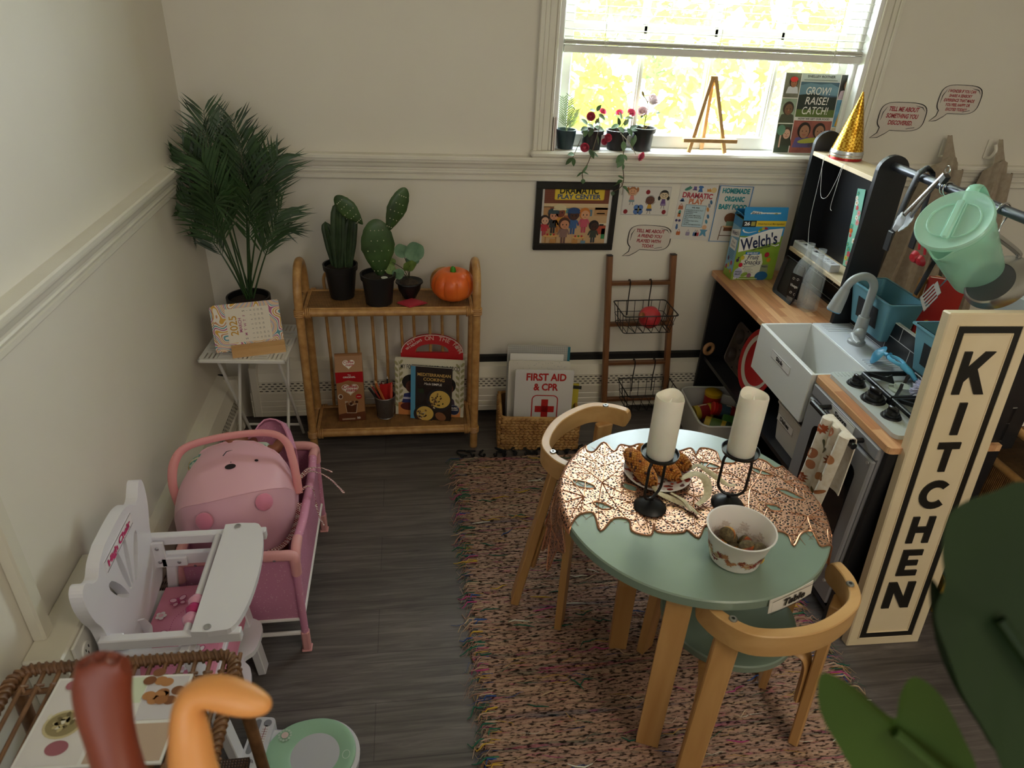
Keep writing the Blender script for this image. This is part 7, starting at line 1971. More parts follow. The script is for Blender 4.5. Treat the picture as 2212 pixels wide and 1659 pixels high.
def husk(label, pts, w_):
    P = spline(pts, 5); c = MB(RAF); G = []
    for i, p in enumerate(P):
        t = (P[min(len(P)-1, i+1)]-P[max(0, i-1)]).normalized(); s_ = t.cross(Vector((.2*sin(i*.4), .3*cos(i*.3), 1))).normalized(); k_ = w_*(.6+.4*sin(pi*min(1, .15+i/len(P))))
        G.append([p-s_*k_, p+Vector((0, 0, .002)), p+s_*k_])
    c.sheet(G, th=.0006); tag(c.build('corn_husk'), label, 'husk', 'dry corn husks')
h0 = TZ+.006
husk('pale dry husk curling from the plate toward the base of the turned holder', [(1.262, -1.248, h0+.022), (1.268, -1.268, h0+.018), (1.30, -1.275, h0+.004), (1.33, -1.30, h0+.002), (1.345, -1.33, h0+.001)], .008)
husk('pale dry husk looping off the plate in the middle of the runner', [(1.332, -1.228, h0+.024), (1.37, -1.222, h0+.034), (1.392, -1.24, h0+.026), (1.384, -1.275, h0+.010), (1.352, -1.298, h0+.002)], .011)
husk('pale dry husk reaching through the open ring of the second holder', [(1.368, -1.192, h0+.022), (1.39, -1.19, h0+.034), (1.42, -1.21, h0+.02), (1.452, -1.238, h0+.008), (1.472, -1.232, h0+.003)], .008)
husk('small pale husk scrap lying forked beside the looping husk', [(1.30, -1.262, h0+.012), (1.325, -1.285, h0+.006), (1.33, -1.318, h0+.002)], .006)
# ============================================================= bowl of toy acorns
bc = (1.374, -1.460)
bo = thing('leaf_bowl', 'white plastic bowl with an autumn leaf border holding toy acorns', 'bowl', (bc[0], bc[1], TZ+.0005))
c = MB(mat('#e9e4e0', .35, sss=.1)); c.lathe([(0, 0), (.046, 0), (.052, .004), (.068, .076), (.071, .079), (.0715, .082), (.068, .082), (.0655, .077), (.050, .007), (.044, .004), (0, .004)], n=56); c.build('bowl_body', bo)
c = MB(); random.seed(31)
MAP = [(0, -1), (.12, -.45), (.55, -.6), (.42, -.25), (1, -.05), (.62, .15), (.7, .5), (.28, .35), (0, 1), (-.28, .35), (-.7, .5), (-.62, .15), (-1, -.05), (-.42, -.25), (-.55, -.6), (-.12, -.45)]
for q in range(46):
    a_ = 2*pi*q/46+random.uniform(-.05, .05); z_ = .030+.010*sin(q*1.2)+random.uniform(-.004, .006); s_ = random.uniform(.007, .0155); rot = random.uniform(0, 6.28)
    col = random.choice(['#8a2f22', '#7a2a20', '#a0603c', '#b8a07c', '#93805c', '#6a2420', '#b07a52'])
    for io in (0, 1):
        P = []
        for x, y in MAP:
            xx, yy = (x*cos(rot)-y*sin(rot))*s_, (x*sin(rot)+y*cos(rot))*s_*.85; zz = max(.008, min(.07, z_+yy)); r_ = .052+(zz-.004)*.2222
            r_ = r_+.0006 if io == 0 else r_-.0034
            P.append((r_*cos(a_+xx/r_), r_*sin(a_+xx/r_), zz))
        k_ = mat(col if io == 0 else '#d2c6be', .5); t3 = tess([(x*cos(rot)-y*sin(rot), x*sin(rot)+y*cos(rot)) for x, y in MAP]); c.add(P, t3 if io == 0 else [t[::-1] for t in t3], k_)
c.build('leaf_border', bo)
NUT = tex('noise', ((.34, '#6a2216'), (.46, '#a04a1e'), (.55, '#c4852e'), (.66, '#d8b23c')), nscale=34, rough=.3, coat=.4)
proto = None; random.seed(8)
spots = [(-.026, .018, .020, 'farthest back against the bowl wall'), (.0, .030, .021, 'at the back middle of the bowl'), (.028, .016, .020, 'at the back near the kitchen'), (-.034, -.012, .021, 'at the edge nearest the candles'), (-.006, -.004, .022, 'in the centre of the bottom layer'), (.02, -.012, .021, 'in the bottom layer toward the kitchen'), (.034, -.022, .020, 'at the front edge by the kitchen'), (-.012, -.032, .020, 'at the front edge of the bowl'), (-.012, .022, .046, 'lying on top at the back'), (.010, -.020, .046, 'yellowest, lying on top in the middle'), (.030, -.028, .044, 'lying on top at the front')]
for i, (x, y, z, w_) in enumerate(spots):
    lb = 'toy acorn in the leaf bowl, '+w_; rt_ = (random.uniform(-1.6, 1.6), random.uniform(-1.2, 1.2), random.uniform(0, 6)); lc = (bc[0]+x*1.05, bc[1]+y*1.05, TZ+z*.98)
    if proto is None:
        proto = thing('toy_acorn', lb, 'toy acorn', lc, rt_, 'toy acorns in the leaf bowl'); MB(NUT).lathe([(0, -.0155), (.008, -.0145), (.0135, -.0075), (.0162, .0), (.0160, .006), (.0, .006)], n=18).build('nut', proto)
        MB(tex('noise', ((.3, '#4a3f2a'), (.7, '#7a6a48')), nscale=200, rough=.8, bump=.8)).lathe([(.0160, .003), (.0170, .006), (.013, .012), (.006, .015), (0, .0155)], n=18).build('cap', proto)
    else: dup(proto, lc, rt_, lb)
# ============================================================= KITCHEN sign
SC = tex('noise', ((.3, '#dcc9a4'), (.7, '#e4d3b2')), nscale=7, rough=.4)
sg_ = thing('kitchen_sign', 'tall cream and black KITCHEN sign leaning on the end of the play kitchen', 'sign', (1.888, -1.302, .001), (R_(-5.6), R_(.3), R_(-1.2)))
sw, sh_ = .219, .976
c = MB(SC); c.box((sw/2, .014, sh_/2), (sw, .028, sh_), bev=.003)
c.box((sw/2, -.001, sh_/2), (.0, .0, .0)) if False else None
a = c.art((0, -.0004, 0), (1, 0, 0), (0, 0, 1)); bk_ = mat('#15130f', .4)
m0, m1_ = .030, .050
for x, y, w_, h_ in ((m0, m0, sw-2*m0, m1_-m0), (m0, sh_-m1_, sw-2*m0, m1_-m0), (m0, m1_, m1_-m0, sh_-2*m1_), (sw-m1_, m1_, m1_-m0, sh_-2*m1_)): a.rect(x, y, w_, h_, bk_, 1)
c.build('sign_board', sg_)
c = MB(SC); 
for x0_, y0_, x1_, y1_ in ((m1_-.003, m1_-.003, sw-m1_+.003, m1_), (m1_-.003, sh_-m1_, sw-m1_+.003, sh_-m1_+.003), (m1_-.003, m1_, m1_, sh_-m1_), (sw-m1_, m1_, sw-m1_+.003, sh_-m1_), (m0-.003, m0-.003, m0, sh_-m0+.003), (sw-m0, m0-.003, sw-m0+.003, sh_-m0+.003), (m0, m0-.003, sw-m0, m0), (m0, sh_-m0, sw-m0, sh_-m0+.003)):
    c.box(((x0_+x1_)/2, -.0008, (y0_+y1_)/2), (x1_-x0_, .004, y1_-y0_), bev=.001)
c.build('raised_beading', sg_)
STK = {'K': [[(0, 0), (.24, 0), (.24, .30), (.38, .43), (.72, 0), (1.02, 0), (.56, .60), (.98, 1), (.66, 1), (.24, .62), (.24, 1), (0, 1)]], 'I': [[(.0, 0), (.26, 0), (.26, 1), (0, 1)]],
       'T': [[(.29, 0), (.55, 0), (.55, .78), (.84, .78), (.84, 1), (0, 1), (0, .78), (.29, .78)]], 'H': [[(0, 0), (.25, 0), (.25, .40), (.62, .40), (.62, 0), (.87, 0), (.87, 1), (.62, 1), (.62, .62), (.25, .62), (.25, 1), (0, 1)]],
       'E': [[(0, 0), (.76, 0), (.76, .21), (.25, .21), (.25, .40), (.68, .40), (.68, .60), (.25, .60), (.25, .79), (.76, .79), (.76, 1), (0, 1)]], 'N': [[(0, 0), (.25, 0), (.25, .62), (.64, 0), (.90, 0), (.90, 1), (.65, 1), (.65, .40), (.27, 1), (0, 1)]],
       'C': [[(.5+.5*cos(R_(t)), .5+.5*sin(R_(t))) for t in range(45, 316, 15)]+[(.5+.27*cos(R_(t)), .5+.27*sin(R_(t))) for t in range(315, 44, -15)]]}
c = MB(bk_); lz = [.905, .775, .665, .555, .440, .325, .210]; LH = [.094, .082, .080, .080, .080, .082, .082]
for ch, zt_, h_ in zip('KITCHEN', (.885, .755, .648, .540, .432, .328, .222), (.108, .086, .082, .084, .082, .084, .088)):
    for pl2 in STK[ch]:
        wch = max(p[0] for p in pl2); sc_ = h_*({'C': 1.0, 'K': .74, 'N': .98, 'T': .84}.get(ch, .88))
        pts = [((p[0]-wch/2)*sc_+sw/2-.004, p[1]*h_) for p in pl2]
        c.prism(pts, .0035, None, Matrix.Translation((0, 0, zt_-h_)) @ Matrix(((1, 0, 0, 0), (0, 0, -1, 0), (0, 1, 0, 0), (0, 0, 0, 1))))
c.build('raised_letters', sg_)
# ============================================================= utensils on the hanging rail
RX_, RZ_ = .2815, 1.138
STEEL = mat('#b9b9b6', .22, .95); STEELD = mat('#6a6a68', .3, .95)
def kthing(name, label, cat, x, y, z, rz=0.0, group=None): return thing(name, label, cat, KP(x, y, z), (0, 0, KR+rz), group)
o = kthing('black_tongs', 'black silicone tongs folded over the rail nearest the tall black shelf', 'tongs', RX_, -.575, RZ_)
c = MB(mat('#1f2023', .45)); P = [(-.030, .012, -.165), (-.026, .008, -.08), (-.020, .0, .0), (-.014, -.004, .018), (0, -.006, .025), (.014, -.010, .018), (.020, -.014, .0), (.026, -.012, -.08), (.030, -.010, -.15)]
c.tube(spline(P, 5), [(.003, .011)]*41, n=8, flat=(1, 0, 0)); c.build('tong_arms', o)
c = MB(mat('#1f2023', .45)); c.box((-.032, .014, -.19), (.006, .028, .06), bev=.003); c.box((.031, -.009, -.175), (.006, .028, .06), bev=.003); c.build('tong_heads', o)
o = kthing('steel_tongs', 'steel tongs with a ring end propped diagonally across the rail', 'tongs', .262, -.640, 1.085)
a0, b0 = Vector((-.012, -.052, .090)), Vector((-.016, .060, -.095))
c = MB(STEEL)
for sg in (-1, 1):
    m_ = a0.lerp(b0, .5)+Vector((sg*.008, 0, 0)); e_ = b0.lerp(a0, .25)+Vector((sg*.012, 0, 0))
    c.tube([a0, m_, e_], [(.0015, .006), (.0015, .007), (.0015, .008)], n=8, flat=(1, 0, 0))
c.tube(arc(a0+Vector((0, -.009, .014)), .009, 0, 360, 16, (0, 1, 0), (0, 0, 1)), .0018, n=6)
c.box(tuple(a0+Vector((.004, -.004, -.012))), (.016, .014, .022), STEELD, rot=(R_(28), 0, 0)); c.build('steel_arms', o)
c = MB(mat('#c9ccd2', .4))
for sg in (-1, 1):
    s0 = b0.lerp(a0, .28)+Vector((sg*.012, 0, 0)); s1 = b0+Vector((sg*.004, 0, 0)); dv = (s1-s0)
    G = []
    for i in range(8):
        t = i/7; wv = .013*(.6+.7*sin(pi*min(1, t*.8+.15)))*(1+.10*(i % 2)); p = s0+dv*t
        G.append([p+Vector((0, -.86*wv, -.5*wv)), p+Vector((sg*.006, 0, 0)), p+Vector((0, .86*wv, .5*wv))])
    c.sheet(G, th=.0015)
c.build('scalloped_head', o)
for j, (y, lb) in enumerate(((-.676, 'steel ring on the rail beside the steel tongs'), (-.690, 'second steel ring on the rail, close to the green pitcher'))):
    tag(MB(STEEL).tube(arc((0, 0, 0), .0175, 0, 360, 24, (1, 0, 0), (0, .25, 1)), .0022, n=8, closed=False).build('steel_ring', None, KP(RX_, y, RZ_-.003), (0, 0, KR)), lb, 'ring')
def spoon(name, label, x, y, z, col, r, hl, ang):
    o = kthing(name, label, 'measuring spoon', x, y, z); c = MB(mat(col, .35))
    T = Matrix.Rotation(ang, 4, 'X')
    c.lathe([(.0, -r*.75), (r*.6, -r*.6), (r*.95, -.1*r), (r, 0), (r*.93, 0), (r*.85, -.1*r), (r*.5, -r*.5), (0, -r*.66)], n=20, M=T @ Matrix.Rotation(R_(75), 4, 'Y')); c.build('bowl', o)
    c = MB(mat(col, .35)); c.tube([T @ Vector((0, -.01, r)), T @ Vector((0, -.012, r+hl))], [(.002, .006), (.002, .0045)], n=8, flat=(1, 0, 0)); c.build('handle', o)
    return o
spoon('measuring_spoon', 'larger red measuring spoon hanging under the lid of the green pitcher', .298, -.635, .925, '#b8202c', .020, .09, R_(-20)); spoon('measuring_spoon', 'smaller red measuring spoon tucked beside the larger red one', .300, -.660, .922, '#a81a26', .017, .09, R_(-20))
o = kthing('black_whisk', 'black handled wire whisk hanging behind the green pitcher', 'whisk', .32, -.685, .93)
MB(mat('#17181a', .45)).tube([(0, 0, .0), (-.002, .010, -.05), (-.004, .022, -.11)], [(.004, .009), (.0035, .010), (.003, .0085)], n=8, flat=(1, 0, 0)).build('handle', o)
c = MB(STEELD)
for q in range(9): a_ = q*.7; c.tube(spline([(0, 0, .0), (.014*cos(a_), -.01+.012*sin(a_), .012), (.018*cos(a_), -.02+.014*sin(a_), .03), (0, -.02, .045), (-.018*cos(a_), -.02-.014*sin(a_), .03), (0, 0, 0)], 4), .0006, n=4)
c.build('wire_loops', o)
MB(mat('#101113', .5)).box((0, -.008, .02), (.022, .04, .045), bev=.008).build('black_bowl', o)
# pitcher
PC = Vector((2.092, -.955, 1.044)); ax_ = Vector((-.715, -.205, .668)).normalized(); hd = Vector((.537, .487, .688)); hd = (hd-ax_*hd.dot(ax_)).normalized(); sd_ = ax_.cross(hd)
PT = Matrix((hd, sd_, ax_)).transposed().to_4x4()
MINT = mat('#b2ecd0', .22, alpha=.62); MINTL = mat('#c4f2dc', .2, alpha=.55)
o = thing('green_pitcher', 'translucent mint green pitcher hung by its handle from the black rail', 'pitcher', tuple(PC)); o.rotation_euler = PT.to_3x3().to_euler()
c = MB(MINT); n = 56; prof = [(.0, -.142), (.056, -.142), (.062, -.136)]
for i in range(15): t = i/14; prof.append((.062+.018*t+(.0012 if i % 2 else -.0004), -.134+.22*t))
prof += [(.0825, .088), (.0845, .094), (.083, .098)]
vs, fs = [], []
for r, z in prof:
    for q in range(n):
        a_ = 2*pi*q/n; bump = max(0, cos(a_-pi))**30*max(0, (z-.03)/.07)*.028
        vs.append(((r+bump)*cos(a_), (r+bump)*sin(a_), z+(.004*sin(q*.9) if 0 else 0)))
for i in range(len(prof)-1):
    for q in range(n): fs.append((i*n+q, i*n+(q+1) % n, (i+1)*n+(q+1) % n, (i+1)*n+q))
c.add(vs, fs, None, True); c.build('pitcher_body', o)
c = MB(MINT); c.tube(spline([(.076, 0, .080), (.108, 0, .082), (.128, 0, .062), (.130, 0, .0), (.122, 0, -.055), (.104, 0, -.085), (.068, 0, -.088)], 6), [(.016, .006)]*37, n=10, flat=(0, 1, 0)); c.build('handle', o)
c = MB(MINTL); c.lathe([(.0, .101), (.060, .102), (.076, .105), (.083, .107), (.0865, .104), (.0865, .096), (.084, .096)], n=56)
for sg in (-1, 1):
    hm = [(.012+.046*sin(R_(t)), .050*cos(R_(t))*.95) for t in range(0, 181, 12)]
    P_ = [Vector((p[1]*1.0, sg*p[0], .1035)) for p in hm]
    c.tube(P_, .0022, n=6, closed=True)
c.box((0, 0, .108), (.11, .018, .012), bev=.004); c.build('lid', o)
# s hook, pan, slotted turner
hk = kthing('s_hook', 'steel S hook on the rail holding the turner and the steel pan', 'hook', RX_, -.895, RZ_)
MB(STEEL).tube(spline([(-.014, .004, -.022), (-.0165, .002, -.004), (-.010, 0, .013), (.003, 0, .0165), (.0145, 0, .008), (.016, -.002, -.012), (.006, -.006, -.030), (.0, -.010, -.048), (.004, -.012, -.064), (-.006, -.008, -.072), (-.015, .004, -.064), (-.016, .012, -.052)], 5), .0022, n=8).build('hook_wire', hk)
MB(STEEL).ball((-.016, .012, -.051), .0035, None, 8, 6).build('hook_tip', hk)
o = kthing('slotted_turner', 'steel slotted turner with a wire handle hanging from the S hook', 'turner', .262, -.885, 1.062)
c = MB(STEEL); b0 = Vector((-.022, .052, -.150))
for sg in (-1, 1): c.tube(spline([(0, 0, .006), (sg*.006-.004, .012, -.04), (sg*.004-.012, .03, -.09), tuple(b0)], 5), .0014, n=6)
c.build('wire_handle', o)
c = MB(mat('#dcdcda', .2, .9)); dv = Vector((-.008, .030, -.066)).normalized(); sv = Vector((-.25, -.93, -.38)); sv = (sv-dv*sv.dot(dv)).normalized()
for (u0, u1, v0, v1) in ((-.022, .022, .0, .014), (-.027, .027, .060, .070), (-.026, -.0205, .014, .06), (-.0145, -.009, .014, .06), (-.003, .003, .014, .06), (.009, .0145, .014, .06), (.0205, .026, .014, .06)):
    G = [[b0+dv*v+sv*u for u in (u0, u1)] for v in (v0, v1)]; c.sheet(G, th=.0012)
c.build('slotted_blade', o)
o = kthing('steel_pan', 'small steel frying pan hanging on the S hook behind the turner', 'pan', .330, -.905, .955)
nx_ = Vector((-.80, -.42, .18)).normalized(); au = Vector((0, 0, 1)); au = (au-nx_*au.z).normalized(); av = nx_.cross(au)
T = Matrix((au, av, nx_)).transposed().to_4x4()
c = MB(mat('#b9b8b2', .3, .75)); c.lathe([(.062, .030), (.068, .024), (.088, -.020), (.090, -.022), (.0905, -.0195), (.0695, .026), (.063, .0315)], n=48, M=T); c.build('pan_wall', o)
c = MB(mat('#5a5a5c', .4, .5)); c.lathe([(0, .031), (.060, .031), (.0635, .0295), (.06, .028), (0, .028)], n=48, M=T); c.build('pan_base', o)
MB(STEEL).tube(spline([T @ Vector((.082, .0, -.012)), T @ Vector((.10, .004, -.004)), (-.035, .008, .115), (-.062, .004, .124)], 5), [(.004, .008)]*16, n=8, flat=(0, 1, 0)).build('handle', o)
# ============================================================= rattan cart behind the kitchen
ct = kthing('rattan_cart', 'rattan cart with woven tiers standing behind the play kitchen', 'cart', .53, -1.00, 0)
for x in (-.17, .17):
    for y in (-.42, .45): MB(RT).tube([(x, y, 0), (x, y, .66)], .013, n=10).build('post', ct)
for z in (.40, .53, .64):
    for y in (-.42, .45): MB(RT).tube([(-.17, y, z), (.17, y, z)], .011, n=10).build('tier_rail', ct)
    for x in (-.17, .17): MB(RT).tube([(x, -.42, z), (x, .45, z)], .011, n=10).build('tier_rail', ct)
    MB(CANE).box((0, .015, z-.006), (.33, .86, .008)).build('woven_tier', ct)
for z0_, z1_ in ((.41, .52),):
    MB(CANE).box((-.17, .015, (z0_+z1_)/2), (.008, .86, z1_-z0_)).build('woven_side', ct)
    MB(CANE).box((0, -.42, (z0_+z1_)/2), (.33, .008, z1_-z0_)).build('woven_side', ct)
MB(RT).tube([(-.17, -.42, .12), (.17, -.42, .12)], .011, n=10).build('tier_rail', ct)
MB(mat('#5a5c60', .6)).box((0, .015, .13), (.33, .86, .01)).build('base_tier', ct)
o = kthing('yellow_bucket', 'bright yellow plastic bucket on the rattan cart beyond the sign', 'bucket', .455, -.985, .647)
c = MB(mat('#d6a912', .35)); c.lathe([(0, 0), (.03, .004), (.055, .03), (.075, .09), (.085, .20), (.082, .20), (.072, .09), (.05, .034), (0, .01)], n=36); c.build('bucket_body', o)
o = kthing('telephone_card', 'small framed card with a red telephone picture beside the sign', 'card', .338, -1.120, .652, R_(0))
c = MB(mat('#dfd8cc', .5)); c.box((.0, 0, .028), (.078, .002, .056)); a = c.art((-.039, -.0012, 0), (1, 0, 0), (0, 0, 1)); ph = mat('#a8202c', .5)
a.line([(.001, .001), (.077, .001), (.077, .055), (.001, .055)], .003, mat('#3a1f1c', .5), 1, closed=True)
a.poly([(.022, .014), (.056, .014), (.052, .028), (.046, .034), (.032, .034), (.026, .028)], ph, 1); a.line([(.018, .034), (.022, .040), (.039, .043), (.056, .040), (.060, .034)], .006, ph, 2); a.rect(.034, .020, .010, .008, mat('#dfd8cc', .5), 3)
c.build('card_face', o)
tag(MB(mat('#b5652a', .5)).box((0, 0, 0), (.09, .12, .02), rot=(0, .15, .3), bev=.003).build('orange_book', None, KP(.47, -1.26, .662), (0, 0, KR)), 'orange covered book lying on the rattan cart near the telephone card', 'book')
b, c, a = book('red_book', 'red book standing behind the blue bins with its white page edge showing', KP(.372, -.635, .648), 62-90-1, 4, .10, .21, .02, mat('#a8221f', .45))
a.ell(.03, .03, .02, .05, mat('#d8a82c', .45), 1); c.build('cover', b)
o = kthing('bare_wood_frame', 'unfinished wooden frame standing behind the blue bin', 'frame', .375, -.60, .647, R_(10))  # a plain wooden frame of four bars
c = MB(wood('#8a6238', '#b08552', 'z', 1)); c.box((0, 0, .10), (.014, .020, .20)); c.box((.06, 0, .10), (.014, .020, .20)); c.box((.03, 0, .19), (.06, .020, .014)); c.box((.03, 0, .01), (.06, .020, .014)); c.build('frame_bars', o)
o = kthing('paper_box', 'white box of papers at the back of the rattan cart', 'box', .60, -.83, .647, R_(8))
MB(mat('#c9d4da', .5)).box((0, 0, .11), (.14, .20, .22), bev=.002).build('box_body', o)
c = MB(mat('#e4e4e0', .6)); c.sheet([[(-.05+.1*u, -.09+.18*v, .222+.012*sin(5*u+4*v)) for u in (0, .33, .66, 1)] for v in (0, .33, .66, 1)], th=.001); c.build('loose_papers', o)
for j, (y, w_, h_, col, lb) in enumerate(((-1.06, .012, .20, '#2a2422', 'thin dark book upright on the lowest tier of the rattan cart'), (-1.09, .018, .22, '#b8214c', 'pink polka dot book upright on the lowest tier of the rattan cart'), (-1.12, .014, .19, '#8f8a80', 'grey book upright on the lowest tier of the rattan cart'), (-1.02, .020, .20, '#5a4a3a', 'brown book upright at the inner end of the lowest tier'))):
    b, c, a = book('upright_book', lb, KP(.365, y+.32-.05*j, .136), 0, 3, .16, h_, w_, mat(col, .5), None, 'book', 'books on the lowest cart tier')
    if j == 1:
        for q in range(24): a.ell(.02+.03*(q % 5), .02+.04*(q//5), .004, .004, mat('#e8b8c4', .5), 1, 8)
    c.build('cover', b)
o = kthing('yellow_folder', 'yellow plastic magazine folder on the floor behind the sign', 'folder', .372, -1.09, .0, R_(-20))
c = MB(mat('#c99a1a', .35)); c.box((.04, 0, .002), (.08, .08, .004)); c.box((.04, -.04, .06), (.08, .003, .12)); c.prism([(0, 0), (.08, 0), (.08, .17), (0, .12)], .003, None, Matrix(((1, 0, 0, 0), (0, 0, 1, .037), (0, 1, 0, 0), (0, 0, 0, 1)))); c.box((0, 0, .06), (.003, .08, .12)); c.tube([(0, -.04, .12), (.08, -.04, .12)], .003, n=6); c.build('folder_body', o)
o = kthing('grey_mat', 'grey bath mat with suction bumps folded on the middle tier of the rattan cart', 'mat', .46, -1.12, .405)
c = MB(mat('#7d7d7c', .6)); c.box((0, 0, .006), (.18, .26, .012), bev=.004)
for q in range(20): c.ball((-.07+.035*(q % 5), -.10+.055*(q//5), .012), (.006, .006, .004), None, 8, 6)
c.build('mat_body', o)
# ============================================================= doll crib
PKP = mat('#e3a3a4', .45); PKF = tex('voronoi', ((.10, '#f0d3de'), (.22, '#d58fae')), nscale=120, rough=.8, sss=.0); WHP = mat('#ece8e6', .4)
cb = thing('doll_crib', 'pink fabric folding doll crib with plastic corners by the side wall', 'doll crib', (.275, -.935, 0))
cx0, cx1, cy0, cy1, cz = -.130, .140, -.232, .232, .332
for x in (cx0, cx1):
    for y in (cy0, cy1):
        sx_, sy_ = (1 if x > 0 else -1), (1 if y > 0 else -1)
        MB(PKF).tube([(x, y, .05), (x, y, cz-.05)], .0095, n=10).build('corner_post', cb)
        c = MB(PKP); c.tube(spline([(x, y, cz-.06), (x, y, cz-.02), (x-sx_*.006, y-sy_*.003, cz-.004), (x-sx_*.03, y, cz+.001), (x-sx_*.07, y, cz+.001)], 5), [.0125]*5+[.0135]*16, n=12)
        c.tube(spline([(x, y-sy_*.002, cz-.02), (x, y-sy_*.03, cz-.002), (x, y-sy_*.062, cz)], 5), .0125, n=12); c.build('corner_fitting', cb)
        c = MB(PKP); c.box((x, y, .035), (.021, .021, .07), bev=.004); c.box((x, y, .003), (.026, .026, .006), bev=.002); c.build('foot', cb)
        MB(mat('#8f8f94', .3, .8)).ball((x-sx_*.045, y+sy_*.0125, cz-.002), (.004, .0015, .004), None, 8, 6).build('screw', cb)
for y in (cy0, cy1): MB(PKF).tube([(cx0+.06, y, cz), (0, y, cz-.001), (cx1-.06, y, cz)], .0105, n=10).build('padded_rail', cb)
for x in (cx0, cx1): MB(PKF).tube(spline([(x, cy0+.055, cz), (x+.004, -.1, cz-.005), (x+.004, 0, cz-.008), (x+.004, .1, cz-.005), (x, cy1-.055, cz)], 4), .0115, n=10).build('padded_rail', cb)
FM = tex('voronoi', ((.12, '#ecc8d6'), (.2, '#c985a4')), nscale=150, rough=.85)
def fab(a, b, nm='fabric_side'):
    a, b = Vector(a), Vector(b); G = []
    nn = Vector((b-a).cross(Vector((0, 0, 1)))).normalized()
    for i in range(10):
        t = i/9; z = .115+(cz-.006-.115)*t
        G.append([a.lerp(b, s/12)+Vector((0, 0, z))+nn*(.006*sin(pi*s/12)*sin(pi*t)) for s in range(13)])
    MB(FM).sheet(G, th=.002).build(nm, cb)
    MB(WHP).tube([a+Vector((0, 0, .113)), b+Vector((0, 0, .113))], .005, n=8).build('bottom_binding', cb)
fab((cx0+.008, cy0, 0), (cx1-.008, cy0, 0)); fab((cx1, cy0+.008, 0), (cx1, cy1-.008, 0)); fab((cx1-.008, cy1, 0), (cx0+.008, cy1, 0)); fab((cx0, cy1-.008, 0), (cx0, cy0+.008, 0))
MB(FM).box((0, 0, .118), (cx1-cx0-.01, cy1-cy0-.01, .008)).build('mattress_base', cb)
for y in (cy0, cy1): MB(WHP).tube([(cx0, y, .062), (cx1, y, .062)], .006, n=8).build('leg_bar', cb)
# ============================================================= doll carrier in the crib
PKC = tex('noise', ((.3, '#dfa3b4'), (.7, '#e9b4c2')), nscale=6, rough=.55, sheen=.2) if False else mat('#e6b0bf', .5, sheen=.3)
ca = thing('doll_carrier', 'pink toy baby carrier with a bear face cover sitting in the crib', 'doll carrier', (.25, -.96, .122))
of = Vector((.25, -.96, .122))
A_ = [(.098, -.905, .36), (.120, -.885, .40), (.163, -.853, .44), (.258, -.845, .452), (.335, -.880, .44), (.372, -.905, .40), (.386, -.925, .36)]
M_ = [(.094, -.960, .35), (.125, -.965, .415), (.187, -.977, .445), (.265, -.967, .452), (.335, -.960, .44), (.372, -.945, .41), (.392, -.930, .35)]
S_ = [(.100, -1.010, .33), (.135, -1.040, .39), (.200, -1.062, .42), (.276, -1.050, .43), (.345, -1.018, .42), (.380, -.980, .39), (.396, -.940, .34)]
N_ = [(.108, -1.030, .29), (.145, -1.070, .335), (.205, -1.090, .36), (.283, -1.085, .365), (.350, -1.050, .36), (.382, -1.005, .335), (.395, -.955, .30)]
C_ = [(.118, -1.035, .235), (.150, -1.068, .245), (.205, -1.085, .25), (.288, -1.080, .25), (.348, -1.048, .25), (.378, -1.010, .245), (.392, -.965, .24)]
def rows_(rr): return [[Vector(p)-of for p in spline([Vector(q) for q in r], 4)] for r in rr]
def dense(rr, k=4):
    R0 = rows_(rr); cols = list(zip(*R0)); out = [spline(list(cc), k) for cc in cols]; return list(zip(*out))
c = MB(PKC); random.seed(6)
G = [list(r) for r in dense([A_, M_, S_])]
for i, r in enumerate(G):
    for j, p in enumerate(r): r[j] = p+Vector((0, 0, .003*sin(j*1.1+i*.7)*sin(i*.9)))
c.sheet(G, th=.002); c.build('bear_cover', ca)
c = MB(mat('#dba6b8', .5, sheen=.3)); c.sheet([list(r) for r in dense([S_, N_, C_])], th=.002); c.build('lower_cover', ca)
MB(PKC).tube([p+Vector((0, 0, .002)) for p in rows_([S_])[0]], .0016, n=6).build('cover_seam', ca)
MB(PKC).tube([p+Vector((0, 0, .002*sin(i*2))) for i, p in enumerate(rows_([A_])[0])], .004, n=6).build('elastic_hem', ca)
SR = dense([A_, M_, S_], 8); SR2 = dense([S_, N_, C_], 8)
def surf(u, v, S): 
    i, j = v*(len(S)-1.001), u*(len(S[0])-1.001); a, b_ = int(i), int(j); fi, fj = i-a, j-b_
    p = lambda q, w: Vector(S[q][w])
    return (p(a, b_)*(1-fi)+p(a+1, b_)*fi)*(1-fj)+(p(a, b_+1)*(1-fi)+p(a+1, b_+1)*fi)*fj
def decal(par, nm, S, u, v, ru, rv, mt, lift=.0022, shape=None):
    P = []; m_ = 16
    du = (surf(u+.02, v, S)-surf(u-.02, v, S)).normalized(); dv = (surf(u, v+.02, S)-surf(u, v-.02, S)).normalized(); n = du.cross(dv).normalized()
    if n.z < 0: n = -n
    ctr = surf(u, v, S); dv = n.cross(du)
    pts = shape or [(cos(2*pi*q/m_), sin(2*pi*q/m_)) for q in range(m_)]
    return [ctr+du*(x*ru)+dv*(y*rv)+n*lift for x, y in pts], n
bk2 = mat('#17131a', .5); c = MB(bk2)
for u, v, a_, b_ in ((.455, .46, .0135, .0105), (.33, .60, .0042, .0052), (.585, .36, .0048, .0048)):
    P, n = decal(ca, 'x', SR, u, v, a_, b_, bk2); c.add(P, [tuple(range(len(P)))], None); 
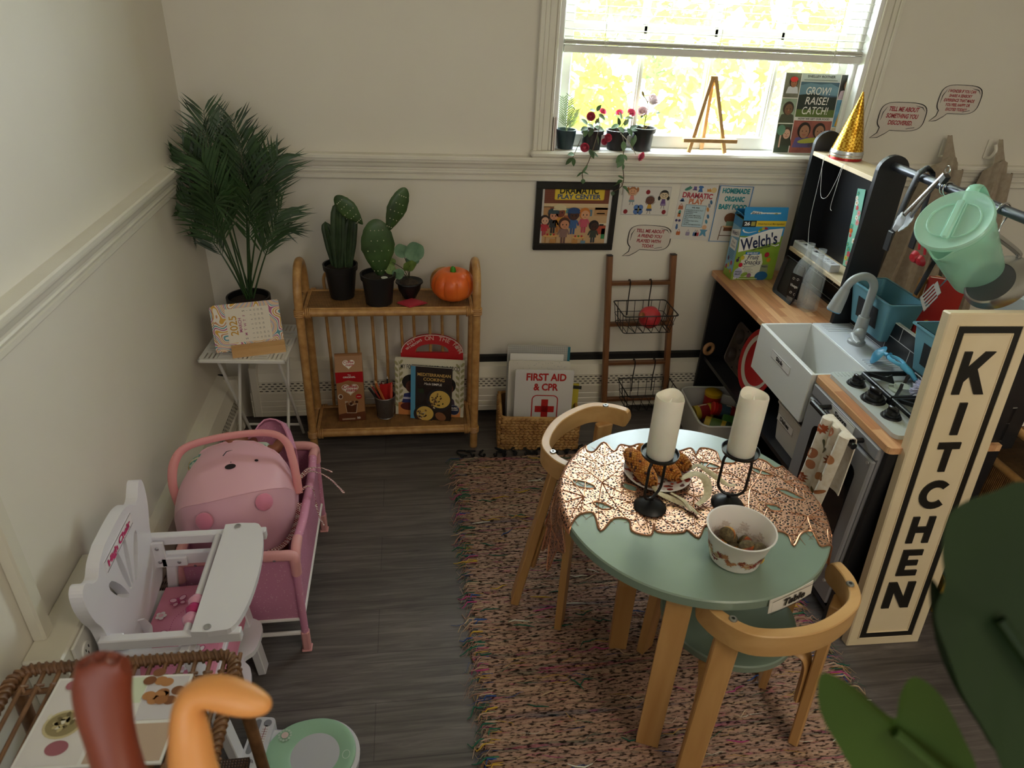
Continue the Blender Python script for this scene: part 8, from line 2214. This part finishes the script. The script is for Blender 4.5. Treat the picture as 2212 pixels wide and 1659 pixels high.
for (u0, v0, u1, v1, u2, v2) in ((.455, .40, .452, .30, .450, .20), (.450, .20, .425, .21, .412, .27), (.450, .20, .475, .18, .492, .22)):
    c.tube([surf(u0, v0, SR)+Vector((0, -.001, .002)), surf(u1, v1, SR)+Vector((0, -.001, .002)), surf(u2, v2, SR)+Vector((0, -.001, .002))], .0013, n=6)
c.build('bear_face', ca)
EAR = mat('#d9809c', .7, sheen=.5)
for u, v in ((.325, .34), (.62, .24)):
    P, n = decal(ca, 'e', SR2, u, v, .022, .022, EAR, .004)
    ctr = sum(P, Vector())/len(P); c = MB(EAR); up_ = [p+n*.006 for p in P]; m_ = len(P)
    inn = [ctr+(p-ctr)*.8+n*.010 for p in P]
    c.add(P+up_+inn+[ctr+n*.011], [(i, (i+1) % m_, m_+(i+1) % m_, m_+i) for i in range(m_)]+[(m_+i, m_+(i+1) % m_, 2*m_+(i+1) % m_, 2*m_+i) for i in range(m_)]+[(2*m_+i, 2*m_+(i+1) % m_, 3*m_) for i in range(m_)], None, True); c.build('ear_flap', ca)
hp = [(.100, -.965, .34), (.092, -.955, .40), (.098, -.930, .45), (.125, -.905, .48), (.20, -.888, .495), (.29, -.878, .50), (.345, -.880, .495), (.375, -.892, .475), (.388, -.912, .44), (.397, -.935, .39), (.400, -.948, .35)]
MB(mat('#e59a9b', .4)).tube([p-of for p in spline([Vector(q) for q in hp], 5)], [(.0075, .0115)]*51, n=12, flat=(0, 1, .3)).build('carry_handle', ca)
c = MB(tex('voronoi', ((.2, '#2a211c'), (.34, '#b3865a')), scale=(60, 60, 24), nscale=1.5, rough=.8))
G = []
for t in (0, .33, .66, 1):
    G.append([(.0+.125*(.80+.2*t)*cos(a_), .0+.095*(.8+.2*t)*sin(a_)+.0, .002+.17*t) for a_ in [2*pi*q/28 for q in range(29)]])
c.sheet(G); c.build('basket_body', ca)
GI = tex('checker', ((0, '#8f1f2a'), (1, '#e9dad6')), nscale=240, rough=.85)
def ribbon(nm, lb, pts, w_, par=None):
    P = spline([Vector(p) for p in pts], 6); G = []
    for i, p in enumerate(P):
        t = (P[min(len(P)-1, i+1)]-P[max(0, i-1)]).normalized(); s_ = t.cross(Vector((.3*sin(i*.3), .4, 1))).normalized(); G.append([p-s_*w_, p+s_*w_])
    o = MB(GI).sheet(G, th=.0008).build(nm, par)
    return o
tg = lambda o, l, cc, g=None: tag(o, l, cc, g)
tg(ribbon('gingham_ribbon', '', [(.392, -.900, .352), (.416, -.872, .362), (.444, -.865, .352), (.474, -.872, .335), (.500, -.885, .310), (.512, -.895, .300)], .0055), 'red gingham ribbon end curling over the crib rail, the longer upper one', 'ribbon')
tg(ribbon('gingham_ribbon', '', [(.390, -.902, .350), (.415, -.866, .366), (.445, -.852, .360), (.468, -.852, .350), (.480, -.856, .345)], .005), 'short red gingham ribbon loop lying above the other ribbons', 'ribbon')
tg(ribbon('gingham_ribbon', '', [(.398, -.955, .350), (.418, -.938, .362), (.436, -.935, .352), (.442, -.950, .315), (.450, -.965, .280), (.462, -.975, .255)], .005), 'red gingham ribbon hanging down outside the crib, the lower one', 'ribbon')
c2 = ribbon('gingham_band', '', [(.332, -1.075, .265), (.362, -1.055, .262), (.384, -1.025, .275), (.395, -.99, .30), (.402, -.96, .325)], .009); c2.parent = ca; c2.location = -of; c2['label'] = 'red gingham band'
# doll lying in the carrier
dl = thing('baby_doll', 'brown skinned baby doll in a green patterned top tucked into the carrier', 'doll', (.25, -.90, .39))
SKN = tex('noise', ((.3, '#8a5138'), (.7, '#9a5f44')), nscale=5, rough=.5)
DRS = tex('noise', ((.38, '#b9c4b4'), (.46, '#5f9488'), (.52, '#cfc9b0'), (.58, '#b0934c'), (.66, '#d3d5cc')), nscale=28, rough=.85, interp='CONSTANT')
def skinned(name, verts, edges, radii, mt, par, sub=2):
    me = bpy.data.meshes.new(name); me.from_pydata(verts, edges, [])
    o = bpy.data.objects.new(name, me); COL.objects.link(o); o.parent = par
    md = o.modifiers.new('s', 'SKIN'); md.use_smooth_shade = True
    sv = me.skin_vertices[0].data
    for q, r in zip(sv, radii): q.radius = (r, r) if not hasattr(r, '__len__') else r
    sv[0].use_root = True
    sb = o.modifiers.new('d', 'SUBSURF'); sb.levels = sb.render_levels = sub
    dg = bpy.context.evaluated_depsgraph_get(); m2 = bpy.data.meshes.new_from_object(o.evaluated_get(dg))
    o.modifiers.clear(); o.data = m2; m2.materials.clear(); m2.materials.append(mt)
    for p in m2.polygons: p.use_smooth = True
    bpy.data.meshes.remove(me); m2.name = name
    return o
skinned('doll_body', [(0, 0, -.04), (0, .02, 0), (0, .06, .02), (0, .10, .025), (-.06, .05, .02), (-.10, .03, .015), (-.125, .0, .02), (.05, .05, .03), (.09, .035, .045), (.10, .06, .06), (-.03, .06, .055), (-.045, .07, .085)],
        [(0, 1), (1, 2), (2, 3), (2, 4), (4, 5), (5, 6), (2, 7), (7, 8), (8, 9), (3, 10), (10, 11)], [.03, .035, .03, .036, .02, .018, .014, .02, .017, .013, .014, .011], SKN, dl)
skinned('patterned_top', [(0, 0, -.035), (0, .02, .005), (0, .055, .028), (-.06, .045, .026), (-.095, .028, .02), (-.130, -.01, .012), (.05, .045, .034), (.075, .038, .042)], [(0, 1), (1, 2), (2, 3), (3, 4), (4, 5), (2, 6), (6, 7)], [.035, .040, .036, .030, .030, .026, .028, .024], DRS, dl)
hd_ = MB(PKF); hd_.sheet([[Vector(p) for p in spline([Vector(q) for q in r], 3)] for r in ([(.03, .055, -.08), (.05, .12, -.06), (.10, .12, -.06), (.135, .05, -.08)], [(.02, .075, -.01), (.05, .135, .0), (.10, .135, .0), (.135, .06, -.02)], [(.005, .085, .045), (.045, .14, .065), (.10, .135, .062), (.135, .055, .03)], [(.02, .075, .06), (.05, .12, .085), (.095, .11, .08), (.125, .045, .045)])], th=.004)
o = hd_.build('carrier_hood', ca); o.location = Vector((.25, -.90, .39))-of
# ============================================================= white toy high chair
HC_ = mat('#e6e4ea', .35)
hc = thing('toy_high_chair', 'white wooden toy high chair with pink butterfly seat by the side wall', 'high chair', (.09, -1.325, 0))
off_ = Vector((.09, -1.325, 0))
# backrest: outline in (y, z)
half = [(0, .585), (.05, .583), (.085, .570), (.105, .552), (.125, .556), (.145, .577), (.158, .579), (.168, .565), (.168, .53), (.158, .49), (.143, .455), (.136, .40), (.134, .30)]
out_ = [(y, z) for y, z in half]+[(-y, z) for y, z in reversed(half[1:])]
out_ = [(p.x, p.y) for p in spline([Vector(q) for q in out_[:]], 3)]
def holed(outline, holes):
    """triangulated plate with holes (y,z)"""
    from mathutils.geometry import tessellate_polygon
    rings = [outline]+holes; flat_ = [p for r in rings for p in r]
    tri = tessellate_polygon([[Vector((p[0], p[1], 0)) for p in r] for r in rings])
    return rings, flat_, tri
def petal(x0, z0, x1, z1, w_):
    a_, b_ = Vector((x0, z0)), Vector((x1, z1)); d_ = (b_-a_); n_ = Vector((-d_.y, d_.x)).normalized(); P = []
    for t in (0, .25, .5, .75, .92, 1): P.append(a_+d_*t+n_*w_*(.12+.88*sin(pi*min(1, .08+t*.72)))*(1 if t < .95 else .3))
    for t in (1, .92, .75, .5, .25, 0): P.append(a_+d_*t-n_*w_*(.12+.88*sin(pi*min(1, .08+t*.72)))*(1 if t < .95 else .3))
    return [(p.x, p.y) for p in P]
rings, fl, tri = holed(out_, [petal(-.006, .42, -.022, .535, .010), petal(.006, .42, .022, .535, .010), petal(-.022, .415, -.078, .505, .012), petal(.022, .415, .078, .505, .012)])
bt_ = .024; n_ = len(fl); vs = [(0, p[0], p[1]) for p in fl]+[(bt_, p[0], p[1]) for p in fl]; fs = [tuple(t) for t in tri]+[tuple(i+n_ for i in t)[::-1] for t in tri]
o0 = 0
for r in rings:
    m_ = len(r)
    for i in range(m_): a1, b1 = o0+i, o0+(i+1) % m_; fs.append((a1, b1, b1+n_, a1+n_))
    o0 += m_
c = MB(HC_); c.add(vs, fs, None)
o = c.build('backrest', hc)
bm = bmesh.new(); bm.from_mesh(o.data); bmesh.ops.recalc_face_normals(bm, faces=bm.faces); bm.to_mesh(o.data); bm.free()
c = MB(mat('#eee9ec', .4)); c.box((bt_+.0006, 0, .544), (.001, .150, .030)); a = c.art((bt_+.0013, -.075, .529), (0, 1, 0), (0, 0, 1))
a.line([(.002, .002), (.148, .002), (.148, .028), (.002, .028)], .0013, mat('#3a3038', .5), 1, closed=True); a.text('High Chair', .075, .0075, .0150, mat('#c92c6c', .5), 2, off=.045, wide=.124)
c.build('name_label', hc)
c = MB(mat('#4a4a52', .6)); a = c.art((bt_+.0006, -.13, .30), (0, 1, 0), (0, 0, 1)); a.text('KidKraft', .048, .0, .014, mat('#5a5a62', .6), 1, shear=.2); c.build('brand_print', hc)
for sg in (-1, 1):
    y = sg*.146
    c = MB(HC_); c.box((.142, y, .418), (.262, .018, .026), bev=.002); c.build('arm_rail', hc)
    c = MB(HC_); c.box((.105, y-sg*.006, .365), (.16, .014, .034), bev=.002); c.build('side_rail', hc)
    c = MB(HC_); c.box((.034, y-sg*.0165, .385), (.030, .008, .075), bev=.002); c.box((.064, y-sg*.0165, .362), (.055, .008, .026), bev=.002)
    c.build('bracket', hc)
    c = MB(mat('#a9a9ae', .3, .8))
    for x, z in ((.034, .405), (.034, .365), (.075, .362)): c.ball((x, y-sg*.021, z), (.0045, .002, .0045), None, 10, 6)
    c.build('screw', hc)
    MB(HC_).bar((.055, y, .36), (.0, sg*.165, .0), .022, .034, bev=.002, up=(0, 1, 0)).build('leg', hc)
    MB(HC_).bar((.165, y, .40), (.222, sg*.10 if sg > 0 else -.165, .0), .020, .036, bev=.002, up=(0, 1, 0)).build('leg', hc)
    MB(HC_).box((.10, y, .15), (.20, .014, .026), bev=.002).build('stretcher', hc)
c = MB(HC_); tr_o = [(.183, -.155), (.215, -.158), (.250, -.155)]+[(.250+.034*sin(R_(t)), -.155*cos(R_(t))) for t in range(12, 180, 12)]+[(.250, .155), (.215, .158), (.183, .155)]
c.prism(tr_o, .014, None, None, z0=.429); c.build('tray', hc)
c = MB(mat('#b9b9be', .3, .8))
for y in (-.146, .146): c.lathe([(0, .003), (.003, .003), (.007, .0018), (.0075, 0)], n=16, c=(.212, y, .443))
c.build('tray_screw', hc)
MB(HC_).tube([(.168, -.14, .424), (.168, .14, .424)], .0075, n=12).build('bead_bar', hc)
for y, col in ((-.060, '#dfa0b8'), (-.083, '#b02a66'), (-.107, '#dfa0b8')):
    MB(mat(col, .25)).lathe([(.007, -.013), (.012, -.011), (.0165, 0), (.012, .011), (.007, .013)], n=20, M=Matrix.Translation((.168, y, .424)) @ Matrix.Rotation(R_(90), 4, 'X')).build('bead', hc)
MB(HC_).box((.105, 0, .262), (.19, .268, .014), bev=.002).build('seat_board', hc)
SP = mat('#dc8aa4', .75)
c = MB(SP); G = [[(.030+.160*u, -.128+.256*v, .284+.006*sin(pi*v)-.004*abs(u-.5)) for u in [q/10 for q in range(11)]] for v in [q/10 for q in range(11)]]; c.sheet(G, th=.014)
G = [[(.190+.012*sin(pi*.5*w), -.128+.256*v, .282-.10*w) for w in (0, .15, .4, .7, 1)] for v in [q/10 for q in range(11)]]; c.sheet(G, th=.004)
a = c.art((.030, -.128, .2905), (1, 0, 0), (0, 1, 0)); a.step = .0005
dkp, whp, lp2 = mat('#b02a66', .7), mat('#f0e4e8', .7), mat('#e7b3c4', .7)
def bfly(x, y, s, ang, fill, line_):
    def R2(px, py): return (x+(px*cos(ang)-py*sin(ang))*s, y+(px*sin(ang)+py*cos(ang))*s)
    for sg in (-1, 1):
        for (cx_, cy2_, rx_, ry_, aa) in ((sg*.6, .45, .5, .38, sg*.6), (sg*.45, -.4, .36, .3, -sg*.5)):
            P = [R2(cx_+rx_*cos(t)*cos(aa)-ry_*sin(t)*sin(aa), cy2_+rx_*cos(t)*sin(aa)+ry_*sin(t)*cos(aa)) for t in [2*pi*q/14 for q in range(14)]]
            a.poly(P, fill, 4); a.line(P, .0014, line_, 5, closed=True)
    a.line([R2(0, -.5), R2(0, .6)], .0026, line_, 6)
for x, y, s, an, f_ in ((.045, .20, .017, .4, lp2), (.118, .238, .018, -.3, whp), (.108, .150, .019, .5, mat('#d9709a', .7)), (.048, .098, .019, -.2, whp), (.125, .05, .015, .6, whp), (.145, .12, .014, .2, lp2)): bfly(x, y, s, an, f_, dkp)
def flwr(x, y, s):
    for q in range(5): a.ell(x+s*.6*cos(1.257*q), y+s*.6*sin(1.257*q), s*.42, s*.42, whp, 4, 10)
    a.ell(x, y, s*.45, s*.45, lp2, 5, 10)
for x, y, s in ((.088, .062, .014), (.142, .185, .012), (.018, .16, .012), (.035, .03, .012), (.10, .012, .011), (.15, .09, .010)): flwr(x, y, s)
def dots(P, n_):
    pp = spline([Vector(p) for p in P], n_)
    for p in pp: a.ell(p.x, p.y, .0011, .0011, dkp, 4, 6)
dots([(.048, .118), (.05, .15), (.07, .175), (.085, .16), (.078, .14), (.10, .13)], 6); dots([(.01, .06), (.03, .052), (.06, .055), (.075, .035), (.055, .022), (.045, .04), (.08, .02), (.13, .015)], 6); dots([(.07, .20), (.085, .225), (.10, .21), (.09, .19)], 6)
c.build('seat_pad', hc)
c = MB(mat('#e9e4ea', .5)); c.tube(spline([(.028, -.02, .34), (.036, -.015, .31), (.046, -.04, .296), (.05, -.06, .294)], 5), [(.002, .012)]*16, n=8, flat=(0, 1, 0)); c.build('seat_strap', hc)
c = MB(HC_); fo = [(.155, -.105), (.185, -.125), (.225, -.13), (.252, -.10), (.258, -.06), (.250, -.022), (.262, .0), (.258, .06), (.252, .115), (.225, .135), (.185, .125), (.155, .105)]
fo = [(.17, -.12), (.205, -.13), (.235, -.10), (.240, -.06), (.232, -.02), (.216, .0), (.214, .012), (.232, .03), (.240, .07), (.235, .11), (.205, .13), (.17, .12)]
c.prism([(p.x, p.y) for p in spline([Vector(q) for q in fo], 4, True)], .014, None, None, z0=.145); c.build('footrest', hc)
# ============================================================= rattan rod table, magazine
WK = tex('noise', ((.3, '#5f4128'), (.6, '#7f5a3a'), (.85, '#946c48')), nscale=30, rough=.5)
wt = thing('rattan_bench', 'brown rattan bench top of parallel rods beside the outlet box', 'bench', (.235, -1.95, 0))
hx_, y0_, y1_, zt_ = .172, -.36, .315, .555
c = MB(WK); fr_ = rrect(-hx_, y0_, 2*hx_, y1_-y0_, .03, 5); c.tube([(p[0], p[1], zt_) for p in fr_], .0085, n=10, closed=True)
L_ = 0
for i in range(len(fr_)):
    p, q = Vector(fr_[i]), Vector(fr_[(i+1) % len(fr_)]); m_ = max(1, int((q-p).length/.011))
    for j in range(m_):
        if p.y < -.2 and q.y < -.2: continue
        s_ = p.lerp(q, (j+.5)/m_); d_ = (q-p).normalized(); T = Matrix.Translation((s_.x, s_.y, zt_)) @ Matrix((Vector((d_.x, d_.y, 0)), Vector((-d_.y, d_.x, 0)), Vector((0, 0, 1)))).transposed().to_4x4() @ Matrix.Rotation(.5, 4, 'Z')
        c.tube([T @ Vector((0, .0098*cos(a_), .0098*sin(a_))) for a_ in [2*pi*k_/9 for k_ in range(9)]], .0028, n=5, closed=True)
c.build('bound_rim', wt)
for z, yy in ((zt_-.004, y1_-.035), (zt_-.004, y1_-.19)):
    c = MB(WK); c.tube([(-hx_+.004, yy, z-.006), (hx_-.004, yy, z-.006)], .005, n=8)
    for k_ in range(15):
        x = -hx_+.022+.0233*k_; c.tube([(x-.006, yy-.006, z), (x, yy, z+.008), (x+.006, yy+.006, z)], .003, n=6); c.tube([(x-.006, yy+.006, z), (x, yy, z+.0075), (x+.006, yy-.006, z)], .003, n=6)
    c.build('cross_binding', wt)
for k_ in range(15):
    x = -hx_+.022+.0233*k_; MB(WK).tube([(x, y0_, zt_-.001), (x+.001, 0, zt_), (x, y1_, zt_+.001)], .0036, n=7).build('rod', wt)
for x in (-hx_+.005, hx_-.005):
    for y in (y0_+.02, y1_-.02):
        MB(WK).tube([(x*1.0, y, zt_-.004), (x*1.08, y*1.0, .25), (x*1.12, y, 0)], .011, n=10).build('leg', wt)
c = MB(CANE if False else WK); c.box((0, -.02, .30), (2*hx_-.02, .62, .012), weave('#2a1b10', '#4a3220', '#63452c')); c.build('lower_shelf', wt)
mg = thing('magazine', 'food magazine lying open-faced on the brown rattan bench', 'magazine', (.240, -1.745, zt_+.0055), (0, 0, R_(-3)))
c = MB(mat('#e3e0dc', .35)); c.box((0, 0, .002), (.205, .150, .004))
a = c.art((-.1025, -.075, .0041), (1, 0, 0), (0, 1, 0)); a.rect(.004, .004, .085, .142, mat('#d8d2cf', .4), 1); a.rect(.095, .10, .045, .046, mat('#cfd8bd', .4), 1); a.rect(.142, .07, .06, .076, mat('#c9c4c8', .4), 1); a.rect(.095, .004, .107, .06, mat('#b8a08c', .4), 1)
random.seed(14)
for q in range(14): a.ell(.055+random.gauss(0, .012), .118+random.gauss(0, .010), .008, .008, mat(random.choice(['#8a4a5a', '#a4606c', '#7a3c4c']), .3), 2+q % 3)
a.ell(.042, .068, .028, .024, mat('#c3b48a', .4), 2); a.ell(.042, .068, .024, .020, mat('#8f8058', .4), 3)
for q in range(18): a.ell(.042+random.gauss(0, .010), .068+random.gauss(0, .008), .005, .003, mat(random.choice(['#d8d2bc', '#6a5c38', '#b8a878']), .4), 4+q % 2, 8, q)
a.ell(.05, .03, .016, .012, mat('#9a5a64', .4), 2)
for q in range(12): a.ell(.165+random.gauss(0, .012), .112+random.gauss(0, .016), .010, .008, mat(random.choice(['#9a6438', '#b07a48', '#7a4a28']), .4), 2+q % 3)
c.build('printed_page', mg)
# ============================================================= toy bathroom scale
sc_ = thing('toy_scale', 'white and mint toy baby scale lying on the grey floor', 'toy scale', (.335, -1.465, .001), (0, 0, R_(-8)))
WS = mat('#dcdbe2', .35); MT = mat('#9cc4a8', .4)
c = MB(WS); c.prism(rrect(-.018, -.055, .05, .125, .012), .048, None, None, z0=.0); c.build('readout_block', sc_)
c = MB(mat('#7f7f88', .4)); a = c.art((-.018, -.055, .0482), (1, 0, 0), (0, 1, 0)); gy = mat('#8a8a92', .4)
a.rect(.006, .034, .013, .085, gy, 1, .006); a.ell(.034, .110, .009, .009, gy, 1); a.rect(.024, .030, .017, .074, mat('#e4e1e4', .4), 1, .004)
for q in range(10): a.rect(.026, .040+.006*q, .013, .0009, mat('#a06a6a', .5), 2)
a.rect(.0318, .036, .001, .064, mat('#a03a3a', .5), 3); a.ell(.0325, .037, .007, .005, gy, 3)
for rr in (.010,): a.ell(.022, .016, .013, .013, mat('#cfcfd6', .4), 1)
for rr in (.008, .0055, .003): a.line([(.022+rr*cos(R_(t)), .014+rr*sin(R_(t))) for t in range(0, 181, 20)], .0014, mat('#6a6068', .5), 2)
c.build('dial_print', sc_)
c = MB(WS); c.lathe([(0, .0), (.085, 0), (.092, .006), (.094, .03), (.088, .036), (0, .036)], n=56, c=(.140, -.01, 0), sx=1.05); c.box((.055, .015, .018), (.06, .075, .034), bev=.006); c.build('base', sc_)
c = MB(MT); n = 64; vs, fs = [], []
RW = []
for i, (k_, z) in enumerate(((1, .0365), (.99, .041), (.93, .043), (.86, .042), (.66, .039), (.585, .036), (.575, .026))):
    row = []
    for q in range(n):
        a_ = 2*pi*q/n; x, y = .090*cos(a_), .088*sin(a_)
        if k_ > .8 and x < 0: sq = min(1, -x/.05); x = x*(1+.25*sq*k_); y = y*(1+.0*sq)
        f_ = k_ if k_ > .8 else k_
        row.append((.140+x*f_, -.01+y*f_, z))
    RW.append(row)
for r_ in RW: vs += r_
for i in range(len(RW)-1):
    for q in range(n): fs.append((i*n+q, i*n+(q+1) % n, (i+1)*n+(q+1) % n, (i+1)*n+q))
c.add(vs, fs, None, True); c.build('mint_seat', sc_)
MB(mat('#c3c4cc', .3)).lathe([(0, .0365), (.055, .0365), (.056, .034)], n=48, c=(.140, -.01, 0)).build('weighing_plate', sc_)
c = MB(); a = c.art((.140, -.01, .0432), (1, 0, 0), (0, 1, 0)); pkd = mat('#dcc4c0', .5)
a.ell(-.078, .040, .008, .008, pkd, 1)
for q in range(12): a.ell(-.078+.013*cos(q*.5236), .040+.013*sin(q*.5236), .003, .003, mat('#b9d0be', .5), 1, 8)
a.line([(.070+.008*cos(t), .0+.010*sin(t)) for t in [2*pi*q/16 for q in range(16)]], .0012, mat('#d6e6d8', .4), 1, closed=True); c.build('sun_print', sc_)
# ============================================================= cabinet near the camera with dolls and a plant
cab = thing('low_cabinet', 'plain low cabinet top just below the camera', 'cabinet', (.80, -2.42, 0))
MB(mat('#cfc8ba', .5)).box((0, 0, .49), (1.0, .36, .98), bev=.004).build('cabinet_body', cab)
MB(wood('#a9784a', '#c39462', 'x', .5)).box((0, 0, .99), (1.04, .38, .02), bev=.003).build('cabinet_top', cab)
def doll(name, label, loc, skin, legs, sub=2):
    o = thing(name, label, 'doll', loc)
    for nm, v, e, r in legs: skinned(nm, v, e, r, skin, o, sub)
    return o
SB1 = tex('noise', ((.3, '#6e2f1d'), (.7, '#7f3a26')), nscale=6, rough=.45); SB2 = tex('noise', ((.3, '#d6924f'), (.7, '#e2a363')), nscale=6, rough=.45, sss=.1)
# brown doll: leg raised, sole of the foot toward the room
bx = Vector((.535, -2.295, 1.0))
FV = [(.575, -2.33, 1.03), (.555, -2.275, 1.045), (.540, -2.228, 1.075), (.524, -2.196, 1.105), (.517, -2.180, 1.128), (.514, -2.172, 1.148), (.513, -2.163, 1.164), (.513, -2.156, 1.174),
      (.500, -2.160, 1.177), (.507, -2.158, 1.180), (.514, -2.157, 1.180), (.521, -2.157, 1.180), (.528, -2.159, 1.177)]
FV = [tuple(Vector(p)-bx) for p in FV]
o = thing('brown_doll', 'brown skinned toy doll lying with one bare foot raised close to the camera', 'doll', tuple(bx))
skinned('doll_body', FV+[(.09, -.06, .035), (.14, -.09, .045)], [(i, i+1) for i in range(7)]+[(7, 8), (7, 9), (7, 10), (7, 11), (7, 12), (0, 13), (13, 14)],
        [.034, .028, .023, .0165, .0150, (.0175, .010), (.0185, .009), (.0175, .0075), .0042, .0046, .0046, .0046, .0052, .036, .034], SB1, o, 2)
# peach doll: bent knee and pointed foot
bx2 = Vector((.66, -2.30, 1.0))
PV = [(.640, -2.35, 1.035), (.615, -2.29, 1.052), (.585, -2.23, 1.082), (.566, -2.195, 1.108), (.563, -2.176, 1.132), (.563, -2.167, 1.152), (.578, -2.166, 1.154), (.595, -2.170, 1.150), (.608, -2.174, 1.147), (.617, -2.176, 1.146)]
V2 = [tuple(Vector(p)-bx2) for p in PV]+[tuple(Vector(p)-bx2) for p in ((.66, -2.34, 1.04), (.650, -2.27, 1.09), (.647, -2.222, 1.132), (.660, -2.23, 1.090), (.675, -2.245, 1.05), (.70, -2.34, 1.045), (.72, -2.27, 1.08), (.688, -2.228, 1.138), (.70, -2.24, 1.09))]
o = thing('peach_doll', 'peach skinned toy doll lying with bent legs and a pointed foot close to the camera', 'doll', tuple(bx2))
skinned('doll_body', V2, [(i, i+1) for i in range(9)]+[(0, 10), (10, 11), (11, 12), (12, 13), (13, 14), (10, 15), (15, 16), (16, 17), (17, 18)], [.032, .028, .024, .0165, .0135, .0115, .0125, .0125, .0095, .0040, .03, .026, .016, .02, .018, .03, .022, .010, .014], SB2, o, 2)
# big leafed plant
pp = thing('leafy_plant', 'large dark green lobed leaf plant in a pot close to the camera', 'potted plant', (1.13, -2.33, 1.0))
MB(mat('#6a4a34', .6)).lathe([(0, 0), (.04, 0), (.052, .06), (.055, .065), (.052, .065), (.048, .06), (0, .055)], n=28).build('pot', pp)
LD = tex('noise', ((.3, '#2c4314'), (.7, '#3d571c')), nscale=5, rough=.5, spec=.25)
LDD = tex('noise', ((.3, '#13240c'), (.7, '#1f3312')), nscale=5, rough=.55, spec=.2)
bp = Vector((1.13, -2.33, 1.0))
def lobe(pts, n_, mt, nm, stem_from):
    """leaf blade from a base point through side lobes (world points on a gently cupped sheet)"""
    c = MB(mt); P = [Vector(p)-bp for p in pts]; ctr = sum(P, Vector())/len(P)
    S = spline(P, 6, True); N_2 = Vector(n_).normalized()
    vs = [ctr-N_2*.006]; m_ = len(S)
    for f_, d_ in ((.35, .003), (.7, .001), (1, 0)): vs += [ctr+(p-ctr)*f_-N_2*.006*(1-f_*f_) for p in S]
    fs = [(0, 1+i, 1+(i+1) % m_) for i in range(m_)]
    for k_ in range(2): fs += [(1+k_*m_+i, 1+(k_+1)*m_+i, 1+(k_+1)*m_+(i+1) % m_, 1+k_*m_+(i+1) % m_) for i in range(m_)]
    nv = len(vs); vs += [p-N_2*.0012 for p in vs]; fs += [tuple(q+nv for q in f)[::-1] for f in fs]
    c.add(vs, fs, None, True); c.tube(spline([Vector((0, 0, .05)), Vector(stem_from)-bp, ctr], 5), .0035, mt, n=6); return c.build(nm, pp)
L1= [(0.9489, -2.2348, 1.2128), (0.968, -2.2392, 1.2056), (0.9874, -2.2456, 1.19), (0.9983, -2.2486, 1.1838), (0.998, -2.2447, 1.2004), (1.0039, -2.2427, 1.2132), (1.0215, -2.2479, 1.2016), (1.0415, -2.2576, 1.1724), (1.0564, -2.2671, 1.142), (1.0445, -2.2727, 1.1131), (1.0152, -2.2687, 1.1116), (0.9885, -2.2597, 1.1317), (0.9665, -2.2491, 1.162), (0.9513, -2.2407, 1.1882)]
L2= [(1.0577, -2.2045, 1.3266), (1.0413, -2.2049, 1.3212), (1.0174, -2.207, 1.3109), (1.0103, -2.2168, 1.2922), (1.011, -2.2275, 1.2739), (1.0053, -2.2361, 1.2576), (1.0126, -2.2491, 1.2373), (1.0199, -2.2607, 1.2193), (1.035, -2.2761, 1.1971), (1.0474, -2.2911, 1.1747), (1.0762, -2.2976, 1.1715), (1.0882, -2.2699, 1.2226), (1.0873, -2.2364, 1.2799), (1.0779, -2.2125, 1.3184)]
L3= [(1.0322, -2.1996, 1.2474), (1.0461, -2.2132, 1.2279), (1.0625, -2.2331, 1.1984), (1.0733, -2.2506, 1.1711), (1.0699, -2.259, 1.1558), (1.0588, -2.2487, 1.1704), (1.045, -2.2351, 1.19), (1.0342, -2.219, 1.2147)]
nv_ = (CAM[0]-1.0, CAM[1]+2.25, CAM[2]-1.2)
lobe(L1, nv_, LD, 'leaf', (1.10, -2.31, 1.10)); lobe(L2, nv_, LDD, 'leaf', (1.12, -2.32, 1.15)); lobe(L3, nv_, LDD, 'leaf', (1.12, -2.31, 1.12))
